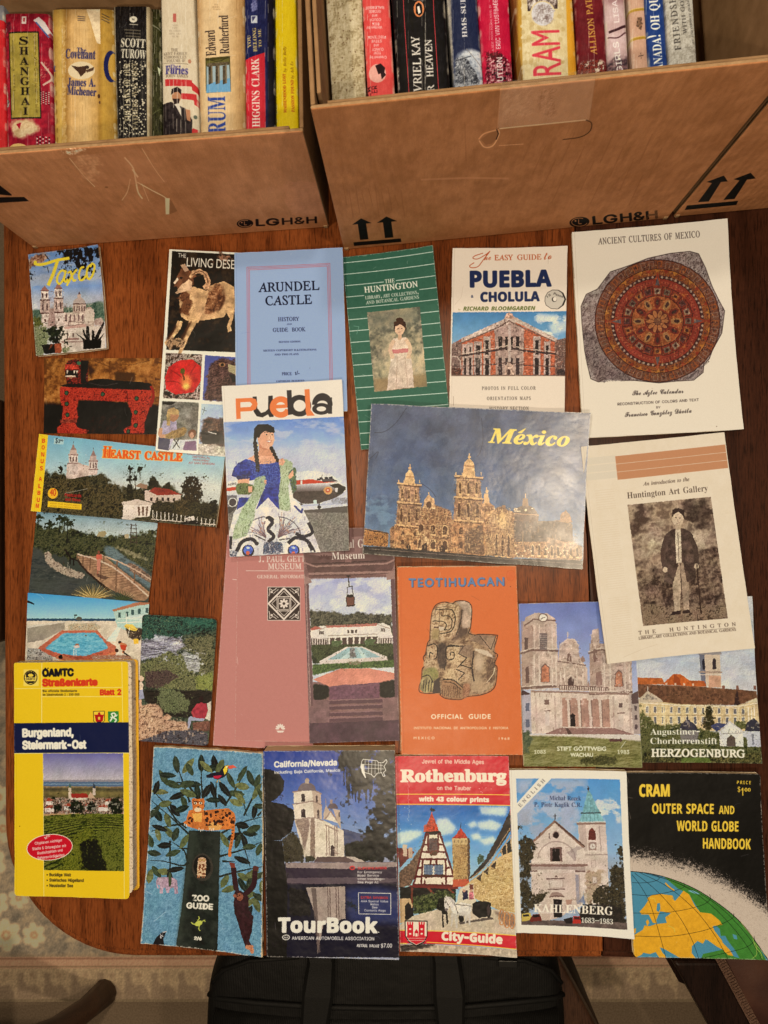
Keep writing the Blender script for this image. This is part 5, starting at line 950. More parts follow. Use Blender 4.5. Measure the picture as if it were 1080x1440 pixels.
def art_monastery_guide():
    c=Print([(889.5,843),(1055.3,838),(1068.5,1071.6),(902.2,1071.8)],(720,830),3.042,(176,176,176))
    c.g(None,[(20,(186,182,176)),(300,(170,174,180)),(400,(196,192,186))],tex=.06,cell=60); c.cl(None,(206,198,188),40,.5,.5,3)
    c.p([(798,276),(886,268),(892,415),(838,415),(806,385)],(200,176,150)); c.p([(798,276),(820,274),(826,415),(806,385)],(112,110,116)); c.win([(846,290),(876,288),(878,340),(848,342)],1,1,.5,.9,(60,50,50),arch=1); c.win([(806,292),(826,290),(828,340),(808,342)],1,1,.6,.9,(52,48,54),arch=1); c.l([(796,350),(896,350)],6,(160,136,116)); c.l([(797,362),(896,360)],3,(220,200,176)); c.r(838,366,890,415,(196,150,120),tex=.1); c.r(796,262,892,276,(150,140,134)); c.r(822,200,870,262,(190,170,150))
    c.p([(535,374),(640,376),(650,402),(535,405)],(178,98,50),tex=.15,cell=10); c.p([(640,404),(690,358),(720,360),(790,412)],(186,96,46),tex=.12,cell=10); c.p([(690,358),(714,376),(720,406),(690,406)],(150,74,40)); c.p([(750,386),(820,388),(828,412),(780,412)],(170,90,48),tex=.15); c.win([(640,395),(790,400),(790,410),(640,406)],4,1,.2,.9,(206,170,140))
    c.p([(535,402),(800,412),(1040,430),(1045,470),(960,490),(700,490),(540,460)],(112,78,56),tex=.2,cell=12); c.p([(945,490),(958,418),(972,490)],(66,48,42)); c.dots([(560,410),(940,425),(930,480),(600,470)],(90,62,46),60,4)
    for x in(900,960,1034): c.r(x-6,408,x+6,425,(130,90,74))
    c.p([(540,465),(700,486),(945,494),(1050,470),(1058,600),(545,600)],(206,178,130),tex=.08,cell=20); c.l([(540,480),(700,492),(945,498),(1050,480)],5,(226,206,170)); c.p([(540,468),(580,430),(640,470),(644,480),(542,482)],(190,170,140)); c.p([(556,468),(580,442),(622,468)],(150,136,116),tex=.3,cell=6); c.l([(580,432),(579,412)],4,(190,170,146)); c.p([(990,480),(1040,458),(1050,478)],(206,186,150))
    c.win([(560,495),(1000,505),(1000,530),(560,525)],13,1,.3,.8,(110,104,100),frame=(226,210,180),fwid=3); c.win([(560,538),(1000,540),(1000,575),(560,572)],13,1,.3,.8,(104,100,98),frame=(226,210,180),fwid=3)
    for x in(1005,1018,1030): c.l([(x,500),(x+2,560)],5,(230,212,180))
    c.l([(545,535),(1040,536)],2,(170,144,104)); c.l([(645,490),(648,600)],6,(220,196,150)); c.l([(820,494),(822,600)],6,(220,196,150)); c.l([(962,490),(966,600)],6,(220,196,150))
    GR=[(40,44,26),(84,84,48),(110,106,66),(60,60,36)]
    c.n([(545,560),(570,530),(600,560),(640,580),(720,570),(800,590),(850,600),(1055,640),(1058,740),(555,740)],GR,14,.2,1.4); c.n([(810,580),(815,530),(838,490),(860,540),(855,590),(830,600)],[(36,34,22),(84,72,44)],10,.35); c.n([(545,490),(570,540),(590,640),(560,730),(548,700)],GR,12,.3); c.n([(945,560),(1000,555),(1010,590),(960,600)],GR,10,.3)
    c.p([(712,596),(722,570),(748,550),(780,575),(796,600)],(66,60,66),tex=.15); c.l([(748,552),(747,532)],4,(60,50,50)); c.p([(715,598),(796,600),(790,650),(720,650)],(120,112,104)); c.p([(845,580),(870,566),(915,570),(890,590),(870,604)],(70,72,100)); c.p([(880,606),(925,558),(980,600),(985,665),(885,665)],(214,206,196)); c.l([(880,606),(926,560),(982,602)],5,(190,180,170)); c.p([(912,664),(914,630),(932,615),(948,630),(950,665)],(96,80,70)); c.p([(990,600),(1000,560),(1030,545),(1050,565),(1056,600)],(60,56,62)); c.p([(995,600),(1056,600),(1058,665),(1000,665)],(186,182,180)); c.l([(890,612),(980,608)],3,(150,140,130)); c.l([(1022,610),(1024,655)],8,(130,128,130))
    c.n([(560,690),(700,680),(860,700),(1055,690),(1058,740),(556,740)],[(30,32,20),(74,70,40),(120,110,66)],10,.2,1.5); c.n([(720,715),(840,712),(850,740),(720,740)],[(110,120,60),(80,90,44)],10,.1)
    c.orn([(540,485),(1050,485),(1056,590),(545,590)],260,(120,100,76),(236,218,184),5,a=.6); c.orn([(545,560),(1055,600),(1058,740),(556,740)],700,(28,30,16),(136,132,82),6,leaf=True); c.orn([(538,405),(1042,430),(1042,480),(540,462)],140,(80,54,40),(150,108,80),4); c.photo(); W=(236,230,206); c.t('Augustiner-',590,618,800,616,26,W,'serb',wt=-.6); c.t('Chorherrenstift',590,657,873,656,26,W,'serb',wt=-.6); c.t('HERZOGENBURG',595,710,988,710,31,W,'ser',wt=2.2); c.grain(.025).wear(.2); return c


def art_gallery_pamphlet():
    c=Print([(814,629.5),(1017.5,608),(1059,911),(850,931)],(805,600),4,(226,204,172)); c.n(None,[(222,200,168),(229,208,178)],60,0,1)
    T=(190,134,96)
    for i in range(3): y=168+i*44; c.p([(233+i*5,y),(855+i*6,y-68),(860+i*6,y-26),(238+i*5,y+42)],T); 
    for i in range(3): y=182+i*43; c.p([(55+i*4,y),(232+i*5,y-20),(236+i*5,y+18),(60+i*4,y+36)],(216,198,170))
    K=(82,66,56); c.t('An introduction to the',393,330,655,302,20,K,'seri',wt=1); c.t('Huntington Art Gallery',304,402,760,358,34,K,'serb',wt=-1.2)
    for b,(y0,n_)in enumerate(((360,9),(530,30),(960,22))):
        for i in range(n_): y=y0+i*13; x=110+(y-300)*.125; c.l([(x,y),(x+110,y-12)],4,(215,192,160),.55)
    # a plain stand-in for the pictured painting: a brown print of a standing man with a stick in a landscape
    q=[(304,436),(776,390),(868,1074),(390,1116)]
    c.clip(q).n(q,[(84,66,54),(130,108,88),(176,150,122),(120,98,80)],130,0,1.5); c.n([(330,640),(520,600),(800,560),(815,680),(600,720),(345,760)],[(150,128,104),(206,182,150),(120,98,80)],90,.25); c.n([(350,820),(440,800),(560,860),(700,700),(760,650),(812,660),(866,1074),(390,1116)],[(60,46,38),(96,76,62),(140,116,94)],50,.25,1.4); c.n([(640,400),(776,390),(790,520),(700,560),(620,480)],[(62,48,40),(110,90,74)],60,.4); c.n([(380,990),(600,1010),(866,1000),(868,1074),(390,1116)],[(74,58,46),(150,126,100),(110,88,70)],26,.1,1.3)
    F=(60,46,40)
    c.p([(545,760),(600,755),(606,900),(600,1040),(570,1045),(560,900)],(176,152,124),tex=.2,cell=20); c.p([(605,755),(650,750),(652,900),(650,1034),(622,1040),(612,900)],(156,132,108),tex=.2,cell=20); c.p([(560,1035),(604,1030),(606,1050),(540,1058)],F); c.p([(618,1030),(654,1024),(662,1044),(615,1048)],F)
    c.p([(520,600),(560,570),(620,566),(664,590),(684,700),(690,850),(640,870),(620,760),(596,760),(560,880),(510,870),(520,740)],(86,68,58),tex=.3,cell=24); c.p([(575,575),(606,572),(612,760),(580,764)],(206,184,154),tex=.15,cell=10); c.l([(590,590),(596,750)],3,K); c.l([(530,610),(506,700),(516,790)],28,(86,68,58),smooth=True); c.l([(656,600),(690,690),(694,770)],28,(78,62,52),smooth=True); c.e(518,800,13,16,(206,178,146)); c.e(694,782,13,16,(200,172,140)); c.l([(696,770),(720,1050)],7,(60,44,36))
    c.e(590,510,34,44,(206,180,148)); c.p([(556,510),(560,462),(592,452),(626,466),(628,520),(614,490),(590,474),(568,488)],(66,52,44)); c.r(576,546,606,575,(186,160,130))
    for x in(578,602): c.e(x,508,5,3,F)
    c.l([(590,512),(588,526),(594,527)],2.5,(130,104,84)); c.l([(582,538),(600,537)],3,(130,96,80)); c.n(q,[(50,38,32),(215,190,158)],9,0,1.5,a=.08).photo(q,1.2,.2).clip()
    c.t('THE  HUNTINGTON',364,1164,912,1116,20,K,'ser',wt=1,track=.35); c.l([(374,1172),(905,1126)],1.5,K); c.t('LIBRARY, ART COLLECTIONS AND BOTANICAL GARDENS',364,1192,912,1144,15,K,'ser',wt=1.2); c.l([(270,1290),(400,1240),(470,1220)],1.5,(200,176,146)); c.grain(.01); return c


def art_zoo_guide():
    c=Print([(217.3,1049.5),(370.5,1057.5),(369.4,1341.7),(199.8,1323.8)],(190,1035),4.571,(98,146,172)); c.n(None,[(84,118,136),(104,142,158),(126,162,174)],14,0,1.2)
    T=(42,44,36); c.p([(345,575),(548,580),(540,800),(530,1372),(262,1350),(300,1080),(325,800)],T,tex=.25,cell=40); c.p([(345,580),(400,580),(345,900),(290,1340),(264,1340),(325,800)],(60,64,52),.7,soft=10); c.p([(500,590),(545,590),(535,1000),(500,1000)],(54,56,46),.6,soft=10)
    br=[[(345,600),(260,520),(110,390)],[(330,560),(250,500)],[(540,600),(680,525),(840,480)],[(345,780),(300,800),(200,775),(100,765)],[(335,760),(310,700),(240,650)],[(540,870),(680,830),(840,795)],[(440,430),(425,280),(425,170)],[(350,400),(300,260),(265,160)],[(575,420),(650,310),(700,230)],[(700,480),(780,330),(830,270)],[(400,380),(330,290),(240,280),(170,270)],[(540,740),(700,690),(820,640)],[(330,530),(200,550),(110,580)],[(660,540),(740,800)],[(520,430),(520,270)],[(270,520),(200,420),(130,340)],[(790,480),(830,440)],[(560,770),(640,770)],[(760,970),(700,1060)],[(340,690),(280,690)],[(225,640),(225,780),(225,860)],[(680,330),(720,480)]]
    for b in br: c.l(b,8,(46,48,38),smooth=True,taper=(14,4))
    rr=random.Random(5); LC=[(38,46,36),(62,70,48),(92,96,60),(30,34,30),(108,108,66),(54,60,44)]
    leaves=[(265,170,80),(340,180,-50),(350,200,60),(425,165,90),(510,165,80),(490,195,-10),(185,250,60),(240,290,20),(160,335,5),(210,235,5),(690,225,-55),(615,265,60),(690,300,10),(650,345,5),(575,320,50),(790,270,-70),(785,330,-60),(375,290,5),(400,340,80),(460,330,-60),(500,325,75),(505,385,0),(275,360,-20),(195,410,-10),(255,450,50),(315,400,70),(140,310,-70),(675,370,45),(650,400,20),(340,345,20),(150,480,60),(210,510,70),(125,460,-50),(220,590,50),(260,600,-70),(190,670,-5),(150,600,75),(245,720,-20),(315,645,-60),(740,590,5),(640,610,-20),(660,640,-70),(705,640,70),(735,675,-5),(800,690,-70),(765,560,-20),(690,760,20),(575,635,60),(140,840,55),(190,840,10),(225,890,85),(260,825,-10),(100,870,-80),(575,900,-60),(605,950,-20),(700,870,30),(735,910,-80),(750,850,-30),(690,920,60),(735,985,-10),(735,1040,-40),(785,1050,70),(735,1100,-65),(800,1000,30),(820,940,85),(800,860,-30),(770,450,-80),(810,420,5),(455,185,40),(545,185,-60),(745,250,65),(330,290,-10),(125,720,10),(100,640,70),(160,560,20),(820,360,60),(690,540,10),(560,385,50),(300,440,-20)]
    for x,y,a in leaves:
        L_=rr.uniform(44,60); w=rr.uniform(17,23); t=np.linspace(-1,1,11); ca,sa=math.cos(math.radians(a)),math.sin(math.radians(a)); up=np.stack([t*L_,w*(1-t*t)**.8],1); dn=np.stack([t[::-1]*L_,-w*(1-t*t)**.8],1); P_=np.concatenate([up,dn]); P2=np.stack([x+P_[:,0]*ca-P_[:,1]*sa,y+P_[:,0]*sa+P_[:,1]*ca],1)
        c.p(P2,LC[rr.randrange(6)],tex=.25,cell=14); c.l([(x-L_*ca,y-L_*sa),(x+L_*ca,y+L_*sa)],2,(110,110,84),.5)
    O=(196,112,54); c.p([(330,500),(345,450),(400,440),(450,450),(520,440),(600,435),(640,465),(648,510),(630,560),(560,570),(480,575),(400,570),(340,550),(308,525),(330,510)],O,tex=.15,cell=16); c.p([(365,470),(430,465),(425,520),(380,520)],(220,160,80)); c.p([(470,540),(500,520),(560,545),(540,572),(470,570)],(220,156,84)); c.p([(362,385),(372,372),(392,380),(420,378),(440,374),(446,392),(440,440),(405,462),(370,445)],O,tex=.15,cell=12); c.e(402,445,24,14,(220,190,150)); c.l([(630,520),(628,600),(610,690),(608,740)],20,O,smooth=True)
    for i in range(9): y=550+i*20; c.l([(616-i*.8+4,y),(634-i*2.4,y+2)],5,(50,34,26))
    c.dots([(440,450),(640,445),(640,540),(450,545)],(60,36,24),44,8,seed=8); c.dots([(340,480),(372,460),(372,540),(340,530)],(60,36,24),12,6); c.dots([(366,385),(440,385),(436,415),(370,415)],(110,50,26),14,4)
    for x in(386,420): c.e(x,405,10,7,(236,220,170)); c.e(x,405,4,5,(20,16,14)); c.l([(x-12,395),(x+10,396)],4,(60,34,24))
    c.p([(396,425),(410,425),(403,438)],(50,30,26))
    for x,y in((318,540),(330,545),(410,568),(422,574),(436,572),(480,566),(492,572),(504,570)): c.l([(x,y-8),(x-3,y+6)],4,(236,226,206))
    c.p([(455,235),(500,220),(540,215),(570,180),(600,172),(598,210),(575,245),(530,262),(495,250),(458,252)],(36,28,40)); c.p([(565,200),(580,178),(600,175),(590,215),(575,235)],(226,190,60)); c.p([(598,178),(630,174),(656,188),(630,192),(602,198)],(210,90,66)); c.p([(500,240),(560,235),(535,258),(505,252)],(176,40,60)); c.e(590,186,5,5,(240,230,220)); c.l([(530,262),(525,278)],4,(200,150,60)); c.l([(540,260),(545,276)],4,(200,150,60))
    c.e(432,810,68,90,(62,56,46)); c.e(430,805,54,74,(22,18,16)); c.p([(395,860),(400,790),(405,750),(428,745),(452,752),(456,800),(452,868),(405,870)],(206,168,130)); c.dots([(400,790),(455,790),(452,860),(402,860)],(120,66,40),34,5,seed=3)
    for x in(416,440): c.e(x,764,11,11,(150,84,50)); c.e(x,764,7,7,(236,210,130)); c.e(x,764,3,3,(20,14,12))
    for x in(402,412,430,442): c.l([(x,862),(x,880)],4,(190,120,80))
    c.p([(140,895),(150,878),(190,875),(250,880),(272,900),(276,985),(256,985),(250,945),(225,950),(222,978),(205,978),(195,940),(185,945),(180,984),(160,980),(162,930),(150,925),(158,950),(148,950),(138,915)],(170,140,148),tex=.2,cell=10); c.e(165,895,12,14,(190,160,164)); c.e(225,890,10,50,(70,78,52))
    P_=(58,34,34); c.l([(652,960),(640,880),(632,810)],34,P_,smooth=True); c.l([(700,990),(760,930),(772,850),(776,815)],34,P_,smooth=True); c.p([(605,775),(640,780),(645,812),(615,812)],(120,60,44)); c.e(778,812,20,18,(90,50,40)); c.p([(640,990),(680,960),(730,1000),(735,1090),(765,1130),(755,1230),(735,1290),(755,1330),(715,1340),(690,1270),(665,1180),(640,1110),(632,1040)],P_,tex=.2,cell=16); c.e(668,994,36,36,P_); c.e(673,1000,22,26,(140,84,60)); c.e(640,994,10,12,(150,90,64)); c.dots([(655,985),(690,985),(690,1000),(655,1000)],(24,16,14),4,4); c.l([(662,1015),(684,1013)],4,(80,40,34)); c.n([(712,1320),(765,1320),(770,1380),(750,1382),(738,1350),(716,1352)],[(160,90,60),(214,150,110)],10,.2)
    c.photo(None,1.0,.16); W=(232,218,190); c.t('ZOO',366,1030,472,1033,36,W,'inter',wt=4.5); c.t('GUIDE',331,1080,497,1088,36,W,'inter',wt=4.5); c.t('2/6',380,1294,425,1297,20,W,'inter',wt=3)
    Y=(190,190,84); c.e(408,1183,26,17,Y,rot=-.5); c.l([(385,1190),(370,1186),(360,1176)],7,Y); c.l([(400,1166),(412,1150),(408,1135)],6,Y); c.l([(430,1170),(445,1160),(450,1172)],6,Y); c.l([(412,1198),(408,1222),(418,1234)],6,Y)
    c.p([(118,1330),(140,1280),(175,1245),(205,1235),(185,1290),(190,1335)],(26,24,30)); c.l([(180,1245),(205,1240)],6,(210,200,190)); c.dots([(165,1255),(185,1255),(185,1285),(165,1285)],(210,200,190),10,4)
    for pts in([(125,1170),(200,1105)],[(100,590),(150,600)],[(75,965),(115,990)],[(95,440),(130,445)]): c.l(pts,3,(190,205,210),.7)
    c.grain(.03).wear(.75); return c


def art_tour_book():
    c=Print([(370.8,1055.5),(554.8,1055),(561.3,1349),(376,1344.6)],(360,1040),4.645,(40,46,70))
    c.g(None,[(70,(44,62,128)),(300,(70,92,150)),(600,(124,142,172)),(780,(150,150,160))],tex=.03)
    c.p([(562,580),(600,590),(700,620),(760,640),(760,700),(565,690)],(72,76,100),tex=.1)
    c.n([(572,690),(640,665),(760,670),(800,800),(580,780)],[(22,22,18),(52,50,38)],18,.25)
    c.n([(515,80),(560,70),(915,75),(920,790),(760,790),(730,600),(760,480),(800,380),(760,300),(700,330),(690,440),(670,300),(620,380),(600,250),(560,180)],[(14,13,14),(30,28,26),(46,44,38)],40,.5)
    for i in range(24): x=570+(i*37)%190; y=180+(i*53)%120; c.l([(x,y),(x+4,y+120)],7,(30,29,28),.8)
    L,M,S=(216,196,168),(186,160,136),(150,124,108)
    c.p([(250,520),(385,510),(440,525),(570,595),(575,770),(480,765),(385,785),(310,765)],L,tex=.08,cell=30); c.n([(250,525),(345,515),(350,560),(312,760),(300,640)],[(120,100,88),(170,146,124)],16,.05); c.n([(355,515),(382,512),(385,780),(352,770)],[(110,90,78),(170,144,120)],12,0)
    c.p([(242,425),(370,400),(428,425),(430,520),(380,505),(252,520)],L); c.p([(370,400),(428,425),(430,520),(378,505)],M); c.p([(245,340),(365,318),(422,355),(424,425),(370,400),(246,415)],L); c.p([(365,318),(422,355),(424,425),(370,400)],M); c.l([(236,342),(365,318),(426,356)],8,S); c.l([(236,422),(370,400),(430,430)],7,S); c.l([(246,522),(380,508),(440,530)],7,S)
    t=np.linspace(math.pi,2*math.pi,14); c.p(np.stack([332+58*np.cos(t),332+56*np.sin(t)],1),(110,94,92)); c.r(320,258,346,284,(170,146,126)); c.p([(318,260),(332,246),(348,260)],S)
    for x,y,w,h in((296,350,22,54),(294,450,28,58)): c.p([(x,y+h),(x,y+8),(x+w/2,y),(x+w,y+8),(x+w,y+h)],(60,46,44))
    for x,y,w,h in((390,362,12,46),(398,456,14,52)): c.p([(x,y+h),(x,y+8),(x+w/2,y),(x+w,y+8),(x+w,y+h+4)],(84,66,60))
    c.p([(440,480),(455,425),(480,470),(540,540),(440,520)],M); c.p([(455,520),(488,470),(535,545)],L); c.l([(448,520),(486,468),(540,548)],7,S); t=np.linspace(math.pi,2*math.pi,10); c.p(np.stack([500+34*np.cos(t),450+36*np.sin(t)],1),(96,80,80)); c.r(482,392,498,418,(150,126,110)); c.p([(500,450),(545,460),(555,590),(530,540)],M); c.r(538,475,545,505,(70,56,52)); c.l([(455,425),(453,385)],4,S)
    for x in(458,474,512,526): c.l([(x,560),(x+3,760)],7,S)
    c.l([(446,555),(540,600)],7,S); c.l([(450,745),(545,745)],4,S); c.p([(486,762),(486,700),(497,686),(510,702),(510,762)],(74,58,54))
    c.n([(175,650),(230,590),(280,640),(300,700),(310,800),(180,800)],[(24,22,18),(80,70,50),(44,40,30)],14,.3); c.n([(320,760),(370,755),(390,790),(320,800)],[(40,40,28),(76,70,48)],10,.3); c.p([(375,800),(400,766),(580,764),(660,800)],(96,76,70)); c.p([(580,764),(640,766),(720,800),(660,802)],(186,166,146))
    c.p([(190,805),(760,798),(930,800),(930,945),(200,950)],(60,48,56)); c.p([(195,805),(930,800),(930,830),(560,845),(195,835)],(150,130,120),tex=.08); c.p([(195,905),(600,900),(930,905),(930,930),(500,945),(200,935)],(110,92,92),.7)
    c.p([(200,945),(930,940),(940,1420),(70,1420)],(28,26,40)); c.p([(580,970),(800,960),(930,990),(935,1200),(600,1190)],(56,62,100),.8,soft=20); c.n([(210,960),(330,980),(360,1150),(220,1150)],[(22,20,20),(50,44,38)],20,.2); c.p([(325,965),(580,960),(582,1170),(440,1200),(400,1400),(395,1180)],(160,140,124),tex=.1); c.p([(360,970),(390,970),(420,1390),(400,1390)],(96,80,72),.8)
    for x in(466,480,520,536): c.l([(x,965),(x+4,1160)],6,(110,90,80))
    c.n([(580,1050),(660,1080),(660,1120),(600,1090)],[(20,22,24),(50,60,80)],12,.4)
    K=(24,20,20); c.p([(45,190),(90,190),(150,215),(185,270),(180,330),(140,380),(100,405),(180,420),(245,460),(250,520),(230,600),(160,655),(60,660),(40,400)],K,tex=.3,cell=20); c.p([(55,655),(170,660),(205,950),(200,1420),(65,1420)],K,tex=.25,cell=30); c.n([(60,420),(200,430),(240,560),(150,640),(70,640)],[(20,17,16),(44,36,32)],20,.05)
    c.orn([(175,600),(300,640),(310,800),(180,800)],120,(16,14,12),(110,98,70),8,leaf=True); c.orn([(575,680),(920,640),(920,790),(580,780)],160,(14,14,12),(84,78,58),8,leaf=True); c.orn([(560,80),(915,80),(915,640),(740,640),(700,300)],300,(8,8,8),(70,66,58),10,leaf=True,a=.6); c.orn([(250,400),(440,400),(570,600),(570,770),(310,765)],110,(150,124,106),(232,212,186),7,a=.5); c.orn([(60,200),(240,450),(200,1400),(70,1400)],160,(12,10,10),(62,52,48),10,a=.6); c.photo(); W=(228,216,200); c.t('California/Nevada',122,178,526,166,36,W,'inter',wt=3.2); c.t('including Baja California, Mexico',122,221,546,208,18,W,'inter',wt=2.2)
    us=[(690,140),(700,128),(790,138),(800,150),(830,150),(850,130),(856,145),(835,175),(848,200),(832,215),(842,238),(830,240),(820,216),(790,220),(770,246),(750,226),(720,218),(700,210),(682,180),(690,140)]; c.l(us,4.5,W)
    for a,b in(((712,130),(708,215)),((735,132),(732,222)),((756,136),(754,228)),((778,140),(776,226)),((798,152),(800,220)),((690,160),(830,168)),((690,185),(836,192)),((815,152),(815,216))): c.l([a,b],3,W)
    c.p([(682,172),(690,158),(704,160),(704,200),(718,250),(712,252),(690,214)],W)
    R=(206,60,56); c.e(627,838,18,14,R); c.e(627,838,12,6,(90,60,60)); c.t('SUPERNUMBER',663,848,854,846,15,R,'inter',wt=2)
    for i,(s_,x1)in enumerate((('For Emergency',822),('Road Service',802),('when traveling—',840),('See Page A1',800))): c.t(s_,662,872+i*22,x1,872+i*22,14,W,'inter',wt=1.5)
    c.l([(667,1000),(880,1004),(880,1140),(670,1138),(667,1000)],4,W); c.t('EXTRA SAVINGS',684,1038,860,1040,15,R,'inter',wt=2)
    for i,(s_,x0,x1)in enumerate((('AAA Special Value',684,862),('Rates',748,800),('See',756,792),('Contents Page',706,846))): c.t(s_,x0,1061+i*20,x1,1062+i*20,13,W,'inter',wt=1.4)
    c.t('TourBook',148,1255,790,1260,92,W,'notob',wt=6); c.e(800,1256,4,4,W); c.e(196,1289,25,18,W); c.e(196,1289,20,13,K); c.t('AAA',180,1296,212,1296,13,W,'notob'); c.t('AMERICAN AUTOMOBILE ASSOCIATION',234,1304,770,1309,20,W,'inter',wt=2); c.t('RETAIL VALUE $7.00',657,1352,888,1356,18,W,'notobi',wt=1.5)
    c.l([(125,1190),(130,1240)],2,(110,100,96)); c.grain(.025).wear(.5); return c


def art_city_guide():
    c=Print([(555.7,1062.8),(714.5,1061.8),(725.7,1341.2),(562.7,1336.6)],(550,1055),4.882,(196,36,48)); R,Y,W=(200,36,48),(236,190,70),(236,214,180)
    c.n(None,[(192,34,45),(206,40,52)],14,0,1.5); q=[(36,368),(814,370),(850,1250),(60,1230)]
    c.g([(36,366),(814,370),(862,1400),(55,1380)],[(370,(40,96,156)),(620,(96,148,190)),(820,(150,180,196))],tex=.03)
    for pts in([(45,560),(120,545),(200,545),(215,570),(120,620),(50,640)],[(310,470),(380,460),(440,520),(420,560),(330,580),(310,520)],[(520,500),(570,480),(590,510),(540,525)],[(590,490),(680,470),(760,500),(720,540),(600,530)],[(545,570),(600,560),(620,600),(560,605)],[(600,610),(700,580),(720,620),(640,640)],[(600,380),(800,380),(780,440),(620,430)],[(350,630),(410,620),(415,645),(360,650)]): c.p(pts,(196,206,212),.8,soft=14); c.p(pts,(220,222,220),.5,soft=6)
    c.p([(40,660),(100,665),(160,690),(60,800)],(110,50,40),tex=.2); c.r(80,640,108,720,(196,170,140)); c.r(118,660,145,730,(190,160,130)); c.p([(240,545),(200,660),(130,760),(55,830),(55,935),(130,920),(180,830),(245,560)],(110,84,64),tex=.3,cell=9)
    P,TM=(226,206,172),(96,34,32); c.p([(240,560),(330,556),(380,740),(450,925),(150,920),(190,800)],P); c.p([(222,555),(248,490),(278,415),(300,480),(330,555)],(176,66,40),tex=.35,cell=7); c.p([(232,552),(332,545),(338,570),(240,575)],(40,28,26)); c.p([(222,505),(240,500),(240,550),(220,555)],(186,90,66)); c.l([(275,415),(276,385)],4,(40,30,30)); c.n([(262,390),(300,395),(296,416),(268,414)],[(30,24,24),(70,60,60)],6,.3)
    for a,b in(((240,560),(150,925)),((330,556),(452,930)),((215,640),(352,640)),((200,690),(366,690)),((185,740),(380,740)),((168,860),(425,856)),((150,915),(452,920)),((250,560),(252,690)),((322,560),(318,690)),((215,745),(205,915)),((268,745),(266,860)),((310,745),(310,860)),((370,745),(375,915)),((180,800),(215,800)),((370,800),(400,798)),((240,860),(225,915)),((340,860),(350,915)),((270,780),(310,780))): c.l([a,b],13,TM)
    c.n([(256,600),(318,596),(316,690),(256,692)],[(40,26,26),(110,90,84),(90,50,36)],12,.1); c.n([(262,680),(316,678),(314,715),(264,715)],[(50,60,34),(150,60,50)],8,.2); c.win([(215,776),(362,776),(362,850),(215,850)],2,1,.66,.9,(84,96,112),frame=(60,34,30),fwid=1.5); c.win([(220,780),(358,780),(358,845),(220,845)],6,3,.72,.8,(110,120,132)); c.n([(212,845),(365,845),(365,862),(212,862)],[(40,50,26),(120,50,46)],7,.1); c.p([(225,870),(262,870),(250,898),(235,898)],P); c.p([(325,870),(360,870),(350,898),(335,898)],P)
    c.p([(130,918),(455,925),(460,945),(110,940)],(110,40,34)); c.p([(60,930),(440,945),(440,1030),(60,1060)],(34,26,22)); c.l([(250,935),(290,980)],14,(130,60,44)); c.l([(390,940),(430,975)],14,(130,60,44)); c.r(135,935,150,1100,(110,56,40)); c.p([(60,1010),(130,1010),(145,1050),(140,1160),(62,1180)],(196,160,116)); c.p([(95,1160),(95,1060),(115,1035),(135,1050),(140,1150)],(40,32,28)); c.n([(150,1000),(240,980),(340,950),(420,960),(440,1000),(360,1060),(250,1110),(150,1120)],[(26,30,16),(70,76,44),(110,110,66)],16,.3,1.5); c.r(120,1075,152,1150,(40,34,32))
    c.p([(416,596),(520,592),(535,600),(536,850),(520,890),(424,890)],(196,162,110)); c.n([(416,640),(525,640),(522,890),(426,890)],[(120,90,56),(196,158,100),(160,124,76)],12,0,1.6); c.p([(520,592),(536,600),(538,850),(522,880)],(90,66,46)); c.p([(416,598),(445,570),(474,525),(500,560),(524,594)],(176,60,40),tex=.25,cell=8); c.l([(474,525),(476,492)],4,(50,40,40)); c.win([(420,604),(520,602),(520,630),(420,634)],4,1,.2,.6,(110,84,60)); c.p([(418,880),(530,872),(540,925),(420,930)],(190,90,60)); c.n([(590,730),(605,705),(640,715),(630,750),(595,770)],[(40,56,40),(80,96,66)],10,.4)
    c.p([(510,890),(640,745),(740,560),(815,400),(820,540),(740,660),(660,760),(590,840)],(54,44,38),tex=.2); c.p([(740,680),(825,590),(830,720),(780,740)],(34,28,24)); c.p([(500,920),(590,860),(660,790),(740,720),(828,680),(845,1090),(740,1080),(560,1000)],(206,172,116)); c.n([(570,890),(660,810),(740,740),(828,700),(845,1095),(740,1085),(570,1000)],[(150,116,66),(212,178,120),(186,148,92),(226,196,140)],8,.02,1.6,2.4)
    for i in range(9): f=i/8.; x=560+260*f; y=868-280*f**1.25; c.l([(x,y),(x+6,y+20+60*f)],4+5*f,(196,160,116))
    c.l([(540,890),(660,800),(740,690),(820,570)],7,(180,146,106),smooth=True); c.l([(540,872),(660,770),(740,640),(818,520)],5,(170,136,98),smooth=True)
    for x,y in((600,860),(650,815),(700,775)): c.p([(x-20,y+10),(x+18,y-25),(x+12,y+30)],(60,46,36))
    c.p([(470,940),(560,900),(570,1000),(600,1060),(440,1060)],(214,194,160)); c.p([(535,912),(560,908),(560,945),(536,948)],(110,60,46)); c.p([(150,1130),(440,1050),(740,1080),(850,1100),(850,1250),(60,1232),(60,1190)],(196,174,144),tex=.1,cell=20); c.p([(700,1090),(850,1110),(850,1190),(780,1180)],(110,88,74),.8,soft=6)
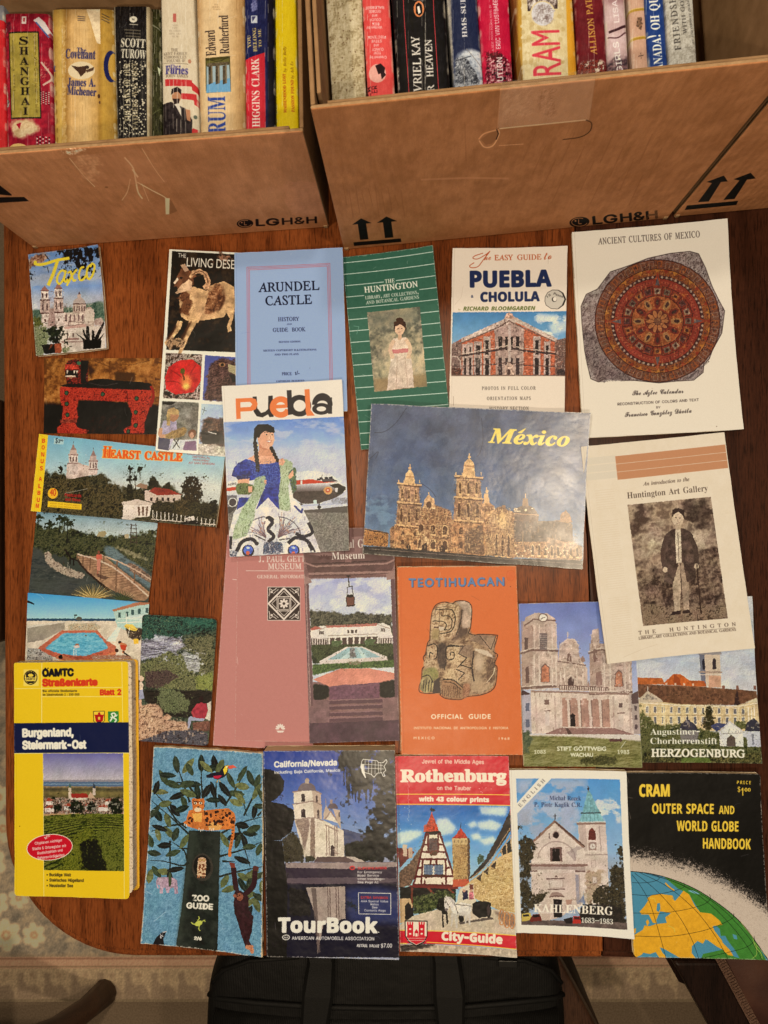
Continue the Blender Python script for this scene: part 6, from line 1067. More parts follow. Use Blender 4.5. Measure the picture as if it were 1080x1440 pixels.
    D=(30,24,24); c.p([(555,1040),(600,1020),(680,1030),(680,1120),(600,1140),(555,1110)],D); c.e(665,1085,18,52,D); c.e(665,1085,12,40,(70,56,50)); c.e(478,1140,18,30,D); c.p([(460,1170),(690,1130),(700,1145),(470,1185)],(70,58,52),.8); c.p([(485,960),(520,950),(525,1010),(490,1020)],(44,40,60)); c.e(500,955,10,10,(200,150,120)); c.p([(530,965),(560,960),(565,1010),(530,1015)],(190,110,110),tex=.4,cell=8); c.e(546,955,10,10,(200,150,120))
    c.p([(325,1010),(360,1000),(380,1080),(390,1180),(380,1190),(370,1120),(355,1120),(360,1210),(348,1210),(345,1100),(305,1080)],D); H=(222,208,188)
    for x0,y0,x1,y1,w in((436,1110,446,1212,17),(418,1105,410,1200,15),(528,1095,534,1190,17),(512,1100,508,1180,14)): c.l([(x0,y0),((x0+x1)/2+3,(y0+y1)/2),(x1,y1)],w,(196,180,160),taper=(w*1.5,w*.6))
    c.e(488,1082,62,44,H,rot=-.08); c.p([(432,1060),(470,1035),(540,1045),(548,1090),(500,1128),(440,1120)],H,tex=.12,cell=12); c.p([(440,1100),(500,1105),(540,1085),(500,1130),(445,1125)],(170,154,138),.7,soft=6); c.p([(376,1000),(404,996),(446,1040),(450,1110),(420,1110),(398,1060)],H,tex=.1,cell=10); c.p([(362,1004),(392,998),(402,1040),(386,1094),(370,1094),(362,1060)],(212,196,176)); c.p([(368,1000),(374,984),(382,1000)],H); c.e(377,1086,10,9,(120,104,96)); c.e(370,1034,4,6,D); c.p([(388,1000),(412,1000),(440,1050),(428,1060)],(176,164,150),.8)
    c.l([(430,1040),(455,1110)],4,D); c.l([(440,1045),(545,1060)],4,(60,46,40)); c.l([(370,1020),(400,1070)],3,D)
    for x,y,r_ in((755,1130,44),(790,1145,46),(825,1150,44)):
        t=np.linspace(0,6.29,24); c.l(np.stack([x+r_*.45*np.cos(t),y+r_*1.15*np.sin(t)],1),7,(190,130,80))
        for a in np.linspace(0,6.28,7)[:-1]: c.l([(x,y),(x+r_*.45*math.cos(a),y+r_*1.15*math.sin(a))],4,(170,112,70))
    c.orn([(560,880),(830,700),(845,1090),(570,1010)],420,(130,98,56),(240,212,160),7); c.orn([(420,620),(530,620),(530,890),(424,890)],110,(120,88,52),(226,190,130),7); c.orn([(150,960),(440,960),(440,1050),(250,1120),(150,1120)],160,(22,24,14),(140,140,90),8,leaf=True); c.orn([(60,780),(240,560),(130,925)],120,(80,58,44),(150,120,92),6); c.photo([(36,366),(820,370),(862,1400),(55,1390)],1.4); c.p([(30,292),(820,290),(822,372),(30,370)],R); c.p([(55,1232),(856,1250),(860,1340),(58,1318)],R); c.p([(60,1322),(860,1345),(862,1400),(62,1385)],(186,164,136),tex=.2,cell=14); c.n([(60,1330),(330,1325),(240,1350),(70,1385)],[(40,34,30),(110,94,80)],14,.2,1.4,3)
    for a,b,w in(((30,296),(815,298),6),((30,364),(818,370),6),((250,1232),(856,1248),6),((240,1312),(860,1340),6),((58,1228),(100,1229),6),((60,1318),(110,1320),6)): c.l([a,b],w,Y)
    c.t('Jewel of the Middle Ages',210,88,634,90,27,W,'inter',wt=2); c.t('Rothenburg',66,211,786,207,78,W,'serb',wt=7); c.t('on the Tauber',312,268,545,269,27,W,'inter',wt=2); c.t('with 43 colour prints',190,344,668,347,29,W,'notob',wt=3.4); c.t('City-Guide',346,1296,756,1308,55,W,'notob',wt=6)
    c.p([(92,1160),(248,1163),(248,1270),(225,1315),(172,1340),(120,1312),(95,1270)],D); c.p([(99,1168),(242,1170),(242,1268),(220,1308),(172,1332),(126,1306),(101,1268)],W)
    for x in(130,208): c.r(x-20,1190,x+20,1275,R); c.win([(x-24,1172),(x+24,1172),(x+24,1192),(x-24,1192)],3,1,.6,1,R); c.win([(x-18,1205),(x+18,1205),(x+18,1270),(x-18,1270)],1,2,.4,.35,W)
    c.p([(104,1270),(240,1270),(220,1305),(172,1328),(128,1303)],R); c.p([(160,1275),(160,1240),(172,1220),(185,1240),(185,1275)],R); c.r(165,1250,180,1272,W); 
    for y in(1284,1300): c.l([(110,y),(236,y)],2.5,W)
    for i in range(30): rr=random.Random(i); x=118+rr.uniform(-6,6); y=180+i*10; c.l([(x,y),(x+rr.uniform(-3,3),y+8)],2.5,(240,220,200),.7)
    c.dots([(40,380),(600,380),(600,560),(40,600)],(220,220,215),20,2); c.dots([(600,220),(700,220),(700,290),(600,290)],(240,210,190),10,2); c.grain(.02).wear(.45); return c


def art_church_booklet():
    c=Print([(715.8,1081.7),(879.2,1082.6),(889.3,1315.2),(724.4,1311.6)],(710,1070),5.538,(230,216,192)); q=[(84,132),(888,134),(940,1292),(128,1276)]
    c.clip(q).g(q,[(130,(84,140,186)),(500,(120,158,188)),(700,(140,168,194)),(800,(150,160,170))],tex=.03); c.cl([(84,132),(640,134),(560,560),(100,620)],(172,172,180),130,.38,.8,1.3); c.cl([(690,280),(895,290),(900,480),(720,460)],(206,202,204),60,.35,.9); c.cl([(90,380),(400,380),(250,620),(100,620)],(160,160,168),80,.4,.7)
    L,S,D=(206,184,164),(168,146,132),(110,84,74)
    c.p([(566,490),(780,480),(795,720),(805,1110),(620,1110),(580,700)],L,tex=.06,cell=40); c.p([(566,492),(625,488),(640,700),(590,690),(575,560)],S,.6); c.n([(620,850),(760,840),(730,1000),(660,1120),(622,1110)],[(150,130,104),(186,160,132),(130,100,84)],26,.3)
    c.p([(600,395),(640,230),(655,228),(735,395)],(120,160,160),tex=.15,cell=14); c.p([(572,470),(600,400),(735,398),(770,470)],(130,172,172),tex=.12,cell=14); c.l([(588,402),(742,398)],12,(76,90,90)); c.l([(555,484),(780,478)],18,(140,112,98)); c.l([(556,474),(780,468)],7,(196,190,176)); c.l([(645,230),(643,190)],5,D); c.e(645,210,8,10,(60,50,46))
    for x in(618,640,662,690,712): c.l([(x,300+abs(x-650)),(x-6+(x-650)*.3,466)],3,(90,130,134))
    c.p([(648,610),(650,540),(675,516),(700,540),(705,612)],(110,56,46)); 
    for i in range(7): c.l([(652,546+i*9),(702,546+i*9)],3,(70,38,34))
    c.p([(648,630),(708,628),(710,690),(650,692)],(150,124,110)); c.e(679,660,22,22,(206,190,170)); c.l([(679,660),(679,645)],3,D); c.l([(679,660),(690,664)],3,D); c.l([(612,728),(796,722)],10,S); c.p([(668,768),(704,766),(706,822),(670,824)],S); c.p([(672,772),(700,770),(702,818),(674,820)],L); c.p([(676,896),(712,894),(714,946),(678,948)],S); c.p([(681,900),(708,898),(710,942),(682,944)],L); c.l([(730,500),(745,700)],8,S)
    c.p([(205,780),(215,640),(385,470),(612,665),(625,800),(600,1120),(360,1235),(205,1060)],L,tex=.06,cell=40); c.p([(205,870),(560,870),(570,1110),(440,1210),(360,1235),(280,1235),(210,1060)],(200,176,156)); c.p([(220,612),(384,455),(625,660),(605,675),(385,480),(222,635)],(140,108,90)); c.l([(385,470),(622,664)],10,(90,66,58)); c.l([(388,455),(389,410)],8,(60,48,44)); c.l([(375,425),(403,425)],3,(60,48,44)); c.e(396,572,27,30,(150,124,112)); c.e(396,574,22,25,(52,38,36)); c.l([(345,560),(342,590),(350,606)],5,(96,76,70),smooth=True)
    t=np.radians(np.linspace(185,355,20)); c.l(np.stack([400+146*np.cos(t),770+145*np.sin(t)],1),9,S); c.p([(350,675),(442,668),(444,782),(352,782)],D); c.p([(365,684),(424,680),(428,780),(367,780)],(40,28,28)); c.p([(480,710),(560,660),(620,670),(560,690),(545,780)],(140,120,116),.5)
    c.p([(175,795),(640,792),(640,812),(600,822),(180,822)],(130,100,88)); c.p([(190,822),(625,820),(622,850),(545,848),(540,842),(195,846)],S); c.l([(180,800),(640,796)],6,L); c.r(190,850,250,862,(120,94,84)); c.r(190,866,255,880,L); c.r(545,848,625,862,(120,94,84)); c.r(548,866,625,880,L); c.p([(545,880),(570,880),(580,1110),(555,1110)],(150,140,140)); c.l([(575,880),(585,1110)],6,D,.5)
    c.l([(320,918),(465,912)],9,D); c.l([(332,1000),(465,995)],8,D); c.p([(338,925),(455,922),(455,990),(342,994)],(184,160,142)); c.p([(350,930),(444,928),(446,980),(352,984)],L); c.p([(385,905),(398,885),(410,905)],D); c.p([(340,1060),(365,1025),(400,1018),(440,1028),(462,1055)],(150,122,108)); c.l([(342,1060),(400,1048),(462,1056)],8,D); c.p([(376,1075),(442,1075),(444,1215),(380,1215)],(40,30,30)); c.p([(470,1080),(520,1075),(515,1110),(480,1120)],(170,130,110)); c.p([(570,1090),(610,1040),(625,1110)],(110,116,140),.7)
    T=[(22,20,16),(52,46,32),(84,72,50),(36,32,24)]
    c.n([(104,600),(150,580),(235,620),(245,660),(215,720),(205,800),(200,900),(118,920)],T,24,.4); c.n([(118,920),(195,930),(210,1040),(330,1030),(300,1080),(240,1120),(128,1260)],T,22,.4); c.n([(870,670),(905,640),(925,830),(890,800)],T,18,.5); c.n([(815,830),(850,790),(925,820),(940,1290),(830,1280),(810,1000)],T,24,.4); c.n([(680,1010),(740,960),(800,970),(830,1050),(800,1120),(690,1110)],T,16,.5); c.n([(94,500),(120,495),(122,520),(98,535)],T,10,.4); c.n([(600,1110),(800,1105),(900,1130),(940,1290),(560,1270)],[(24,20,18),(60,50,40)],20,.3)
    c.p([(128,1240),(940,1240),(940,1295),(128,1280)],(96,80,72),tex=.2); c.p([(130,1190),(195,1182),(215,1240),(130,1250)],(186,160,80)); c.p([(140,1195),(185,1192),(192,1210),(142,1214)],(50,44,40)); c.p([(190,1240),(215,1195),(270,1190),(290,1245),(200,1252)],(110,50,40)); c.p([(215,1200),(262,1196),(272,1214),(215,1218)],(40,32,30)); c.p([(525,1260),(530,1205),(580,1205),(590,1260)],(176,52,40)); c.p([(535,1210),(578,1210),(580,1230),(536,1230)],(80,40,36)); c.p([(455,1230),(525,1210),(525,1260),(470,1260)],(40,30,30)); c.r(285,1190,350,1240,(186,160,140))
    for k,q2 in enumerate(([(104,590),(240,630),(205,900),(330,1040),(130,1250)],[(815,830),(925,810),(938,1280),(700,1250),(690,1000),(800,960)])): c.orn(q2,300,(16,14,11),(110,98,68),11,leaf=True,seed=k)
    c.orn([(210,640),(600,660),(620,1100),(360,1230),(210,1060)],90,(150,124,110),(224,204,184),9,a=.5); c.photo(q).clip().p([(90,410),(82,335),(268,128),(362,130)],(230,216,192)); c.t('ENGLISH',118,358,312,152,26,(90,84,84),'ser',wt=1.4,track=.25)
    B=(50,56,84); c.t('Michał Rozek',344,302,590,304,34,B,'serb',wt=-.6); c.t('P. Piotr Kaglik C.R.',226,352,594,355,34,B,'serb',wt=-.6); W=(240,230,210); c.t('KAHLENBERG',224,1176,832,1186,62,W,'serb',wt=1.6); c.t('1683–1983',590,1252,832,1256,38,W,'serb',wt=-.4); c.grain(.018).wear(.2); return c


def art_space_handbook():
    c=Print([(879.3,1086.7),(1065,1085.7),(1082,1347),(891.5,1345.9)],(875,1075),5.143,(24,20,19)); c.n(None,[(20,17,16),(30,26,24)],30,0,1)
    # dusty glow above the globe
    v=c.ZY-np.interp(c.ZX,[40,300,500,700,850,1000,1100],[600,645,690,780,860,960,1040]); n=noise(c.H,c.W,1.6,2)*.6+noise(c.H,c.W,6,3)*.4
    m=np.clip((v/75+(n-.5)*2.4),0,1).astype(np.float32); c.comp((m,(slice(None),slice(None))),(198,176,152)); c.comp((np.clip((n-.62)*5,0,1).astype(np.float32)*(v>-10)*.5,(slice(None),slice(None))),(150,128,108))
    edge=[(40,765),(120,772),(200,782),(300,805),(420,845),(540,900),(660,975),(780,1065),(880,1165),(960,1275),(1030,1380),(1060,1420)]
    globe=edge+[(1060,1450),(30,1450)]
    c.p(globe,(80,134,150)); Gn=(72,124,52); O=(222,158,44)
    c.p([(300,806),(420,845),(540,900),(660,975),(780,1065),(880,1165),(960,1275),(1040,1420),(560,1420),(580,1365),(680,1340),(720,1330),(700,1180),(560,1060),(480,930),(400,890)],Gn,tex=.06,cell=20); c.p([(470,905),(500,900),(540,915),(560,930),(520,925)],(120,170,170))
    c.p([(180,960),(220,935),(280,930),(360,940),(372,965),(350,950),(380,980),(410,945),(440,905),(480,930),(520,1010),(560,1060),(640,1070),(700,1120),(718,1150),(650,1160),(660,1190),(720,1270),(790,1340),(795,1375),(760,1370),(720,1330),(680,1310),(610,1260),(580,1290),(540,1270),(500,1320),(500,1360),(530,1400),(440,1410),(300,1330),(270,1320),(290,1360),(330,1400),(200,1410),(150,1370),(90,1400),(70,1400),(78,1235),(120,1210),(150,1190),(160,1160),(200,1165),(240,1150),(320,1140),(310,1100),(350,1070),(300,1060),(250,1055),(245,1000),(270,995),(275,1050),(245,1120),(250,1145),(220,1140),(190,1080),(140,1080),(125,1060),(160,1020),(185,980)],O,tex=.05,cell=20)
    c.p([(252,1000),(270,995),(275,1040),(262,1062),(246,1050)],(80,134,150)); c.p([(170,1130),(185,1115),(195,1140),(180,1165)],O); c.p([(76,1190),(100,1180),(96,1215),(78,1220)],O); c.l([(310,850),(340,880),(375,905)],10,O,smooth=True); c.p([(500,1310),(530,1280),(580,1290),(600,1255),(620,1300),(680,1325),(660,1345),(600,1345),(540,1370),(510,1360)],(80,134,150)); c.p([(705,1230),(740,1230),(760,1270),(800,1320),(840,1390),(800,1380),(770,1330),(720,1280)],(80,134,150)); c.p([(790,1215),(820,1225),(825,1255),(800,1250)],(88,142,154)); c.p([(130,1390),(150,1360),(200,1370),(240,1355),(270,1400)],(80,134,150)); c.p([(275,1320),(300,1340),(360,1400),(320,1400)],(80,134,150))
    K=(26,26,24)
    for pts in([(70,790),(130,870),(200,1000),(270,1230),(315,1400)],[(90,780),(240,900),(400,1080),(500,1260),(550,1400)],[(120,772),(330,880),(520,1040),(660,1220),(760,1400)],[(150,775),(420,860),(640,1010),(820,1200),(960,1400)],[(200,782),(470,880),(700,1020),(900,1230),(1000,1400)],[(255,795),(265,820),(220,840),(140,850),(70,848)],[(445,848),(440,880),(360,910),(200,940),(70,935)],[(628,930),(630,970),(540,1020),(300,1068),(75,1070)],[(800,1065),(790,1100),(700,1150),(560,1200),(330,1240),(85,1238)],[(945,1230),(940,1270),(860,1320),(640,1380),(540,1400)]): c.l(pts,3,K,.85,smooth=True)
    c.l(edge,5,K,smooth=True); Y2=(206,206,100)
    for pts in([(850,1125),(880,1170),(930,1230),(950,1300),(990,1350),(1000,1390)],[(960,1300),(960,1360),(930,1390)],[(940,1270),(1030,1370)],[(200,960),(230,965),(240,990)],[(330,1160),(370,1180),(380,1210)]): c.l(pts,3,Y2,.8,smooth=True)
    Y=(236,192,66); c.t('CRAM',124,228,340,226,84,Y,'notob',wt=4); c.t('OUTER SPACE',216,350,656,348,70,Y,'notob',wt=2.6); c.t('AND',693,348,802,348,58,Y,'notob',wt=2.2); c.t('WORLD GLOBE',392,473,832,473,72,Y,'notob',wt=2.6); c.t('HANDBOOK',580,598,920,600,74,Y,'notob',wt=2.6); c.t('PRICE',818,131,914,131,24,Y,'notob',wt=1,track=.15); c.t('$',824,186,842,186,26,Y,'notob',wt=1); c.t('1',850,213,862,213,56,Y,'notob',wt=2); c.t('00',872,183,914,183,25,Y,'notob',wt=1)
    for pts in([(40,235),(75,240)],[(50,340),(60,390)],[(985,260),(995,330)],[(35,90),(50,130)]): c.l(pts,3,(150,130,110),.7)
    c.grain(.02).wear(.4); return c

# ------------------------------------------------------------------ cardboard boxes: where they stand
def box_frame(bl,br,h,lean):
    A,B=pw(*bl),pw(*br); x=(B-A).normalized(); y=Vector((lean,1,0)).normalized()
    return dict(A=A,B=B,x=x,y=y,w=(B-A).length,h=h)


BOX={'low': box_frame((47.6,349),(462.8,319.7),0.199,-.018),'tall': box_frame((483.5,351.7),(938.5,307.5),0.276,-.055),'next': box_frame((946.5,305.5),(1424,262),0.276,-.055)}


def front_quad(b):
    u=Vector((0,0,b['h'])); return[wp(b['A']+u),wp(b['B']+u),wp(b['B']),wp(b['A'])]


CARD=[(132,90,60),(146,101,68),(158,111,76)]


def card(b,org,sc,k=1.6):
    c=Print(front_quad(b),org,sc,CARD[1],k=k)
    c.n(None,CARD,40/3,0,.8); c.n(None,[(112,76,48),(176,130,92)],3,0,1.2,a=.3); c.n(None,[(112,76,46),(164,118,82)],130,0,1.2,a=.45); c.n(None,[(110,74,46),(150,106,72)],14,0,1.2,asp=.12,a=.13); c.n(None,[(112,76,48),(150,106,70)],60,0,1,asp=.25,a=.25); return c


K0=(24,20,18)


def logo(c,x0,y0,x1,y1,h):
    """round face emblem and the carrier's letters along a line"""
    d=np.array([x1-x0,y1-y0],float); L=math.hypot(*d); d/=L; n=np.array([d[1],-d[0]])
    def at(a,b): return tuple(np.array([x0,y0])+d*a+n*b)
    cx,cy=at(-h*1.75,h*.45); rx,ry=h*1.28,h*.66; ro=math.atan2(d[1],d[0])
    c.e(cx,cy,rx,ry,K0,rot=ro)
    t=np.linspace(.2,5.2,20); c.l([(cx+rx*.78*math.cos(a)*d[0],cy+ry*.78*math.sin(a))for a in t],h*.09,CARD[1])
    c.l([(cx-h*.1,cy-h*.35),(cx-h*.1,cy+h*.22),(cx+h*.3,cy+h*.2)],h*.1,CARD[1]); c.e(cx-h*.5,cy-h*.15,h*.12,h*.1,CARD[1])
    c.t('LG',*at(0,0),*at(L*.37,0),h,K0,'inter',wt=h*.12); c.t('H&H',*at(L*.43,0),*at(L,0),h,K0,'inter',wt=h*.1)


def art_low_box():
    c=card(BOX['low'],(0,170),2.204); W=(206,170,132)
    for p_,w in(([(386,113),(412,145),(420,180),(428,220),(442,242)],4),([(404,180),(395,220),(378,247)],2),([(425,190),(470,215),(515,240),(522,262),(518,290)],3),([(440,85),(480,150),(510,190)],1.5),([(215,115),(260,170),(295,205)],2),([(440,195),(462,250)],1.2),([(410,150),(428,175)],5)): c.l(p_,w,W,.7,smooth=True)
    c.p([(512,240),(530,245),(550,280),(520,292)],(112,78,50),.8); c.p([(512,240),(526,240),(525,290),(514,290)],(210,178,140),.8); c.p([(215,112),(430,85),(520,190),(300,205)],(150,106,74),.35); c.n([(225,110),(310,105),(300,195),(270,190)],[(140,98,66),(178,138,102)],20,.3,a=.6)
    c.e(330,206,5,3,(110,76,48)); c.n([(195,95),(270,85),(265,95),(205,105)],[(150,110,80),(214,184,150)],6,.3)
    c.p([(-60,150),(0,200),(36,228),(36,232),(-40,225)],K0); c.p([(-80,238),(75,236),(90,249),(-60,258)],K0)
    logo(c,795,326,982,317,20); c.n([(880,190),(1010,180),(1020,290),(900,300)],[(140,96,66),(160,112,82)],20,.3,a=.5); return c


def arrows(c,pts):
    for i in range(2):
        (x0,y0),(x1,y1),w,hw,hh=pts[i]; d=np.array([x1-x0,y1-y0],float); L=math.hypot(*d); d/=L; n=np.array([1,-.08])
        p0=np.array([x0,y0]); p1=np.array([x1,y1]); b=p1-d*hh
        c.p([p0-n*w,b-n*w,b-n*hw,p1,b+n*hw,b+n*w,p0+n*w],K0)
    c.p(pts[2],K0)


def art_tall_box():
    c=card(BOX['tall'],(430,120),3.086)
    arrows(c,[((254,670),(240,578),18,42,24),((362,662),(350,570),18,44,24),[(207,682),(412,665),(415,680),(210,698)]])
    # region origin (730,120) in the other enlargement: shift by 300 px * 3.086 = 925.8
    s=925.8; logo(c,322+s,604,600+s,578,34)
    c.l([(750+0,235),(775,210),(835,192)],6,(176,130,92),smooth=True); c.l([(752,240),(775,268),(812,262),(838,215),(836,192)],5,(186,140,102),smooth=True); c.p([(760,235),(800,205),(836,196),(830,230),(805,255),(780,258)],(126,88,58)); c.l([(828,190),(836,210),(826,236)],5,(60,40,28)); c.l([(840,188),(1000,172),(1160,156),(1215,150)],5,(200,160,124)); c.l([(838,262),(945,255)],2,(186,144,108)); c.l([(1215,150),(1240,165),(1232,200),(1190,225),(1115,236)],4,(66,44,30),smooth=True)
    c.p([(850,-60),(1275,-160),(1230,150),(830,185)],(176,136,106),.42); c.n([(1005,20),(1085,10),(1080,140),(1015,120)],[(126,86,56),(170,128,98)],20,.25,a=.7); c.n([(860,20),(990,0),(1000,120),(850,160)],[(150,110,80),(182,144,114)],26,.2,a=.5)
    for i in range(10): x=160+i*28; c.l([(x,420+(i*37)%60),(x+18,520+(i*53)%70)],4,(112,74,46),.35)
    for i in range(14): x=1000+i*42; y=200+(i*61)%240; c.l([(x,y),(x-60,y+130)],5,(112,74,46),.3)
    c.l([(500,410),(700,402),(880,405)],8,(164,120,88),.5); c.l([(690,160),(696,330)],6,(116,78,50),.3); c.n([(1500,500),(1570,520),(1560,590),(1480,580)],[(120,80,52),(160,116,80)],16,.3,a=.5); return c


def art_next_box():
    c=card(BOX['next'],(730,120),3.086)
    c.p([(775,508),(822,505),(875,420),(905,418),(888,392),(812,420),(836,425)],K0); c.p([(886,498),(934,494),(988,410),(1026,405),(1004,380),(930,408),(955,414)],K0); c.p([(718,542),(728,522),(950,502),(942,520)],K0)
    c.l([(1000,140),(900,250),(800,400),(720,500)],12,(168,122,88),.5); c.n([(960,150),(1060,60),(1040,110),(990,190)],[(120,80,52),(160,114,80)],16,.3,a=.7); return c


# ------------------------------------------------------------------ book spines: edges of each spine in the photo (x at y = 0 and at y = y1), top and bottom y
SPINE={}


def spine(key,l0,l1,r0,r1,y1,yt,yb,org,sc,bg,k=1.7):
    bx,r_=(BOX['low'],1/(1-.123/HC))if y1>135 else(BOX['tall'],1/(1-.205/HC))
    (ax,ay),(bx_,by)=[(NADIR[0]+(p[0]-NADIR[0])*r_,NADIR[1]+(p[1]-NADIR[1])*r_)for p in(wp(bx['A']),wp(bx['B']))]
    yb=ay+(by-ay)*(max(r1,r0)-ax)/(bx_-ax)-20  # the foot stays clear of the front wall
    L=lambda y: (l0+(l1-l0)*y/y1,y); R=lambda y: (r0+(r1-r0)*y/y1,y)
    c=Print([L(yt),R(yt),R(yb),L(yb)],org,sc,bg,k=k); SPINE[key]=c; return c


def age_spines():
    for i,c in enumerate(SPINE.values()):
        x0,y0=c.full[0]; x1,y1=c.full[1][0],c.full[2][1]; r=random.Random(i)
        for k in range(r.randint(3,6)): x=x0+(x1-x0)*r.uniform(.15,.85); creases(c,x-1,x+1,y0,y1,1,(226,210,180),.6*c.sc,.6,i*9+k)
        for e in(0,1):
            L,T=(c.full[0],c.full[3])if e==0 else(c.full[1],c.full[2])
            for k in range(26): f=r.random(); x=L[0]+(T[0]-L[0])*f; y=L[1]+(T[1]-L[1])*f; c.e(x+(x1-x0)*(.055 if e==0 else-.055),y,r.uniform(1,2.2)*c.sc,r.uniform(2,9)*c.sc,(206,188,154),.5*r.random(),soft=1)
        c.n(None,[(60,40,26),(230,214,184)],22,0,1.3,asp=.25,a=.05); c.scuff(16,i); c.grain(.015)


def creases(c,x0,x1,y0,y1,n,col,w=3,a=.5,seed=1):
    r=random.Random(seed)
    for i in range(n):
        x=x0+(x1-x0)*(i+.5)/n; yy=y0
        while yy<y1:
            L=r.uniform(20,120); c.l([(x+r.uniform(-2,2),yy),(x+r.uniform(-2,2),yy+L)],w,col,a*r.random()); yy+=L+r.uniform(5,60)


def paint_spines():
    Z1,Z2,Z3,Z4=((0,0),4),((200,0),4),((430,0),3.273),((700,0),2.842)
    c=spine('plain_red',-44,-40,3.5,7.5,200,-20,262,*Z1,(190,40,40)); c.n(None,[(170,32,34),(200,48,46)],40,0,1); c.r(-200,-100,40,110,(120,116,112))
    c=spine('tall_letter',5,8.5,68,74,205,18,262,*Z1,(150,30,44)); RD=(150,28,42); c.n(None,[(120,22,36),(166,36,48)],60,0,1.2)
    c.n([(60,670),(150,660),(230,690),(210,740),(130,760),(80,770),(50,700)],[(176,140,96),(216,186,140)],40,.15); c.p([(90,690),(120,680),(110,720)],RD); c.p([(185,110),(215,90),(250,120),(280,170),(260,190),(220,140)],(206,190,176)); c.l([(200,120),(270,200)],8,(70,90,130)); c.n([(215,440),(260,320),(285,350),(240,460)],[(190,150,120),RD,(80,40,44)],20,.3); c.l([(230,340),(285,420),(240,470)],10,(196,160,136),smooth=True)
    for r_ in(70,50,30): c.e(100,870,r_+10,r_,((200,150,80),(180,80,50),(210,170,100))[r_//30%3])
    for i in range(12):
        for j in range(5):
            c.r(205+j*16,760+i*11,213+j*16,766+i*11,(216,206,186)if(i+j)%2 else(30,24,24))
            if j<4: c.r(225+j*14,505+i*6,232+j*14,509+i*6,(206,196,170)if(i+j)%2 else(30,24,24))
    c.n([(20,540),(50,550),(46,590),(20,590)],[(30,24,24),(200,190,170)],8,.1,2); c.n([(25,100),(60,120),(50,180),(25,200)],[(50,20,26),(110,26,40)],24,.3)
    G=(150,130,56); c.p([(44,174),(218,172),(232,658),(58,660)],(34,30,24)); c.p([(50,182),(212,180),(226,650),(64,652)],G,tex=.12,cell=40)
    for i,ch in enumerate('SHANGHAI'): y=245+i*56; c.t(ch,108+i*1.6+(12 if ch=='I' else 0),y,158+i*1.6-(14 if ch=='I' else 0),y,42,(30,24,20),'serb',wt=1.5)
    for i,ch in enumerate('CHRISTOPHER NEW'): 
        if ch!=' ': c.t(ch,188+i*.8+(4 if ch=='I' else 0),214+i*29.5,204+i*.8-(4 if ch=='I' else 0),214+i*29.5,18,(80,64,30),'ser')
    c.l([(70,220),(72,370)],2,(40,34,24)); c.l([(76,515),(80,610)],2,(40,34,24)); c.t('A NOVEL',70,376,76,508,10,(40,34,24),'ser',track=.2); c.r(120,88,146,130,(216,196,176)); c.r(128,96,138,118,(170,60,60)); creases(c,20,290,60,860,7,(214,180,160),2.5,.6)
    c=spine('yellow_brown',71,75.5,158.5,162,205,12,262,*Z1,(196,150,84)); c.g([(270,-50),(660,-50),(660,1100),(270,1100)],[(280,(160,118,50)),(340,(196,156,78)),(370,(150,108,50)),(400,(206,160,98)),(480,(212,170,110)),(545,(188,144,80)),(560,(160,118,50)),(580,(178,136,58)),(640,(150,112,46))],ang=0,tex=.06,cell=30); creases(c,350,560,60,900,12,(150,110,60),2.5,.6,4)
    N=(44,44,84); c.t('The',432,296,484,300,26,N,'serb',wt=1); c.t('Covenant',368,330,536,336,52,N,'serb',wt=2); c.e(458,400,76,50,(216,190,146)); c.p([(400,372),(440,380),(490,374),(482,410),(455,436),(440,410)],(70,48,36)); c.p([(480,400),(530,380),(526,400),(490,412)],(84,60,44)); c.e(490,382,12,10,(60,44,36)); c.t('James A.',380,486,536,492,44,N,'serb',wt=2); c.t('Michener',378,534,540,545,44,N,'serb',wt=2)
    c.e(622,372,40,90,(30,32,70)); c.e(640,372,34,78,(178,136,58)); c.t('t',292,400,312,400,40,N,'serb'); c.p([(480,40),(560,45),(565,250),(545,245),(505,110)],(226,196,150),tex=.15); 
    for y in(90,102,113): c.l([(435,y),(478,y+4)],6,(70,60,60),.7)
    for y in(84,100,116): c.l([(570,y-10),(612,y+10)],6,(60,50,50),.7)
    c.n([(345,130),(365,130),(372,900),(350,900)],[(176,130,60),(206,170,110)],14,.2); c.e(556,545,7,12,(70,44,30)); c.e(560,580,5,8,(90,60,40))
    for i in range(8): c.e(306+i*2,420+i*52,5,16,(120,88,40),.6)
    c=spine('black_white',157.5,164,210,209,200,8,258,*Z1,(28,25,24)); c.n(None,[(20,18,18),(44,40,36)],30,0,1.3,asp=.3); c.g([(820,20),(845,20),(842,900),(825,900)],[(820,(190,170,130)),(845,(150,130,96))],ang=0); c.l([(640,30),(655,800),(660,1000)],8,(180,160,124),.8)
    W=(214,200,168); c.e(750,122,22,22,W); c.t('W',740,130,760,130,14,(30,26,24),'ser',wt=1); c.l([(728,155),(776,158)],6,W,.7)
    for i,y in enumerate((190,210,230)): c.l([(700+i*4,y),(790,y+6)],8,(120,108,84),.6)
    c.t('SCOTT',680,296,814,302,52,W,'serb',wt=1.6); c.t('TUROW',680,362,818,370,52,W,'serb',wt=1.6); c.t('THE LAWS OF OUR',736,720,732,395,34,(176,160,122),'serb',wt=.4); c.t('FATHERS WAS FIRST',776,760,772,395,30,(150,134,100),'serb',wt=.4); creases(c,670,820,380,860,9,(200,186,150),3,.7,6); c.dots([(670,380),(820,380),(820,800),(670,800)],(200,184,150),240,3.5,seed=4)
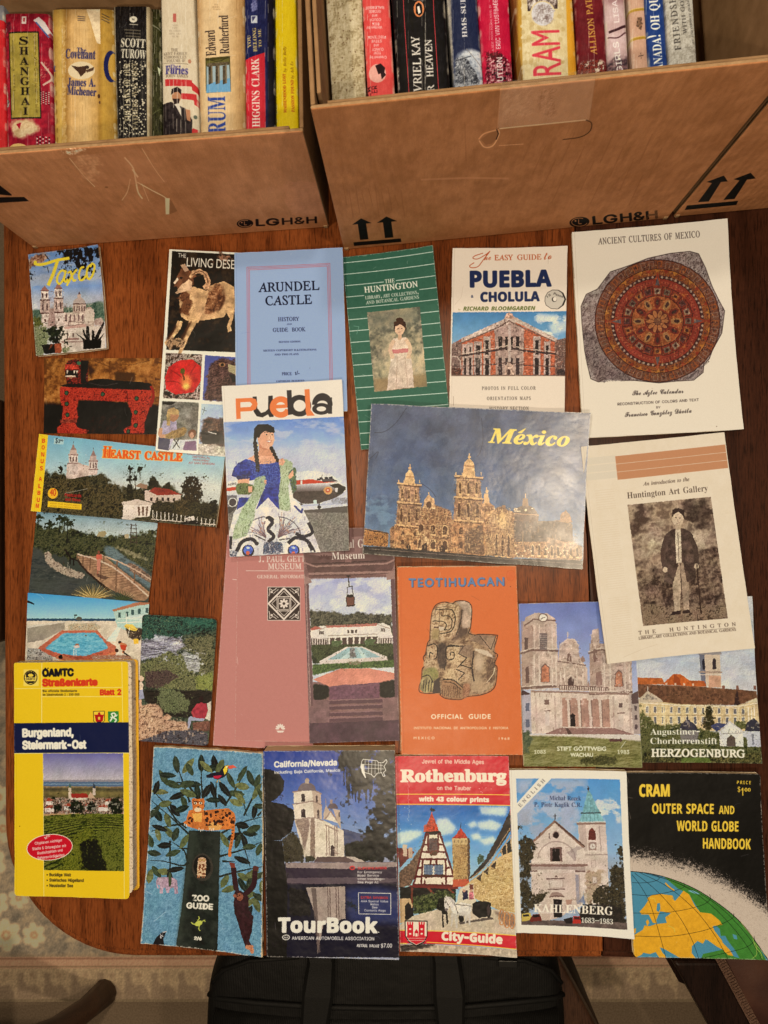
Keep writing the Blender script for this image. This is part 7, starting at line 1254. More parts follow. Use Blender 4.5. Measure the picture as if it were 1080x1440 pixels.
    c=spine('dark_green',210.5,209.8,224.5,227,200,12,258,*Z1,(46,44,24)); c.n(None,[(30,28,18),(62,60,32),(40,38,22)],30,0,1.3,asp=.3); c.p([(885,330),(900,340),(895,380)],(190,190,150)); c.l([(850,600),(905,560)],2,(110,110,70)); c.l([(850,120),(900,145)],5,(120,116,90))
    c=spine('white_flag',225.3,228.5,272,280.5,200,-70,255,*Z2,(206,186,152)); c.n(None,[(196,174,138),(216,196,162)],60,0,1,asp=.3); K=(80,66,52); R=(186,52,50); c.r(172,38,190,82,(170,70,60),.8)
    for i,(s_,x0,x1)in enumerate((('NAN',168,198),('THE',166,198),('VICTORIAN',150,216),('NOVEL SAGA',150,218),('MCM',166,200))): c.t(s_,x0,104+i*15,x1,105+i*15,10,(140,120,96),'ser')
    for i,(s_,x0,x1)in enumerate((('THE',160,200),('KENT FAMILY',118,250),('CHRONICLES',122,246),('VOLUME IV',134,240))): c.t(s_,x0,240+i*20,x1,241+i*20,15,K,'ser',wt=.8)
    c.l([(116,304),(256,312)],2,K); c.t('The',156,334,200,336,20,(60,50,110),'serb'); c.t('Furies',128,366,254,370,46,(54,48,106),'serb',wt=2); c.t('JOHN JAKES',130,386,254,388,17,K,'ser',wt=1)
    c.p([(124,396),(276,402),(280,440),(126,436)],R); c.p([(216,480),(300,482),(304,520),(218,514)],R); c.p([(272,410),(310,440),(312,480),(278,460)],R); c.p([(285,500),(318,520),(320,560),(290,545)],R); c.p([(270,710),(310,760),(322,770),(322,700),(284,690)],R); c.p([(112,540),(160,530),(200,550),(240,570),(280,640),(276,800),(118,800)],(44,36,34),tex=.3,cell=14); c.e(192,500,26,36,(176,120,84)); c.p([(160,490),(165,455),(195,442),(220,460),(218,490),(200,470),(176,476)],(40,30,28)); c.p([(170,512),(210,512),(205,545),(178,545)],(46,34,30)); c.p([(178,545),(205,540),(216,575),(220,620),(190,560)],(206,190,164)); c.p([(242,575),(268,580),(270,650),(250,640)],(176,120,84)); creases(c,118,250,400,900,6,(206,186,160),3,.9,3); c.e(264,296,9,12,(176,120,90)); c.e(296,620,10,12,(90,96,80))
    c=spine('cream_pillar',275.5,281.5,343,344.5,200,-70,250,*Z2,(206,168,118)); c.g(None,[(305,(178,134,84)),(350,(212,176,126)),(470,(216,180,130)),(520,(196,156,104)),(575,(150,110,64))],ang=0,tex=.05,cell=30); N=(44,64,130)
    for i,(s_,x0,x1)in enumerate((('IVY',406,426),('BOOKS',396,436),('CORGI',400,440))): c.t(s_,x0,56+i*14,x1,57+i*14,9,(120,90,60),'ser')
    c.t('Edward',416,345,408,200,56,(50,38,34),'serb',wt=.4); c.t('Rutherfurd',490,335,482,114,52,(50,38,34),'serb',wt=.4)
    c.p([(356,360),(494,348),(500,545),(358,552)],(70,62,30)); c.p([(360,375),(490,362),(490,390),(362,400)],(96,88,44)); c.p([(362,520),(470,490),(490,400),(498,545),(362,550)],(110,150,176))
    c.p([(362,402),(490,392),(494,520),(362,548)],(150,164,160)); c.p([(362,505),(494,470),(498,545),(360,550)],(104,150,176))
    for x in(384,424,464): c.p([(x-11,404),(x+11,400),(x+13,498),(x-10,506)],(74,62,46),tex=.35,cell=10); c.p([(x+4,402),(x+11,400),(x+13,498),(x+6,500)],(126,108,80))
    c.p([(366,388),(488,380),(488,398),(366,408)],(92,78,56),tex=.3,cell=9); c.l([(356,360),(425,378),(496,350)],3,(40,36,24),smooth=True); c.t('SARUM',470,860,466,570,96,N,'serb',wt=1.5); creases(c,350,520,540,900,8,(226,196,150),3,.7,9); creases(c,520,575,0,800,3,(130,90,50),3,.5,5)
    c=spine('navy_red',342.5,345.8,385,387.6,200,-70,246,*Z2,(32,36,70)); c.n(None,[(26,28,58),(42,46,84)],30,0,1); c.p([(576,342),(690,304),(698,1000),(584,1000)],(196,44,52)); Y=(206,176,100); c.n([(612,20),(645,0),(648,60),(616,80)],[(150,150,180),(60,60,100)],10,.2); c.r(612,96,648,138,(190,190,196)); c.p([(616,100),(640,100),(620,132)],(60,60,90))
    c.t('YOU',612,275,608,205,18,Y,'serb',wt=1); c.t('BELONG',646,300,640,165,20,Y,'serb',wt=1); c.t('TO ME',672,275,668,172,16,Y,'serb',wt=1); c.t('MARY HIGGINS CLARK',664,875,656,336,42,(226,206,180),'serb',wt=1); c.g([(700,-100),(752,-100),(760,1000),(705,1000)],[(700,(30,32,62)),(712,(20,20,34)),(750,(16,16,24))],ang=0); creases(c,590,700,0,700,5,(120,110,130),2,.4,2)
    for i in range(14): c.l([(716,340+i*30),(738,320+i*30)],3,(8,8,12))
    c=spine('bright_yellow',386.2,388.2,415.5,419.5,180,-70,242,*Z2,(226,188,26)); c.n(None,[(220,182,24),(230,194,32)],40,0,1); BN=(110,66,20); c.t('MAIDENHOOD LOST',812,612,806,385,16,(170,60,30),'serb',wt=.6); c.t('by Bella Belly',810,376,808,232,15,BN,'seri',wt=.6); c.t('PASSION FOUND',856,606,850,420,16,(170,60,30),'serb',wt=.6); c.t('by Ash Es',852,412,848,315,15,BN,'seri',wt=.6)
    # tall box
    c=spine('old_cream',458,466,508.5,514.5,130,-150,212,*Z3,(176,156,118)); c.n(None,[(140,120,84),(180,160,120),(196,176,138)],30,0,1.2); c.dots([(95,0),(280,0),(280,440),(110,440)],(120,96,66),90,3,seed=2)
    c=spine('coral',509,516.8,547.8,555.2,130,-150,208,*Z3,(206,72,66)); c.n(None,[(196,64,58),(214,80,72)],60,0,1); W=(226,200,186)
    for s_,x0,x1,y in(('BALDRIGE',360,275,38),('GEORGE',346,290,56),('and',330,306,76),('COUCH',346,296,94),('DICK',338,306,114),('Written by',352,280,130),('PIECZENIK',368,286,174),('STEVE',350,302,192),('and',336,314,212),('CLANCY',358,306,230),('TOM',346,314,246),('Created by',372,294,266)): c.t(s_,x0,y,x1,y+1,12,W,'inter',wt=1)
    c.e(330,345,40,42,(214,150,130)); c.p([(320,310),(345,300),(366,320),(362,340),(370,352),(350,372),(345,345),(335,350),(328,330)],(40,20,24)); c.t('POWER',302,560,300,400,26,(60,20,24),'inter'); c.t('ER',330,432,328,400,26,(60,20,24),'inter')
    c=spine('black_orange',551,560.5,625.8,633.5,130,-150,204,*Z3,(26,24,22)); c.n(None,[(20,18,17),(34,30,28)],30,0,1); R=(196,60,60); c.l([(445,-200),(452,60),(475,420),(485,600)],3,R); c.l([(582,-200),(590,60),(612,420),(620,600)],3,R); c.e(522,60,24,37,(206,120,70)); c.p([(508,40),(522,30),(536,42),(538,80),(524,92),(508,80)],(26,22,22)); c.p([(514,50),(524,46),(530,76),(520,84)],(230,214,196)); W=(226,212,190); c.t('GAVRIEL',536,500,530,284,36,W,'ser',wt=2); c.t('KAY',528,270,522,184,36,W,'ser',wt=2); c.t('UNDER',604,560,590,400,30,W,'ser',wt=2); c.t('HEAVEN',588,366,580,200,30,W,'ser',wt=2); c.t('PENGUIN',544,12,496,10,12,(150,140,130),'inter'); c.n([(416,320),(426,320),(432,420),(420,420)],[(190,180,160),(60,50,44)],8,.3)
    c=spine('navy_ship',628.5,639,671,680.8,130,-150,198,*Z3,(36,40,60)); c.p([(640,-400),(655,-400),(690,700),(670,700)],(130,120,108)); c.n([(650,-300),(660,-300),(690,600),(676,600)],[(110,100,90),(160,150,134)],14,.1); c.t('HMS SURPRISE',744,184,728,-120,22,(206,196,186),'serb',wt=1); c.n([(690,265),(740,235),(815,250),(830,600),(690,600)],[(120,124,130),(176,176,172),(206,200,190)],40,.1); c.n([(688,275),(730,262),(800,370),(820,600),(690,600)],[(40,40,44),(110,110,110),(170,166,160)],16,.15,1.5)
    for i in range(5): c.l([(700+i*14,275+i*14),(730+i*18,380)],3,(60,60,62),.7)
    c.l([(690,290),(760,270)],3,(40,40,44)); c.l([(740,236),(815,320)],3,(130,120,110))
    c=spine('crimson',671.8,681.2,716,722.3,130,-150,194,*Z3,(176,26,50)); c.n(None,[(160,22,46),(190,34,58)],50,0,1); c.t('ERIC VAN LUSTBADER',900,265,884,32,20,(220,196,186),'inter',wt=.6); c.t('A NEW JASON BOURNE NOVEL BY',868,275,856,70,9,(220,170,160),'inter',wt=.4); c.n([(830,300),(890,285),(950,320),(955,600),(840,600)],[(30,14,20),(120,20,40),(200,150,140)],20,.2,1.4); c.n([(835,285),(900,280),(905,310),(840,315)],[(40,14,20),(130,20,36)],12,.4); c.t('EVOLUTION',914,480,906,302,26,(226,206,190),'inter',wt=1.4)
    c=spine('pattern_cream',722,735.5,806,812.5,108,-150,190,*Z4,(206,182,130)); c.n(None,[(190,164,112),(216,194,146)],30,0,1); c.g([(40,-400),(95,-400),(110,600),(60,600)],[(55,(130,80,40)),(80,(110,66,34)),(92,(176,130,50))],ang=0); c.g([(268,-400),(310,-400),(330,600),(290,600)],[(268,(206,150,50)),(315,(196,130,36))],ang=0)
    for i in range(60): r_=random.Random(i); c.e(100+r_.random()*170,r_.random()*300,9,9,(176,146,90),.5); c.e(100+r_.random()*170,r_.random()*300,6,6,(214,192,146),.8)
    c.p([(120,-60),(240,-80),(244,90),(126,100)],(60,44,40)); c.n([(124,-10),(240,-20),(242,88),(128,95)],[(60,44,36),(150,130,116),(214,200,180)],22,.05,1.5); c.e(185,110,50,50,(206,180,130)); c.e(185,110,44,46,(200,190,180)); c.n([(150,80),(225,75),(220,140),(155,140)],[(120,100,90),(206,196,186)],18,.3); R=(196,56,66); c.t('RAM',256,330,250,172,110,R,'sans',wt=1.5)
    c=spine('maroon',808.3,813,849.5,855,100,-150,184,*Z4,(100,30,32)); c.n(None,[(84,24,28),(112,36,36)],40,0,1); c.t('ALLISON PATTERSON',396,208,360,-150,24,(190,140,60),'ser',wt=1.6); c.n([(326,235),(430,228),(440,600),(340,600)],[(30,14,16),(150,60,44),(70,30,30),(206,180,150)],20,.05,1.6); c.l([(430,-100),(440,240)],3,(150,60,50))
    c=spine('pink_face',850,855.5,879.5,885,100,-150,182,*Z4,(190,156,146)); c.n(None,[(176,140,130),(206,176,166)],40,0,1); c.l([(445,130),(480,118),(515,100)],10,(60,34,36),smooth=True); c.l([(440,150),(480,152),(515,125)],5,(84,50,50),smooth=True); c.n([(440,240),(525,220),(530,500),(450,500)],[(40,30,34),(150,110,104)],24,.2); c.p([(430,-40),(510,-60),(512,10),(436,20)],(120,76,74),.6,soft=10); c.t('LISA',486,90,476,2,20,(226,206,200),'inter',wt=.8); c.t('GIRLS',500,290,482,168,22,(230,216,210),'inter',wt=1)
    c=spine('tan_gold',884,890,908,913.3,100,-150,178,*Z4,(190,146,116)); c.n(None,[(178,134,106),(200,156,126)],40,0,1)
    for y in(60,172): c.l([(525,y+6),(610,y-8)],9,(160,120,40)); c.l([(525,y),(610,y-14)],2,(206,170,80))
    c.n([(555,95),(580,85),(578,130),(560,140)],[(60,44,34),(150,110,80)],8,.3); c.t('X',572,252,586,232,14,(60,44,34),'ser'); c.t('J',556,10,566,2,14,(60,44,34),'ser')
    c=spine('blue_oh',907.5,913.5,934,940.5,100,-150,176,*Z4,(34,56,104)); c.n(None,[(28,48,94),(42,64,114)],30,0,1); c.t('CANADA! OH QUEBEC',662,300,630,-130,34,(226,220,206),'serb',wt=.8)
    c=spine('grey_letter',936,943,976,982,100,-150,172,*Z4,(166,156,136)); c.n(None,[(140,130,112),(172,162,142),(190,180,160)],14,0,1.2); K=(60,54,48); c.t('FRIENDSHIP',734,212,706,-40,24,K,'ser',wt=1.4,track=.1); c.t('WITH GOD',758,150,742,0,15,K,'ser',wt=1); c.t('AN UNCOMMON DIALOGUE',790,190,762,-20,9,K,'seri',wt=.8)


def art_rug():
    c=Print([(-120,860),(1240,860),(1240,1409),(-120,1409)],(0,1250),2.7,(96,76,56),k=.9)
    c.n(None,[(84,66,48),(104,84,62),(92,76,58)],30,0,1.2)
    c.n([(-400,-1100),(3400,-1100),(3400,240),(-400,262)],[(66,60,50),(84,74,60),(100,86,66)],60,.02,1)
    for x,y,r in((40,180,60),(150,180,46),(0,60,50),(90,40,40),(-20,-90,60),(30,-220,50),(10,-340,50),(-60,-480,56)):
        for i in range(6): a=i*1.047+.4; c.e(x+r*.62*math.cos(a),y+r*.62*math.sin(a),r*.44,r*.36,(136,112,84),rot=a,soft=4)
        c.e(x,y,r*.32,r*.3,(104,76,52),soft=3); c.e(x,y,r*.16,r*.16,(126,106,78),soft=2)
    for i in range(40): r_=random.Random(i); x,y=r_.uniform(-100,320),r_.uniform(-600,240); c.e(x,y,22,9,(112,96,72),.6,rot=r_.random()*3,soft=3)
    c.p([(-400,262),(3400,262),(3400,305),(-400,305)],(112,84,64)); c.l([(-400,268),(3400,268)],8,(90,64,48)); c.l([(-400,298),(3400,298)],6,(84,66,48))
    c.n([(-400,305),(3400,305),(3400,420),(-400,420)],[(92,76,56),(110,92,68)],14,0,1.2)
    for i in range(34):
        x=-340+i*105; c.p([(x,395),(x+8,350),(x+2,322),(x+30,320),(x+28,350),(x+46,372),(x+72,362),(x+100,395),(x+100,420),(x,420)],(74,60,46),.75,soft=3); c.e(x+62,330,10,10,(80,62,46),.6,soft=3)
    c.l([(-400,424),(3400,424)],12,(70,58,42)); c.n(None,[(60,46,34),(130,108,82)],3,0,1.3,a=.18); return c

# ------------------------------------------------------------------ materials
def nodes(name):
    m = bpy.data.materials.new(name); m.use_nodes = True; nt = m.node_tree
    return m, nt, nt.nodes['Principled BSDF'], nt.nodes, nt.links


def ramp(N, stops):
    r = N.new('ShaderNodeValToRGB'); e = r.color_ramp.elements
    e[0].position, e[0].color = stops[0][0], (*stops[0][1], 1); e[1].position, e[1].color = stops[-1][0], (*stops[-1][1], 1)
    for p, c in stops[1:-1]: q = e.new(p); q.color = (*c, 1)
    return r


def tex_noise(N, L, scale, detail=4, vec=None, rough=.55, dist=0.0):
    n = N.new('ShaderNodeTexNoise'); n.inputs['Scale'].default_value = scale; n.inputs['Detail'].default_value = detail; n.inputs['Roughness'].default_value = rough; n.inputs['Distortion'].default_value = dist
    if vec is not None: L.new(vec, n.inputs['Vector'])
    return n


def coords(N, L, scale=(1, 1, 1), rot=(0, 0, 0), out='Object'):
    t = N.new('ShaderNodeTexCoord'); m = N.new('ShaderNodeMapping'); m.inputs['Scale'].default_value = scale; m.inputs['Rotation'].default_value = rot
    L.new(t.outputs[out], m.inputs['Vector']); return m.outputs['Vector']


def bump(N, L, bs, h, strength, dist=.001, prev=None):
    b = N.new('ShaderNodeBump'); b.inputs['Strength'].default_value = strength; b.inputs['Distance'].default_value = dist
    L.new(h, b.inputs['Height'])
    if prev is not None: L.new(prev, b.inputs['Normal'])
    L.new(b.outputs['Normal'], bs.inputs['Normal']); return b.outputs['Normal']


def m_print(pr, name, rough=.45, gloss=.25, wrinkle=.25, illum=None):
    if illum is None: pr.scuff(12 if pr.W > 300 else 6, len(name) * 5 + pr.W)
    m, nt, bs, N, L = nodes(name)
    t = N.new('ShaderNodeTexImage'); t.image = pr.image(name, illum); t.extension = 'EXTEND'
    u = N.new('ShaderNodeUVMap'); u.uv_map = 'UVMap'; L.new(u.outputs[0], t.inputs['Vector']); L.new(t.outputs['Color'], bs.inputs['Base Color'])
    v = coords(N, L)
    a = tex_noise(N, L, 28, 3, v); b = tex_noise(N, L, 900, 2, v)
    r = N.new('ShaderNodeMapRange'); r.inputs['To Min'].default_value = rough - .08; r.inputs['To Max'].default_value = rough + .1; L.new(a.outputs['Fac'], r.inputs['Value']); L.new(r.outputs[0], bs.inputs['Roughness'])
    n1 = bump(N, L, bs, a.outputs['Fac'], wrinkle, .004); bump(N, L, bs, b.outputs['Fac'], .06, .0004, n1)
    bs.inputs['Specular IOR Level'].default_value = gloss * .7
    return m


def m_plain(name, cols, scale=40, rough=.6, spec=.3, bmp=.1, bscale=300, stretch=(1, 1, 1), detail=4, bdist=.0008):
    m, nt, bs, N, L = nodes(name)
    v = coords(N, L, stretch); n = tex_noise(N, L, scale, detail, v)
    k = len(cols); r = ramp(N, [(.3 + .4 * i / (k - 1), cols[i]) for i in range(k)]); L.new(n.outputs['Fac'], r.inputs[0]); L.new(r.outputs[0], bs.inputs['Base Color'])
    bs.inputs['Roughness'].default_value = rough; bs.inputs['Specular IOR Level'].default_value = spec
    if bmp: q = tex_noise(N, L, bscale, 3, v); bump(N, L, bs, q.outputs['Fac'], bmp, bdist)
    return m


def m_wood(name, dark, mid, light, rough=.32, seed=0.0, spec=.4):
    m, nt, bs, N, L = nodes(name)
    t = N.new('ShaderNodeTexCoord'); mp = N.new('ShaderNodeMapping'); mp.inputs['Location'].default_value = (seed, seed * 1.7, 0); mp.inputs['Scale'].default_value = (1, .11, 1); L.new(t.outputs['Object'], mp.inputs['Vector'])
    # faint cathedral figure, soft broad tone, fine fibres and short open pores, all long in y
    L_ = lambda s, r=0.0: (lambda m: (setattr(m.inputs['Scale'], 'default_value', s), setattr(m.inputs['Rotation'], 'default_value', (0, 0, r)), L.new(t.outputs['Object'], m.inputs['Vector']), m.outputs[0])[-1])(N.new('ShaderNodeMapping'))
    w = tex_noise(N, L, 6, 3, mp.outputs[0], .5, .4)
    wv = N.new('ShaderNodeTexWave'); wv.wave_type = 'BANDS'; wv.bands_direction = 'X'; wv.inputs['Scale'].default_value = 7; wv.inputs['Distortion'].default_value = 30; wv.inputs['Detail'].default_value = 2; wv.inputs['Detail Scale'].default_value = .5; L.new(mp.outputs[0], wv.inputs['Vector'])
    f = tex_noise(N, L, 700, 4, L_((1, .05, 1), .015), .6); p = tex_noise(N, L, 620, 2, L_((1, .07, 1), -.01), .5); p2 = tex_noise(N, L, 1300, 2, L_((1, .10, 1), .02), .6)

    def mad(a, k, b=None):
        q = N.new('ShaderNodeMath'); q.operation = 'MULTIPLY_ADD'; q.inputs[1].default_value = k; q.inputs[2].default_value = 0; L.new(a, q.inputs[0])
        if b is not None: L.new(b, q.inputs[2])
        return q.outputs[0]
    h = mad(w.outputs['Fac'], .50, mad(f.outputs['Fac'], .44, mad(wv.outputs['Fac'], .06)))
    r = ramp(N, [(.36, dark), (.52, mid), (.70, light)]); L.new(h, r.inputs[0])
    col = r.outputs[0]
    for n_, lo, hi, dk, fac in ((p, .36, .47, (.26, .22, .2), .72), (p2, .38, .5, (.55, .5, .48), .6), (wv, .05, .2, (.5, .44, .4), .42)):
        q = ramp(N, [(lo, dk), (hi, (1, 1, 1))]); L.new(n_.outputs['Fac'], q.inputs[0]); x = N.new('ShaderNodeMix'); x.data_type = 'RGBA'; x.blend_type = 'MULTIPLY'; x.inputs['Factor'].default_value = fac; L.new(col, x.inputs['A']); L.new(q.outputs[0], x.inputs['B']); col = x.outputs['Result']
    L.new(col, bs.inputs['Base Color']); bs.inputs['Roughness'].default_value = rough; bs.inputs['Specular IOR Level'].default_value = spec
    n1 = bump(N, L, bs, p.outputs['Fac'], .15, .0005); bump(N, L, bs, f.outputs['Fac'], .08, .0004, n1)
    return m


M_PAGES = m_plain('paper_edges', [(.42, .32, .19), (.56, .45, .29), (.66, .55, .38)], 900, .8, .2, .3, 1500, (.02, .02, 1))
M_PAPER = m_plain('plain_paper', [(.66, .56, .42), (.72, .63, .49)], 60, .7, .25, .05)
M_CARD = m_plain('cardboard', [(.235, .14, .072), (.285, .175, .092), (.33, .205, .112)], 60, .85, .12, .12, 500)
M_CARD_EDGE = m_plain('cardboard_edge', [(.30, .19, .10), (.42, .28, .16)], 200, .9, .1, .4, 700)
def m_nylon():
    m, nt, bs, N, L = nodes('black_nylon'); v = coords(N, L, (1, 1, 1), (0, 0, .03)); w = N.new('ShaderNodeTexWave'); w.wave_type = 'BANDS'; w.bands_direction = 'X'; w.inputs['Scale'].default_value = 135; w.inputs['Distortion'].default_value = .6; w.inputs['Detail'].default_value = 2; w.inputs['Detail Scale'].default_value = 40; L.new(v, w.inputs['Vector'])
    r = ramp(N, [(.2, (.0025, .0025, .0025)), (.8, (.0085, .0082, .008))]); L.new(w.outputs['Fac'], r.inputs[0]); L.new(r.outputs[0], bs.inputs['Base Color']); bs.inputs['Roughness'].default_value = .6; bs.inputs['Specular IOR Level'].default_value = .15
    q = tex_noise(N, L, 14, 4, v); n1 = bump(N, L, bs, q.outputs['Fac'], .5, .012); bump(N, L, bs, w.outputs['Fac'], .3, .0006, n1); return m


M_BAG = m_nylon()
M_BAGTRIM = m_plain('black_webbing', [(.003, .003, .003), (.006, .006, .006)], 1200, .65, .2, .5, 1500, (.3, 1, 1))
M_BUCKLE = m_plain('black_plastic', [(.008, .008, .008), (.012, .012, .012)], 60, .35, .4, 0)
M_DARKWOOD = m_wood('dark_chair_wood', (.010, .005, .004), (.022, .010, .007), (.035, .016, .010), .35, 3.1)
M_CHAIRLEG = m_wood('brown_leg_wood', (.04, .018, .010), (.07, .031, .017), (.10, .046, .025), .45, 5.2)
M_SEAT = m_plain('worn_red_leather', [(.035, .012, .009), (.060, .022, .015), (.10, .042, .026)], 9, .5, .35, .25, 260)
M_TRIM = m_plain('woven_trim', [(.05, .022, .016), (.15, .085, .06), (.22, .14, .10)], 500, .8, .2, .6, 600)
M_FLOOR = m_plain('beige_carpet', [(.21, .155, .105), (.26, .195, .135), (.31, .235, .165)], 260, .95, .1, .8, 900)
M_TABLE = m_wood('brown_table_wood', (.125, .034, .0095), (.222, .061, .016), (.32, .098, .027), .33, 0.0, .26)
M_LEAF = m_wood('dark_table_wood', (.034, .011, .006), (.054, .018, .0095), (.078, .027, .014), .36, 7.3, .26)


# ------------------------------------------------------------------ objects
def link_mesh(name, verts, faces, mats, parent=None, uvs=None, midx=None, smooth=False):
    me = bpy.data.meshes.new(name); me.from_pydata([tuple(v) for v in verts], [], faces)
    if uvs is not None:
        l = me.uv_layers.new(name='UVMap'); flat = [c for f in faces for i in f for c in uvs[i]]; l.data.foreach_set('uv', flat)
    for m in (mats if isinstance(mats, (list, tuple)) else [mats]): me.materials.append(m)
    if midx is not None: me.polygons.foreach_set('material_index', midx)
    if smooth: me.polygons.foreach_set('use_smooth', [True] * len(me.polygons))
    me.update(); o = bpy.data.objects.new(name, me); COL.objects.link(o)
    if parent is not None:
        o.parent = parent; o.matrix_parent_inverse = Matrix.Translation(-Vector(parent.location))
    return o


def tag(o, label, cat, group=None):
    o['label'] = label; o['category'] = cat
    if group: o['group'] = group
    return o


def empty(name, loc, label, cat, group=None):
    o = bpy.data.objects.new(name, None); o.location = loc; o.empty_display_size = .02; COL.objects.link(o); return tag(o, label, cat, group)


def box_mesh(P, u, v, w):
    """box from corner P along three vectors, outward faces"""
    c = [P, P + u, P + u + v, P + v, P + w, P + u + w, P + u + v + w, P + v + w]
    f = [(0, 3, 2, 1), (4, 5, 6, 7), (0, 1, 5, 4), (1, 2, 6, 5), (2, 3, 7, 6), (3, 0, 4, 7)]
    if u.cross(v).dot(w) < 0: f = [tuple(reversed(q)) for q in f]
    return c, f


def add_box(name, P, u, v, w, mat, parent=None, bev=0.0):
    c, f = box_mesh(P, u, v, w); o = link_mesh(name, c, f, mat, parent)
    if bev: b = o.modifiers.new('bevel', 'BEVEL'); b.width = bev; b.segments = 2; b.limit_method = 'ANGLE'
    return o


def outline(w, h, rad, n=14):
    """closed outline of a sheet in (u,v), v downwards, with rounded corners rad=(tl,tr,br,bl) metres"""
    cs = [((0, 0), (1, 0), (0, 1)), ((1, 0), (-1, 0), (0, 1)), ((1, 1), (-1, 0), (0, -1)), ((0, 1), (1, 0), (0, -1))]; pts = []
    for k in range(4):
        (cu, cv), _, _ = cs[k]; r = rad[k]; ru, rv = r / w, r / h
        ox, oy = cu + (ru if cu == 0 else -ru), cv + (rv if cv == 0 else -rv); a0 = (180, 270, 0, 90)[k]
        for i in range(6):
            a = math.radians(a0 + 90 * i / 5); pts.append((ox + ru * math.cos(a), oy + rv * math.sin(a)))
        a = pts[-1]; k2 = (k + 1) % 4; cu2, cv2 = cs[k2][0]; r2 = rad[k2]
        nxt = {0: (1 - r2 / w, 0), 1: (1, 1 - r2 / h), 2: (r2 / w, 1), 3: (0, r2 / h)}[k]
        for i in range(1, n): pts.append((a[0] + (nxt[0] - a[0]) * i / n, a[1] + (nxt[1] - a[1]) * i / n))
    return pts


RINGS = (1.0, .985, .95, .88, .78, .65, .5, .35, .2, .08)


def sheet(name, Q, ztop, th, mats, parent=None, rad=(.0006,) * 4, inset=0.0, jag=0.0, seed=0, grow=(0, 0, 0, 0)):
    """a sheet lying over the quad Q (tl,tr,br,bl); ztop(u,v) = height of its upper face, th its thickness"""
    w = ((Q[1] - Q[0]).length + (Q[2] - Q[3]).length) / 2; h = ((Q[3] - Q[0]).length + (Q[2] - Q[1]).length) / 2
    o2 = outline(w, h, rad); rr = random.Random(seed); n = len(o2)
    iu, iv = inset / w, inset / h; lo_u, hi_u, lo_v, hi_v = iu - grow[3] / w, 1 - iu + grow[1] / w, iv - grow[0] / h, 1 - iv + grow[2] / h
    if jag: o2 = [(u + rr.uniform(-jag, jag) / w, v + rr.uniform(-jag, jag) / h) for u, v in o2]
    V, UV, F, MI = [], [], [], []

    def P(u, v, dz):
        uu, vv = lo_u + (hi_u - lo_u) * u, lo_v + (hi_v - lo_v) * v
        p = (Q[0] * (1 - uu) + Q[1] * uu) * (1 - vv) + (Q[3] * (1 - uu) + Q[2] * uu) * vv
        return Vector((p.x, p.y, ztop(min(max(uu, 0), 1), min(max(vv, 0), 1)) + dz))
    for side, dz in ((0, 0.0), (1, -th)):
        for s in RINGS:
            for u, v in o2: uu, vv = .5 + (u - .5) * s, .5 + (v - .5) * s; V.append(P(uu, vv, dz)); UV.append((uu, 1 - vv))
        V.append(P(.5, .5, dz)); UV.append((.5, .5))
    m = n * len(RINGS) + 1
    for side in (0, 1):
        b = side * m
        for k in range(len(RINGS) - 1):
            for i in range(n):
                j = (i + 1) % n; q = (b + k * n + i, b + k * n + j, b + (k + 1) * n + j, b + (k + 1) * n + i)
                F.append(tuple(reversed(q)) if side == 0 else q); MI.append(side)
        k = len(RINGS) - 1
        for i in range(n):
            j = (i + 1) % n; q = (b + k * n + i, b + k * n + j, b + m - 1); F.append(tuple(reversed(q)) if side == 0 else q); MI.append(side)
    for i in range(n): j = (i + 1) % n; F.append((i, j, m + j, m + i)); MI.append(1)
    ms = list(mats) if isinstance(mats, (list, tuple)) else [mats, mats]
    o = link_mesh(name, V, F, ms, parent, UV, MI, True)
    try: o.data.set_sharp_from_angle(angle=math.radians(40))
    except Exception: pass
    return o


def lift_fn(base, lift, seed, amp=.0004):
    r = random.Random(seed); a, b, c, d = [r.uniform(0, 6.28) for _ in range(4)]

    def f(u, v):
        tl, tr, br, bl = lift; q = 2.2
        z = tl * ((1 - u) * (1 - v)) ** q + tr * (u * (1 - v)) ** q + br * (u * v) ** q + bl * ((1 - u) * v) ** q
        return base + z + amp * (1 + math.sin(a + 3.1 * u + 2 * v)) * .5 + amp * .6 * (1 + math.sin(b + 5.2 * v - 2.3 * u)) * .5
    return f


def quad_at(q, z): return [pw(x, y, z) for x, y in q]


def card_item(name, pr, z, label, cat, th=.0005, rad=(.0004,) * 4, lift=(0, 0, 0, 0), rough=.35, gloss=.4, wrinkle=.15, group=None, seed=1, edge=None):
    Q = quad_at(pr.quad, z + th)
    o = sheet(name, Q, lift_fn(z + th, lift, seed), th, [m_print(pr, name + '_print', rough, gloss, wrinkle), edge or M_PAPER], rad=rad, seed=seed)
    return tag(o, label, cat, group)


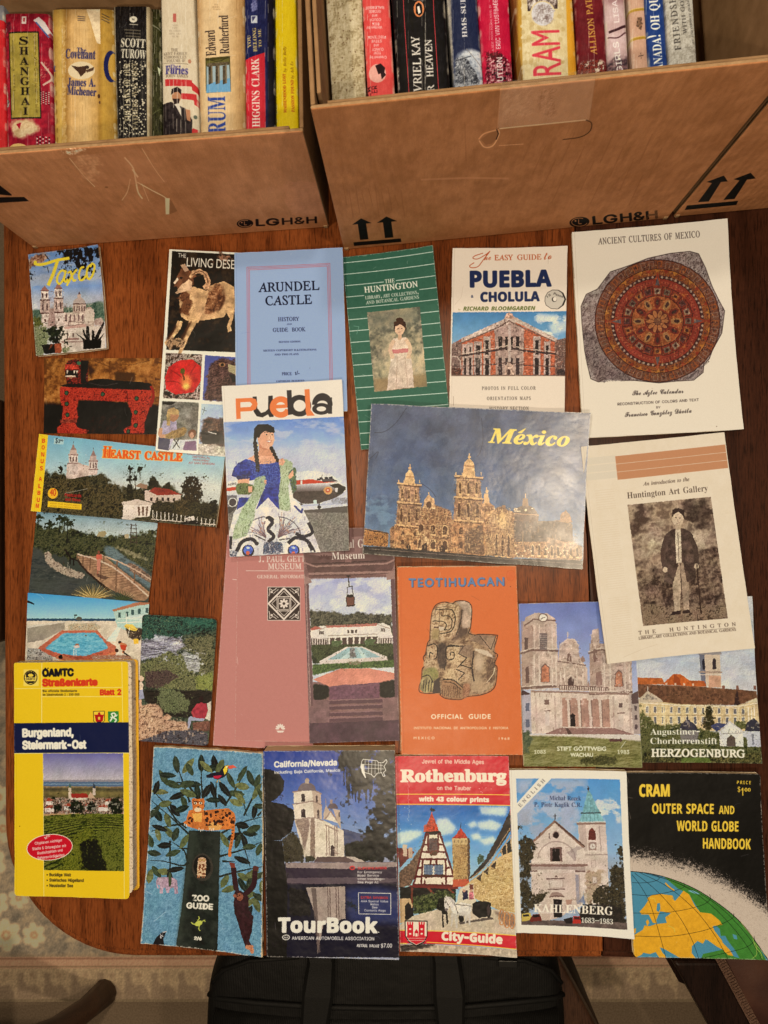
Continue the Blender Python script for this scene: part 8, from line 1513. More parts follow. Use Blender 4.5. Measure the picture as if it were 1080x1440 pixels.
def booklet(name, pr, z, th, label, cat, rad=(.0006,) * 4, lift=(0, 0, 0, 0), rough=.42, gloss=.3, wrinkle=.25, seed=1, back=None, spine_col=None, staples=(), back_grow=(0, 0, 0, 0), page_grow=(0, 0, 0, 0), pages=None, group=None, jag=.0002, cover_th=.0003):
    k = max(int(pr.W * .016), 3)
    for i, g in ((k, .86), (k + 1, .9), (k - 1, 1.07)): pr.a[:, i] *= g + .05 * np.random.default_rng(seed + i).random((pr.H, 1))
    zt = z + th; Q = quad_at(pr.quad, zt); c = (Q[0] + Q[1] + Q[2] + Q[3]) / 4
    root = empty(name, (c.x, c.y, z), label, cat, group)
    full = lift_fn(zt, lift, seed, min(.0005, th * .4))
    part = lambda frac: (lambda u, v: z + (full(u, v) - z) * frac)
    fc = sheet('front_cover', Q, full, cover_th, [m_print(pr, name + '_print', rough, gloss, wrinkle), M_PAPER], root, rad, jag=jag, seed=seed)
    f1 = 1 - (cover_th + .0001) / th
    pg = max(th - 2 * cover_th - .0002, .0002)
    sheet('page_block', Q, lambda u, v: full(u, v) - cover_th - .0001, pg, pages or M_PAGES, root, rad, inset=.0004, jag=jag * 1.5, seed=seed + 5, grow=page_grow)
    sheet('back_cover', Q, lambda u, v: full(u, v) - cover_th - .0002 - pg, min(cover_th, .0003), back or M_PAPER, root, rad, jag=jag, seed=seed + 9, grow=back_grow)
    if spine_col is not None:
        V = []; F = []; n = 12
        for i in range(n + 1):
            v = i / n; p = Q[0] * (1 - v) + Q[3] * v; d = (Q[0] - Q[1]).normalized() * .0007
            for k, (o_, zz) in enumerate(((0, 0), (1, -.0006), (1, -(th - .001)), (0, -(th - .0003)))): V.append(Vector((p.x + d.x * o_, p.y + d.y * o_, full(0, v) + zz)))
        for i in range(n):
            for k in range(3): F.append((i * 4 + k, i * 4 + k + 1, i * 4 + 5 + k, i * 4 + 4 + k))
        link_mesh('spine', V, F, m_plain(name + '_spine', [tuple(x * .85 for x in spine_col), spine_col], 80, .5, .3, .1), root)
    for v in staples:
        p = Q[0] * (1 - v) + Q[3] * v; d = (Q[3] - Q[0]).normalized(); nrm = (Q[1] - Q[0]).normalized()
        add_box('staple', Vector((p.x, p.y, full(0, v) - .0004)) - d * .006 - nrm * .0003, d * .012, nrm * .0006, Vector((0, 0, .0006)), M_STAPLE, root)
    return root


M_STAPLE = m_plain('staple_steel', [(.35, .33, .30), (.45, .43, .40)], 50, .4, .5, 0); M_STAPLE.node_tree.nodes['Principled BSDF'].inputs['Metallic'].default_value = .9

# ------------------------------------------------------------------ floor, rug, table, chairs, bag
ZF = -.75
fl = link_mesh('floor', [(-3, -3, ZF), (3, -3, ZF), (3, 3, ZF), (-3, 3, ZF)], [(0, 1, 2, 3)], M_FLOOR); fl['kind'] = 'structure'
_pr = art_rug(); _q = [pw(x, y, ZF + .008) for x, y in _pr.quad]
_rm = m_print(_pr, 'woven_rug', .9, .1, .2, illum=(.175, .148, .115))
_v, _f = [], [(0, 3, 2, 1), (0, 1, 5, 4), (1, 2, 6, 5), (2, 3, 7, 6), (3, 0, 4, 7)]
for zz in (ZF + .008, ZF + .001): _v += [Vector((p.x, p.y, zz)) for p in _q]
tag(link_mesh('rug', _v, _f, _rm, None, [(0, 1), (1, 1), (1, 0), (0, 0)] * 2), 'pale floral rug with a stepped border on the floor under the table', 'rug')

# table top: two boards side by side, a moulded lip along the outer edges
zt_ = 0.0
TL, BLc, BRr = pw(3, 300, -.012), pw(6.5, 1343.5, -.012), pw(1420, 1361, -.012)
ex = (BRr - BLc).normalized(); ey = (TL - BLc).normalized(); R_ = .155
S0, S1 = pw(849.5, 1353, 0), pw(809, 330, 0)
PROF = [(0.0, -.034), (.0005, -.016), (.003, -.0105), (.008, -.008), (.0115, -.0085), (.0125, -.004), (.0145, -.001), (.0175, 0.0)]
root = empty('dining_table', (0, 0, ZF), 'brown wooden dining table under all the booklets, with rounded corner and moulded edge', 'table')


def board(name, mat, left):
    V = []; F = []; rows = []
    sdir = (S1 - S0).normalized(); gap = ex * .0009
    up = 1.0                                                        # metres from the front edge to the back edge
    for off, z in PROF:
        row = []
        if left:
            C = BLc + ex * R_ + ey * R_; r = R_ - off
            row.append(BLc + ey * (up - off) + ex * off)
            for i in range(17): a = math.radians(180 + 90 * i / 16); row.append(C + ex * r * math.cos(a) + ey * r * math.sin(a))
            s0 = S0 - gap; tb = ((BLc + ey * off) - s0).dot(ey) / sdir.dot(ey); row.append(s0 + sdir * tb)
            tb2 = ((BLc + ey * (up - off)) - s0).dot(ey) / sdir.dot(ey); row.append(s0 + sdir * tb2)
        else:
            s0 = S0 + gap; tb = ((BLc + ey * off) - s0).dot(ey) / sdir.dot(ey); row.append(s0 + sdir * tb)
            row.append(BLc + ex * (1.25 - off) + ey * off); row.append(BLc + ex * (1.25 - off) + ey * (up - off))
            tb2 = ((BLc + ey * (up - off)) - s0).dot(ey) / sdir.dot(ey); row.append(s0 + sdir * tb2)
        rows.append([Vector((p.x, p.y, z)) for p in row])
    n = len(rows[0])
    for r in rows: V += r
    for k in range(len(rows) - 1):
        for i in range(n): j = (i + 1) % n; F.append((k * n + i, k * n + j, (k + 1) * n + j, (k + 1) * n + i))
    F.append(tuple(range((len(rows) - 1) * n, len(rows) * n))); F.append(tuple(reversed(range(n))))
    o = link_mesh(name, V, F, mat, root, smooth=True)
    try: o.data.set_sharp_from_angle(angle=math.radians(35))
    except Exception: pass
    return o


board('table_top', M_TABLE, True); board('table_leaf', M_LEAF, False)
for lx, ly in ((.16, .16), (1.1, .16), (.16, .85), (1.1, .85)):
    p = BLc + ex * lx + ey * ly; s = .032; V = []; F = []
    for z, q in ((-.034, s), (-.2, s), (-.5, s * .8), (ZF, s * .55)):
        V += [Vector((p.x - q, p.y - q, z)), Vector((p.x + q, p.y - q, z)), Vector((p.x + q, p.y + q, z)), Vector((p.x - q, p.y + q, z))]
    for k in range(3):
        for i in range(4): j = (i + 1) % 4; F.append((k * 4 + j, k * 4 + i, k * 4 + 4 + i, k * 4 + 4 + j))
    F.append((12, 13, 14, 15)[::-1]); link_mesh('leg', V, F, M_TABLE, root)


def tube(name, pts, rads, mat, parent=None, n=10, flat=1.0):
    """tapered round bar through points"""
    V = []; F = []; P = [Vector(p) for p in pts]
    for i, p in enumerate(P):
        d = (P[min(i + 1, len(P) - 1)] - P[max(i - 1, 0)]).normalized(); a = d.cross(Vector((0, 0, 1)))
        if a.length < 1e-3: a = Vector((1, 0, 0))
        a.normalize(); b = d.cross(a)
        for k in range(n): t = 2 * math.pi * k / n; V.append(p + a * rads[i] * math.cos(t) + b * rads[i] * flat * math.sin(t))
    for i in range(len(P) - 1):
        for k in range(n): j = (k + 1) % n; F.append((i * n + k, i * n + j, (i + 1) * n + j, (i + 1) * n + k))
    F.append(tuple(range(n))[::-1]); F.append(tuple(range((len(P) - 1) * n, len(P) * n)))
    return link_mesh(name, V, F, mat, parent, smooth=True)


def chair(seat_px, label, zs=-.30, trim=False, legs=True, mat=M_DARKWOOD, leg_mat=M_DARKWOOD, leg_pts=None, frame_w=None):
    q = [pw(x, y, zs) for x, y in seat_px]; c = sum(q, Vector()) / len(q); root = empty('dining_chair', (c.x, c.y, ZF), label, 'chair')
    n = len(q); V = [Vector((p.x, p.y, zs)) for p in q] + [Vector((p.x, p.y, zs - .045)) for p in q]
    F = [tuple(range(n)), tuple(range(n, 2 * n))[::-1]] + [(i, i + n, (i + 1) % n + n, (i + 1) % n) for i in range(n)]
    area = sum(q[i].x * q[(i + 1) % n].y - q[(i + 1) % n].x * q[i].y for i in range(n))
    if area < 0: F = [tuple(reversed(f)) for f in F]
    o = link_mesh('seat_frame', V, F, mat, root); b = o.modifiers.new('bevel', 'BEVEL'); b.width = .006; b.segments = 3
    if legs:
        for p in q:
            d = (Vector((p.x, p.y, 0)) - Vector((c.x, c.y, 0))); a = Vector((c.x, c.y, 0)) + d * .88
            tube('leg', [(a.x, a.y, zs - .02), (a.x, a.y, -.55), (a.x, a.y, ZF)], [.022, .018, .014], leg_mat, root, 8)
    return root, q, c


# chair at the right, worn red seat with a woven trim
rc, q, c = chair([(946, 1352), (1250, 1352), (1420, 1800), (1190, 1790)], 'dark wooden chair with worn red leather seat and woven trim, at the lower right corner', -.30)
def inset_line(px, z): return [pw(x, y, z) for x, y in px]
seat = inset_line([(1003, 1340), (1240, 1340), (1390, 1760), (1226, 1760)], -.292)
c0 = sum(seat, Vector()) / 4; V = []; F = []; n = 9
for i in range(n):
    for j in range(n):
        u, v = i / (n - 1), j / (n - 1); p = (seat[0] * (1 - u) + seat[1] * u) * (1 - v) + (seat[3] * (1 - u) + seat[2] * u) * v
        V.append(Vector((p.x, p.y, -.298 + .03 * (min(u, 1 - u, v, 1 - v) * 2) ** .45)))
for i in range(n - 1):
    for j in range(n - 1): a = i * n + j; F.append((a, a + 1, a + n + 1, a + n))
o = link_mesh('seat', V, [tuple(reversed(f)) for f in F], M_SEAT, rc, smooth=True)
if o.data.polygons[0].normal.z < 0: o.data.flip_normals()
# woven trim along the seat edge: looped cord on a band
A, B = pw(1003, 1342, -.296), pw(1222, 1750, -.296); d = (B - A); L_ = d.length; d.normalize(); nn = Vector((d.y, -d.x, 0)); nn = nn if nn.x > 0 else -nn
tv, tf = box_mesh(A - nn * .001, d * L_, nn * .013, Vector((0, 0, .004))); V = list(tv); F = list(tf); k = 0
while k * .0042 < L_ - .01:
    p0 = A + d * (k * .0042) + Vector((0, 0, .0045))
    for (a, b) in ((0, .0005), (.0028, .0005)):
        cv, cf = box_mesh(p0 + d * a + nn * .001, d * .0012, nn * .0105, Vector((0, 0, .0016))); o_ = len(V); V += cv; F += [tuple(i + o_ for i in f) for f in cf]
    a_ = .001 if k % 2 else .0102
    cv, cf = box_mesh(p0 + nn * a_ + d * .0, d * .004, nn * .0012, Vector((0, 0, .002))); o_ = len(V); V += cv; F += [tuple(i + o_ for i in f) for f in cf]
    k += 1
link_mesh('trim', V, F, M_TRIM, rc)
# chair that carries the bag
chair([(340, 1310), (766, 1310), (912, 1580), (330, 1600)], 'dark brown chair under the black bag, its right edge showing', -.30, mat=M_CHAIRLEG, leg_mat=M_CHAIRLEG)
# chair beyond the lower left corner, only a leg in view
lc, q, c = chair([(-420, 1500), (-60, 1500), (-60, 1900), (-420, 1900)], 'brown chair whose single padded foot shows on the rug at lower left', -.30, mat=M_CHAIRLEG, legs=False)
foot = pw(147, 1396, ZF + .012); k1 = pw(120, 1420, -.66); k2 = pw(78, 1452, -.56); top = pw(-80, 1520, -.32)
tube('leg', [foot + Vector((.006, .008, -.01)), foot, k1, k2, (k2 + top) / 2, top], [.013, .028, .0235, .027, .032, .038], M_CHAIRLEG, lc, 12)
for x, y in ((-390, 1530), (-390, 1870), (-90, 1870)):
    a = pw(x, y, -.31); tube('leg', [(a.x, a.y, -.32), (a.x, a.y, ZF + .001)], [.022, .015], M_CHAIRLEG, lc, 8)
# chair at the left edge of the table
chair([(-330, 540), (-2, 560), (-2, 905), (-330, 930)], 'dark wooden chair pushed against the left edge of the table', -.16, mat=M_CHAIRLEG, leg_mat=M_CHAIRLEG)

# black bag lying on the chair, its top end under the table edge
zb = -.115
bag = empty('laptop_bag', tuple(pw(543, 1450, -.30)), 'black nylon laptop bag with two carry straps lying on the chair below the table', 'bag')
BO = [(330, 1322), (420, 1303), (540, 1299), (660, 1303), (752, 1322), (782, 1346), (797, 1376), (804, 1412), (808, 1500), (808, 1640), (774, 1680), (316, 1680), (277, 1640), (277, 1500), (279, 1420), (284, 1386), (298, 1354), (314, 1334)]
bp = [pw(x, y, zb) for x, y in BO]; cb = sum(bp, Vector()) / len(bp); V = []; F = []; n = len(bp)
PR = [(.955, -.18), (1.0, -.16), (1.0, -.06), (.985, -.028), (.955, -.008), (.90, .0), (.6, .008), (.3, .012)]
for s, z in PR: V += [Vector((cb.x + (p.x - cb.x) * s, cb.y + (p.y - cb.y) * s, zb + z)) for p in bp]
V.append(Vector((cb.x, cb.y, zb + .013)))
for k in range(len(PR) - 1):
    for i in range(n): j = (i + 1) % n; F.append((k * n + j, k * n + i, (k + 1) * n + i, (k + 1) * n + j)[::-1] if False else (k * n + i, k * n + j, (k + 1) * n + j, (k + 1) * n + i))
for i in range(n): F.append(((len(PR) - 1) * n + i, (len(PR) - 1) * n + (i + 1) % n, len(V) - 1))
F.append(tuple(range(n)))
body = link_mesh('body', V, F, M_BAG, bag, smooth=True)
bm = bmesh.new(); bm.from_mesh(body.data); bmesh.ops.recalc_face_normals(bm, faces=bm.faces); bm.to_mesh(body.data); bm.free()
sb = body.modifiers.new('round', 'SUBSURF'); sb.levels = 2; sb.render_levels = 2
def onbag(px): return [pw(x, y, zb + dz) for x, y, dz in px]
tube('piping', onbag([(294, 1398, -.016), (308, 1404, -.002), (360, 1410, .010), (450, 1416, .013), (545, 1418, .014), (640, 1417, .013), (720, 1410, .010), (778, 1404, -.002), (792, 1398, -.016)]), [.0034] * 9, M_BAGTRIM, bag, 8)
tube('piping', onbag([(298, 1382, -.012), (314, 1364, -.002), (352, 1351, .005), (420, 1346, .009)]), [.0026] * 4, M_BAGTRIM, bag, 8)
tube('piping', onbag([(790, 1382, -.012), (775, 1364, -.002), (738, 1351, .005), (680, 1346, .009)]), [.0026] * 4, M_BAGTRIM, bag, 8)
pk = onbag([(300, 1426, .010), (450, 1436, .016), (545, 1437, .017), (640, 1436, .016), (785, 1426, .010), (790, 1640, .010), (545, 1650, .017), (295, 1640, .010)])
cpk = sum(pk, Vector()) / 8; V = [p + Vector((0, 0, .004)) for p in pk] + [cpk + Vector((0, 0, .012))] + [p - Vector((0, 0, .02)) for p in pk]; F = [(i, (i + 1) % 8, 8)[::-1] for i in range(8)] + [(i, (i + 1) % 8, 9 + (i + 1) % 8, 9 + i) for i in range(8)]
o = link_mesh('front_pocket', V, F, M_BAG, bag, smooth=True)
bm = bmesh.new(); bm.from_mesh(o.data); bmesh.ops.recalc_face_normals(bm, faces=bm.faces); bm.to_mesh(o.data); bm.free()
for xs in ((442, 452, 447, 440), (622, 628, 632, 634)):
    P = onbag([(xs[0], 1318, .012), (xs[1], 1352, .020), (xs[2], 1400, .026), (xs[3], 1460, .028), (xs[3] + 4, 1600, .028)]); V = []; F = []
    for i, p in enumerate(P):
        w = (.018, .017, .020, .016, .016)[i]
        for dx, dz in ((-w, 0), (-w * .8, .004), (w * .8, .004), (w, 0)): V.append(p + Vector((dx, 0, dz)))
    for i in range(len(P) - 1):
        for k in range(3): F.append((i * 4 + k, i * 4 + k + 1, i * 4 + 5 + k, i * 4 + 4 + k)[::-1])
        F.append((i * 4 + 3, i * 4, i * 4 + 4, i * 4 + 7)[::-1])
    F += [(0, 1, 2, 3), (19, 18, 17, 16)]
    o = link_mesh('handle', V, F, M_BAGTRIM, bag, smooth=False)
a = pw(700, 1357, zb + .008); add_box('buckle', a, Vector((.024, 0, 0)), Vector((0, .009, 0)), Vector((0, 0, .006)), M_BUCKLE, bag, .001)

# ------------------------------------------------------------------ cardboard boxes and the books in them
ILL_CARD = (.47, .43, .35)


def cardboard_box(b, depth, label, art, flap_in=(), ill=ILL_CARD):
    A, B, x, y, w, h = b['A'], b['B'], b['x'], b['y'], b['w'], b['h']; Z = Vector((0, 0, 1)); root = empty('cardboard_box', tuple(A), label, 'box', 'cardboard boxes of books'); t = .0038
    pr = art(); m = m_print(pr, 'box_front_print', .75, .2, .35, illum=ill)
    N, L = m.node_tree.nodes, m.node_tree.links; wv = N.new('ShaderNodeTexWave'); wv.wave_type = 'BANDS'; wv.bands_direction = 'X'; wv.inputs['Scale'].default_value = 42; wv.inputs['Distortion'].default_value = .8; wv.inputs['Detail'].default_value = 2; L.new(coords(N, L), wv.inputs['Vector']); bs = N['Principled BSDF']; bump(N, L, bs, wv.outputs['Fac'], .16, .0012, bs.inputs['Normal'].links[0].from_socket)
    c, f = box_mesh(A + Z * .0005, x * w, y * t, Z * (h - .0005))
    c = [Vector(p) for p in c]; uv = [(0, 0), (1, 0), (1, 0), (0, 0), (0, 1), (1, 1), (1, 1), (0, 1)]
    me_f = [f[2], f[0], f[1], f[3], f[4], f[5]]
    o = link_mesh('front_panel', c, me_f, [m, M_CARD, M_CARD_EDGE], root, uv, [0, 1, 2, 1, 1, 1]); bv = o.modifiers.new('bevel', 'BEVEL'); bv.width = .0016; bv.segments = 3
    add_box('side_panel', A + y * (t + .0005) + Z * .0005, x * t, y * (depth - 2 * t - .001), Z * (h - .002), M_CARD, root, .0014)
    add_box('side_panel', B - x * t + y * (t + .0005) + Z * .0005, x * t, y * (depth - 2 * t - .001), Z * (h - .002), M_CARD, root, .0014)
    add_box('back_panel', A + y * (depth - t) + Z * .0005, x * w, y * t, Z * (h - .001), M_CARD, root, .0014)
    add_box('bottom_panel', A + x * (t + .0005) + y * (t + .0005) + Z * .001, x * (w - 2 * t - .001), y * (depth - 2 * t - .001), Z * .004, M_CARD, root)
    # top flaps folded down inside
    add_box('flap', A + x * (t + .009) + y * (t + .0012) + Z * (h * .45), x * (w - 2 * t - .018), y * .0035, Z * (h * .54 - .0015), M_CARD, root, .0012)
    for s in flap_in:
        P = A + x * (t + .0012) if s == 0 else B - x * (t + .0012 + .0035)
        add_box('flap', P + y * (t + .012) + Z * (h * .5), x * .0035, y * (depth - 2 * t - .03), Z * (h * .49 - .003), M_CARD, root, .0012)
    # torn corner lumps of board where the panels meet
    for P in (A + x * .001, B - x * .006):
        add_box('corner_tab', P - y * .0012 + Z * .0005, x * .005, y * .003, Z * .006, M_CARD_EDGE, root, .001)
    return root


cardboard_box(BOX['low'], .205, 'low cardboard box of paperbacks on the left, scuffed, with half an arrow mark', art_low_box)
tb = cardboard_box(BOX['tall'], .33, 'tall cardboard box in the middle with taped handle hole and two upward arrows', art_tall_box, (0, 1), (.56, .53, .46))
cardboard_box(BOX['next'], .33, 'cardboard box at the right edge, its arrows beside the corner crease', art_next_box, (0,), (.54, .51, .44))
# a strip of clear parcel tape over the handle hole
m, nt, bs, N, L = nodes('parcel_tape'); bs.inputs['Base Color'].default_value = (.55, .46, .36, 1); bs.inputs['Roughness'].default_value = .22; bs.inputs['Alpha'].default_value = .12; bs.inputs['Specular IOR Level'].default_value = .6
bump(N, L, bs, tex_noise(N, L, 60, 4, coords(N, L)).outputs['Fac'], .6, .004)
b = BOX['tall']; nb = Vector((-b['x'].y, b['x'].x, 0)); cp = Vector((0, 0, HC))
def on_front(px, py):
    d_ = pw(px, py, 0) - cp; return cp + d_ * ((b['A'] - nb * .0007 - cp).dot(nb) / d_.dot(nb))
tq = [on_front(706, 114), on_front(840, 96), on_front(829, 169), on_front(700, 181)]; V = []; n_ = 12
for j in range(n_ + 1):
    for i in range(n_ + 1): u, v = i / n_, j / n_; p = (tq[0] * (1 - u) + tq[1] * u) * (1 - v) + (tq[3] * (1 - u) + tq[2] * u) * v; V.append(p - nb * (.0006 * random.Random(i * 31 + j).random()))
link_mesh('tape', V, [(j * (n_ + 1) + i, j * (n_ + 1) + i + 1, (j + 1) * (n_ + 1) + i + 1, (j + 1) * (n_ + 1) + i)[::-1] for j in range(n_) for i in range(n_)], m, tb, smooth=True)
# a flap folded in over the empty right side of the tall box
b = BOX['tall']; p0 = pw(985, 70, .20); w_ = (b['B'] - p0).dot(b['x']) - .012
P = Vector((p0.x, p0.y, .06)); add_box('flap', P - b['y'] * .02 + b['x'] * .012, b['x'] * max(w_ - .012, .03), b['y'] * .24, Vector((0, 0, .004)), M_CARD, tb, .001)


def standing_book(key, z, depth, label, kind='paperback_book', group=None, crown=.0025, illum=None):
    pr = SPINE[key]; q = [pw(x, y, z) for x, y in pr.quad]; c = sum(q, Vector()) / 4
    root = empty(kind, (c.x, c.y, z - depth), label, 'book', group); U = [0, .015, .06, .16, .3, .5, .7, .84, .94, .985, 1]; prof = [(0, -depth, 0)] + [(u, -crown * (2 * u - 1) ** 4 - (.0012 if u in (0, 1) else 0), u) for u in U] + [(1, -depth, 1)]
    V = []; UV = []; F = []; n = len(prof); nv = 10; rr = random.Random(hash(key) % 999 if False else len(key) * 7 + ord(key[0]))
    for j in range(nv + 1):
        v = j / nv; l = q[0] * (1 - v) + q[3] * v; r = q[1] * (1 - v) + q[2] * v
        for u, dz, tu in prof:
            p = l * (1 - u) + r * u; V.append(Vector((p.x, p.y, z + dz - (.0012 * math.sin(math.pi * u) if j == 0 else 0)))); UV.append((min(max(tu, .004), .996), 1 - v))
    for j in range(nv):
        for i in range(n - 1): F.append((j * n + i, (j + 1) * n + i, (j + 1) * n + i + 1, j * n + i + 1))
    o = link_mesh('cover', V, F, m_print(pr, key + '_spine', .42, .3, .35, illum), root, UV, smooth=True)
    sd = o.modifiers.new('board', 'SOLIDIFY'); sd.thickness = .0006; sd.offset = -1
    # pages
    e = .0012; L0, R0, R1, L1 = q; xd = (R0 - L0).normalized(); yd = (L1 - L0).normalized()
    c_, f_ = [], []
    top = [L0 + xd * e + yd * .002, R0 - xd * e + yd * .002, R1 - xd * e - yd * .002, L1 + xd * e - yd * .002]
    V = [Vector((p.x, p.y, z - .006)) for p in top] + [Vector((p.x, p.y, z - depth + .001)) for p in top]
    link_mesh('page_block', V, [(0, 3, 2, 1), (4, 5, 6, 7), (0, 1, 5, 4), (1, 2, 6, 5), (2, 3, 7, 6), (3, 0, 4, 7)], M_PAGES, root)
    return root


paint_spines(); age_spines()
LB = 'paperbacks standing in the low box'; TB = 'books standing in the tall box'
ZL, ZT = .118, .20; ILL_B = (.95, .77, .55)
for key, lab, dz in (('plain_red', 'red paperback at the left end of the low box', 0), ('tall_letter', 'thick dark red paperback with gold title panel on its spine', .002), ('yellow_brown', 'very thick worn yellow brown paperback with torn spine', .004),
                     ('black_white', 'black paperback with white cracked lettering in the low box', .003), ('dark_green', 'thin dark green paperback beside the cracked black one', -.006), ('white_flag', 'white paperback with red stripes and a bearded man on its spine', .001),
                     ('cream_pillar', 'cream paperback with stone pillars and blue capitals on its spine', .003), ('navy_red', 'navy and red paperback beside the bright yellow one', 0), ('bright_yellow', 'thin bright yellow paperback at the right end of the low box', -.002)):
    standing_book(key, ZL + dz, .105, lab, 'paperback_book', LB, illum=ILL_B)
for key, lab, dz in (('old_cream', 'blank mottled cream book at the left end of the tall box', .002), ('coral', 'coral red paperback with upside down white lettering', .004), ('black_orange', 'thick black paperback with orange oval and white serif lettering', .003), ('navy_ship', 'navy book with a pale sail scene low on its spine', -.002),
                     ('crimson', 'crimson paperback with tall narrow white lettering', 0), ('pattern_cream', 'patterned cream book with pink capitals and ochre edges', .004), ('maroon', 'maroon book with gold lettering on its spine', -.002), ('pink_face', 'pink book with a cropped face on its spine', 0), ('tan_gold', 'tan book with two gold bands across its spine', -.003),
                     ('blue_oh', 'dark blue book with bold white capitals on its spine', 0), ('grey_letter', 'speckled grey book with dark capitals, last in the row', .002)):
    standing_book(key, ZT + dz, .15, lab, 'paperback_book', TB, illum=ILL_B)

# ------------------------------------------------------------------ booklets and postcards on the table
card_item('postcard', art_jaguar_card(), .0003, 'postcard of a red stone jaguar throne under the tall leaflet', 'postcard', group='postcards on the table', seed=11, lift=(.002, 0, 0, .001))
card_item('postcard', art_bridge_card(), .0003, 'postcard of a wooden footbridge over a green lagoon', 'postcard', group='postcards on the table', seed=12, lift=(0, .001, .004, 0))
card_item('postcard', art_pool_card(), .0012, 'postcard of a blue motel swimming pool by a beach', 'postcard', group='postcards on the table', seed=13)
card_item('postcard', art_river_card(), .0024, 'round cornered postcard of people on rocks above a river', 'postcard', rad=(.0045,) * 4, group='postcards on the table', seed=14, lift=(0, .002, 0, 0))
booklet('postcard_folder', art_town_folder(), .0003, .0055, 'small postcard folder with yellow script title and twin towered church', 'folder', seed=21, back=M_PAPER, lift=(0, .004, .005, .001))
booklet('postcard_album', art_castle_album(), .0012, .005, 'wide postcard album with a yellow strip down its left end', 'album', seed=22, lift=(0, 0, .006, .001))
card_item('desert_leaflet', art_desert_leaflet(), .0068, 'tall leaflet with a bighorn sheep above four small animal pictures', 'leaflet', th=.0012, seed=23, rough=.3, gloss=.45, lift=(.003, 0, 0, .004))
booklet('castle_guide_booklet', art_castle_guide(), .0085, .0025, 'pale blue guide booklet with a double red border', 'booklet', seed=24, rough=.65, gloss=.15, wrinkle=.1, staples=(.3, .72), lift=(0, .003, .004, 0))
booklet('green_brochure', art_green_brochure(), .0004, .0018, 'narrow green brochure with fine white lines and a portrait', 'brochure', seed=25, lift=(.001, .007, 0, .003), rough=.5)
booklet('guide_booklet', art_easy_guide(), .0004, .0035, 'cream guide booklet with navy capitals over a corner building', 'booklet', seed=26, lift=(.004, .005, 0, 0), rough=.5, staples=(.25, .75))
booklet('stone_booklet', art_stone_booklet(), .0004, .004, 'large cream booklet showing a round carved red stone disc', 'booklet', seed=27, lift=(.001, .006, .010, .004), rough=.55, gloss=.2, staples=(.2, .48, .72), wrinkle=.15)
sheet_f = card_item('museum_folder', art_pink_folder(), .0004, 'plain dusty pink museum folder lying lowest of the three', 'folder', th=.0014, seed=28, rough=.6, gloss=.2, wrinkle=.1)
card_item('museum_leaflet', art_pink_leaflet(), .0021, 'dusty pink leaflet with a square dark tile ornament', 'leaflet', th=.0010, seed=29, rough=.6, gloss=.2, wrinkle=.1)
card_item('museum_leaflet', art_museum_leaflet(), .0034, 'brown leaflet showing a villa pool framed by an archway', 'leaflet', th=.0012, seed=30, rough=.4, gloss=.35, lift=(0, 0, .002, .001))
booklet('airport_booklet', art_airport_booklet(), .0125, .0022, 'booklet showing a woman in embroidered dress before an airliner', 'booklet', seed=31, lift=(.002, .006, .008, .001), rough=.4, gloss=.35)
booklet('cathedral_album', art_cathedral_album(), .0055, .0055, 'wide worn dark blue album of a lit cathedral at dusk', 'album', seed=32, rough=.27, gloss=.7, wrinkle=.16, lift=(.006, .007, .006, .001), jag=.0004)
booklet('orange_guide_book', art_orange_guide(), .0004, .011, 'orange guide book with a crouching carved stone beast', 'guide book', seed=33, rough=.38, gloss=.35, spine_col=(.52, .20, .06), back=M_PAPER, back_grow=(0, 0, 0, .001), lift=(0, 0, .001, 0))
booklet('abbey_guide', art_abbey_guide(), .0004, .0025, 'booklet of a pale abbey church front with wide stairs', 'booklet', seed=34, rough=.35, gloss=.35, lift=(.003, 0, .003, .003))
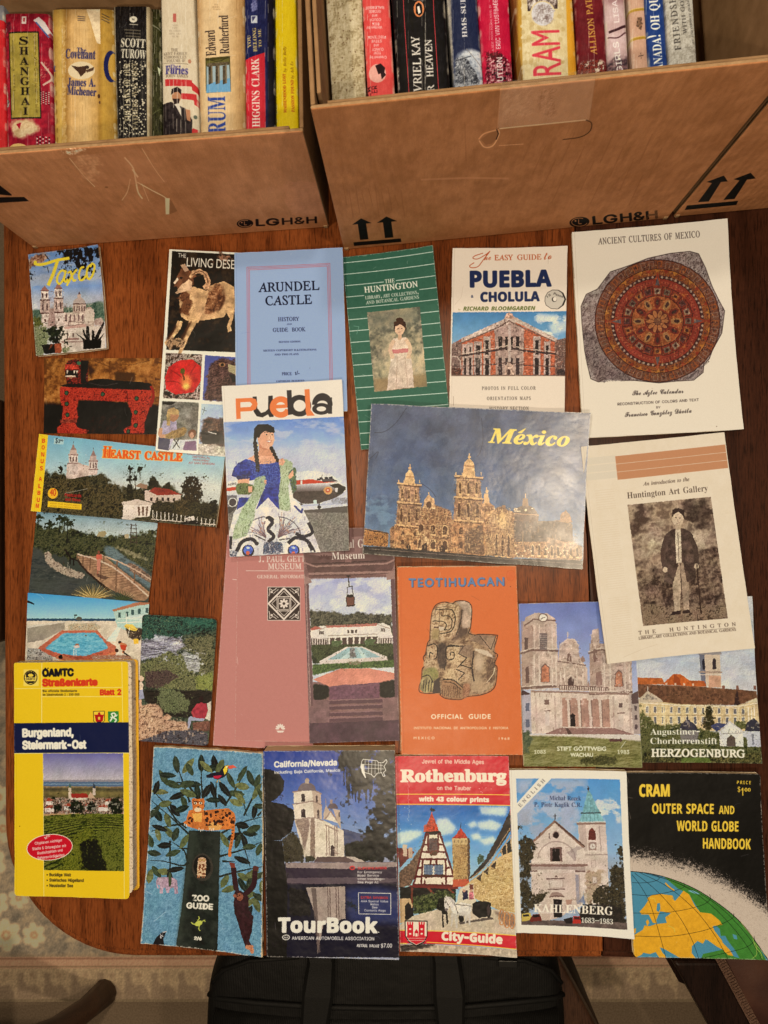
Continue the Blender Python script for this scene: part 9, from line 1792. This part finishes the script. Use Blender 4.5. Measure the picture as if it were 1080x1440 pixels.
booklet('monastery_guide', art_monastery_guide(), .0004, .003, 'booklet of a long yellow monastery with brown roof', 'booklet', seed=35, rough=.35, gloss=.35, lift=(0, .004, .005, .001))
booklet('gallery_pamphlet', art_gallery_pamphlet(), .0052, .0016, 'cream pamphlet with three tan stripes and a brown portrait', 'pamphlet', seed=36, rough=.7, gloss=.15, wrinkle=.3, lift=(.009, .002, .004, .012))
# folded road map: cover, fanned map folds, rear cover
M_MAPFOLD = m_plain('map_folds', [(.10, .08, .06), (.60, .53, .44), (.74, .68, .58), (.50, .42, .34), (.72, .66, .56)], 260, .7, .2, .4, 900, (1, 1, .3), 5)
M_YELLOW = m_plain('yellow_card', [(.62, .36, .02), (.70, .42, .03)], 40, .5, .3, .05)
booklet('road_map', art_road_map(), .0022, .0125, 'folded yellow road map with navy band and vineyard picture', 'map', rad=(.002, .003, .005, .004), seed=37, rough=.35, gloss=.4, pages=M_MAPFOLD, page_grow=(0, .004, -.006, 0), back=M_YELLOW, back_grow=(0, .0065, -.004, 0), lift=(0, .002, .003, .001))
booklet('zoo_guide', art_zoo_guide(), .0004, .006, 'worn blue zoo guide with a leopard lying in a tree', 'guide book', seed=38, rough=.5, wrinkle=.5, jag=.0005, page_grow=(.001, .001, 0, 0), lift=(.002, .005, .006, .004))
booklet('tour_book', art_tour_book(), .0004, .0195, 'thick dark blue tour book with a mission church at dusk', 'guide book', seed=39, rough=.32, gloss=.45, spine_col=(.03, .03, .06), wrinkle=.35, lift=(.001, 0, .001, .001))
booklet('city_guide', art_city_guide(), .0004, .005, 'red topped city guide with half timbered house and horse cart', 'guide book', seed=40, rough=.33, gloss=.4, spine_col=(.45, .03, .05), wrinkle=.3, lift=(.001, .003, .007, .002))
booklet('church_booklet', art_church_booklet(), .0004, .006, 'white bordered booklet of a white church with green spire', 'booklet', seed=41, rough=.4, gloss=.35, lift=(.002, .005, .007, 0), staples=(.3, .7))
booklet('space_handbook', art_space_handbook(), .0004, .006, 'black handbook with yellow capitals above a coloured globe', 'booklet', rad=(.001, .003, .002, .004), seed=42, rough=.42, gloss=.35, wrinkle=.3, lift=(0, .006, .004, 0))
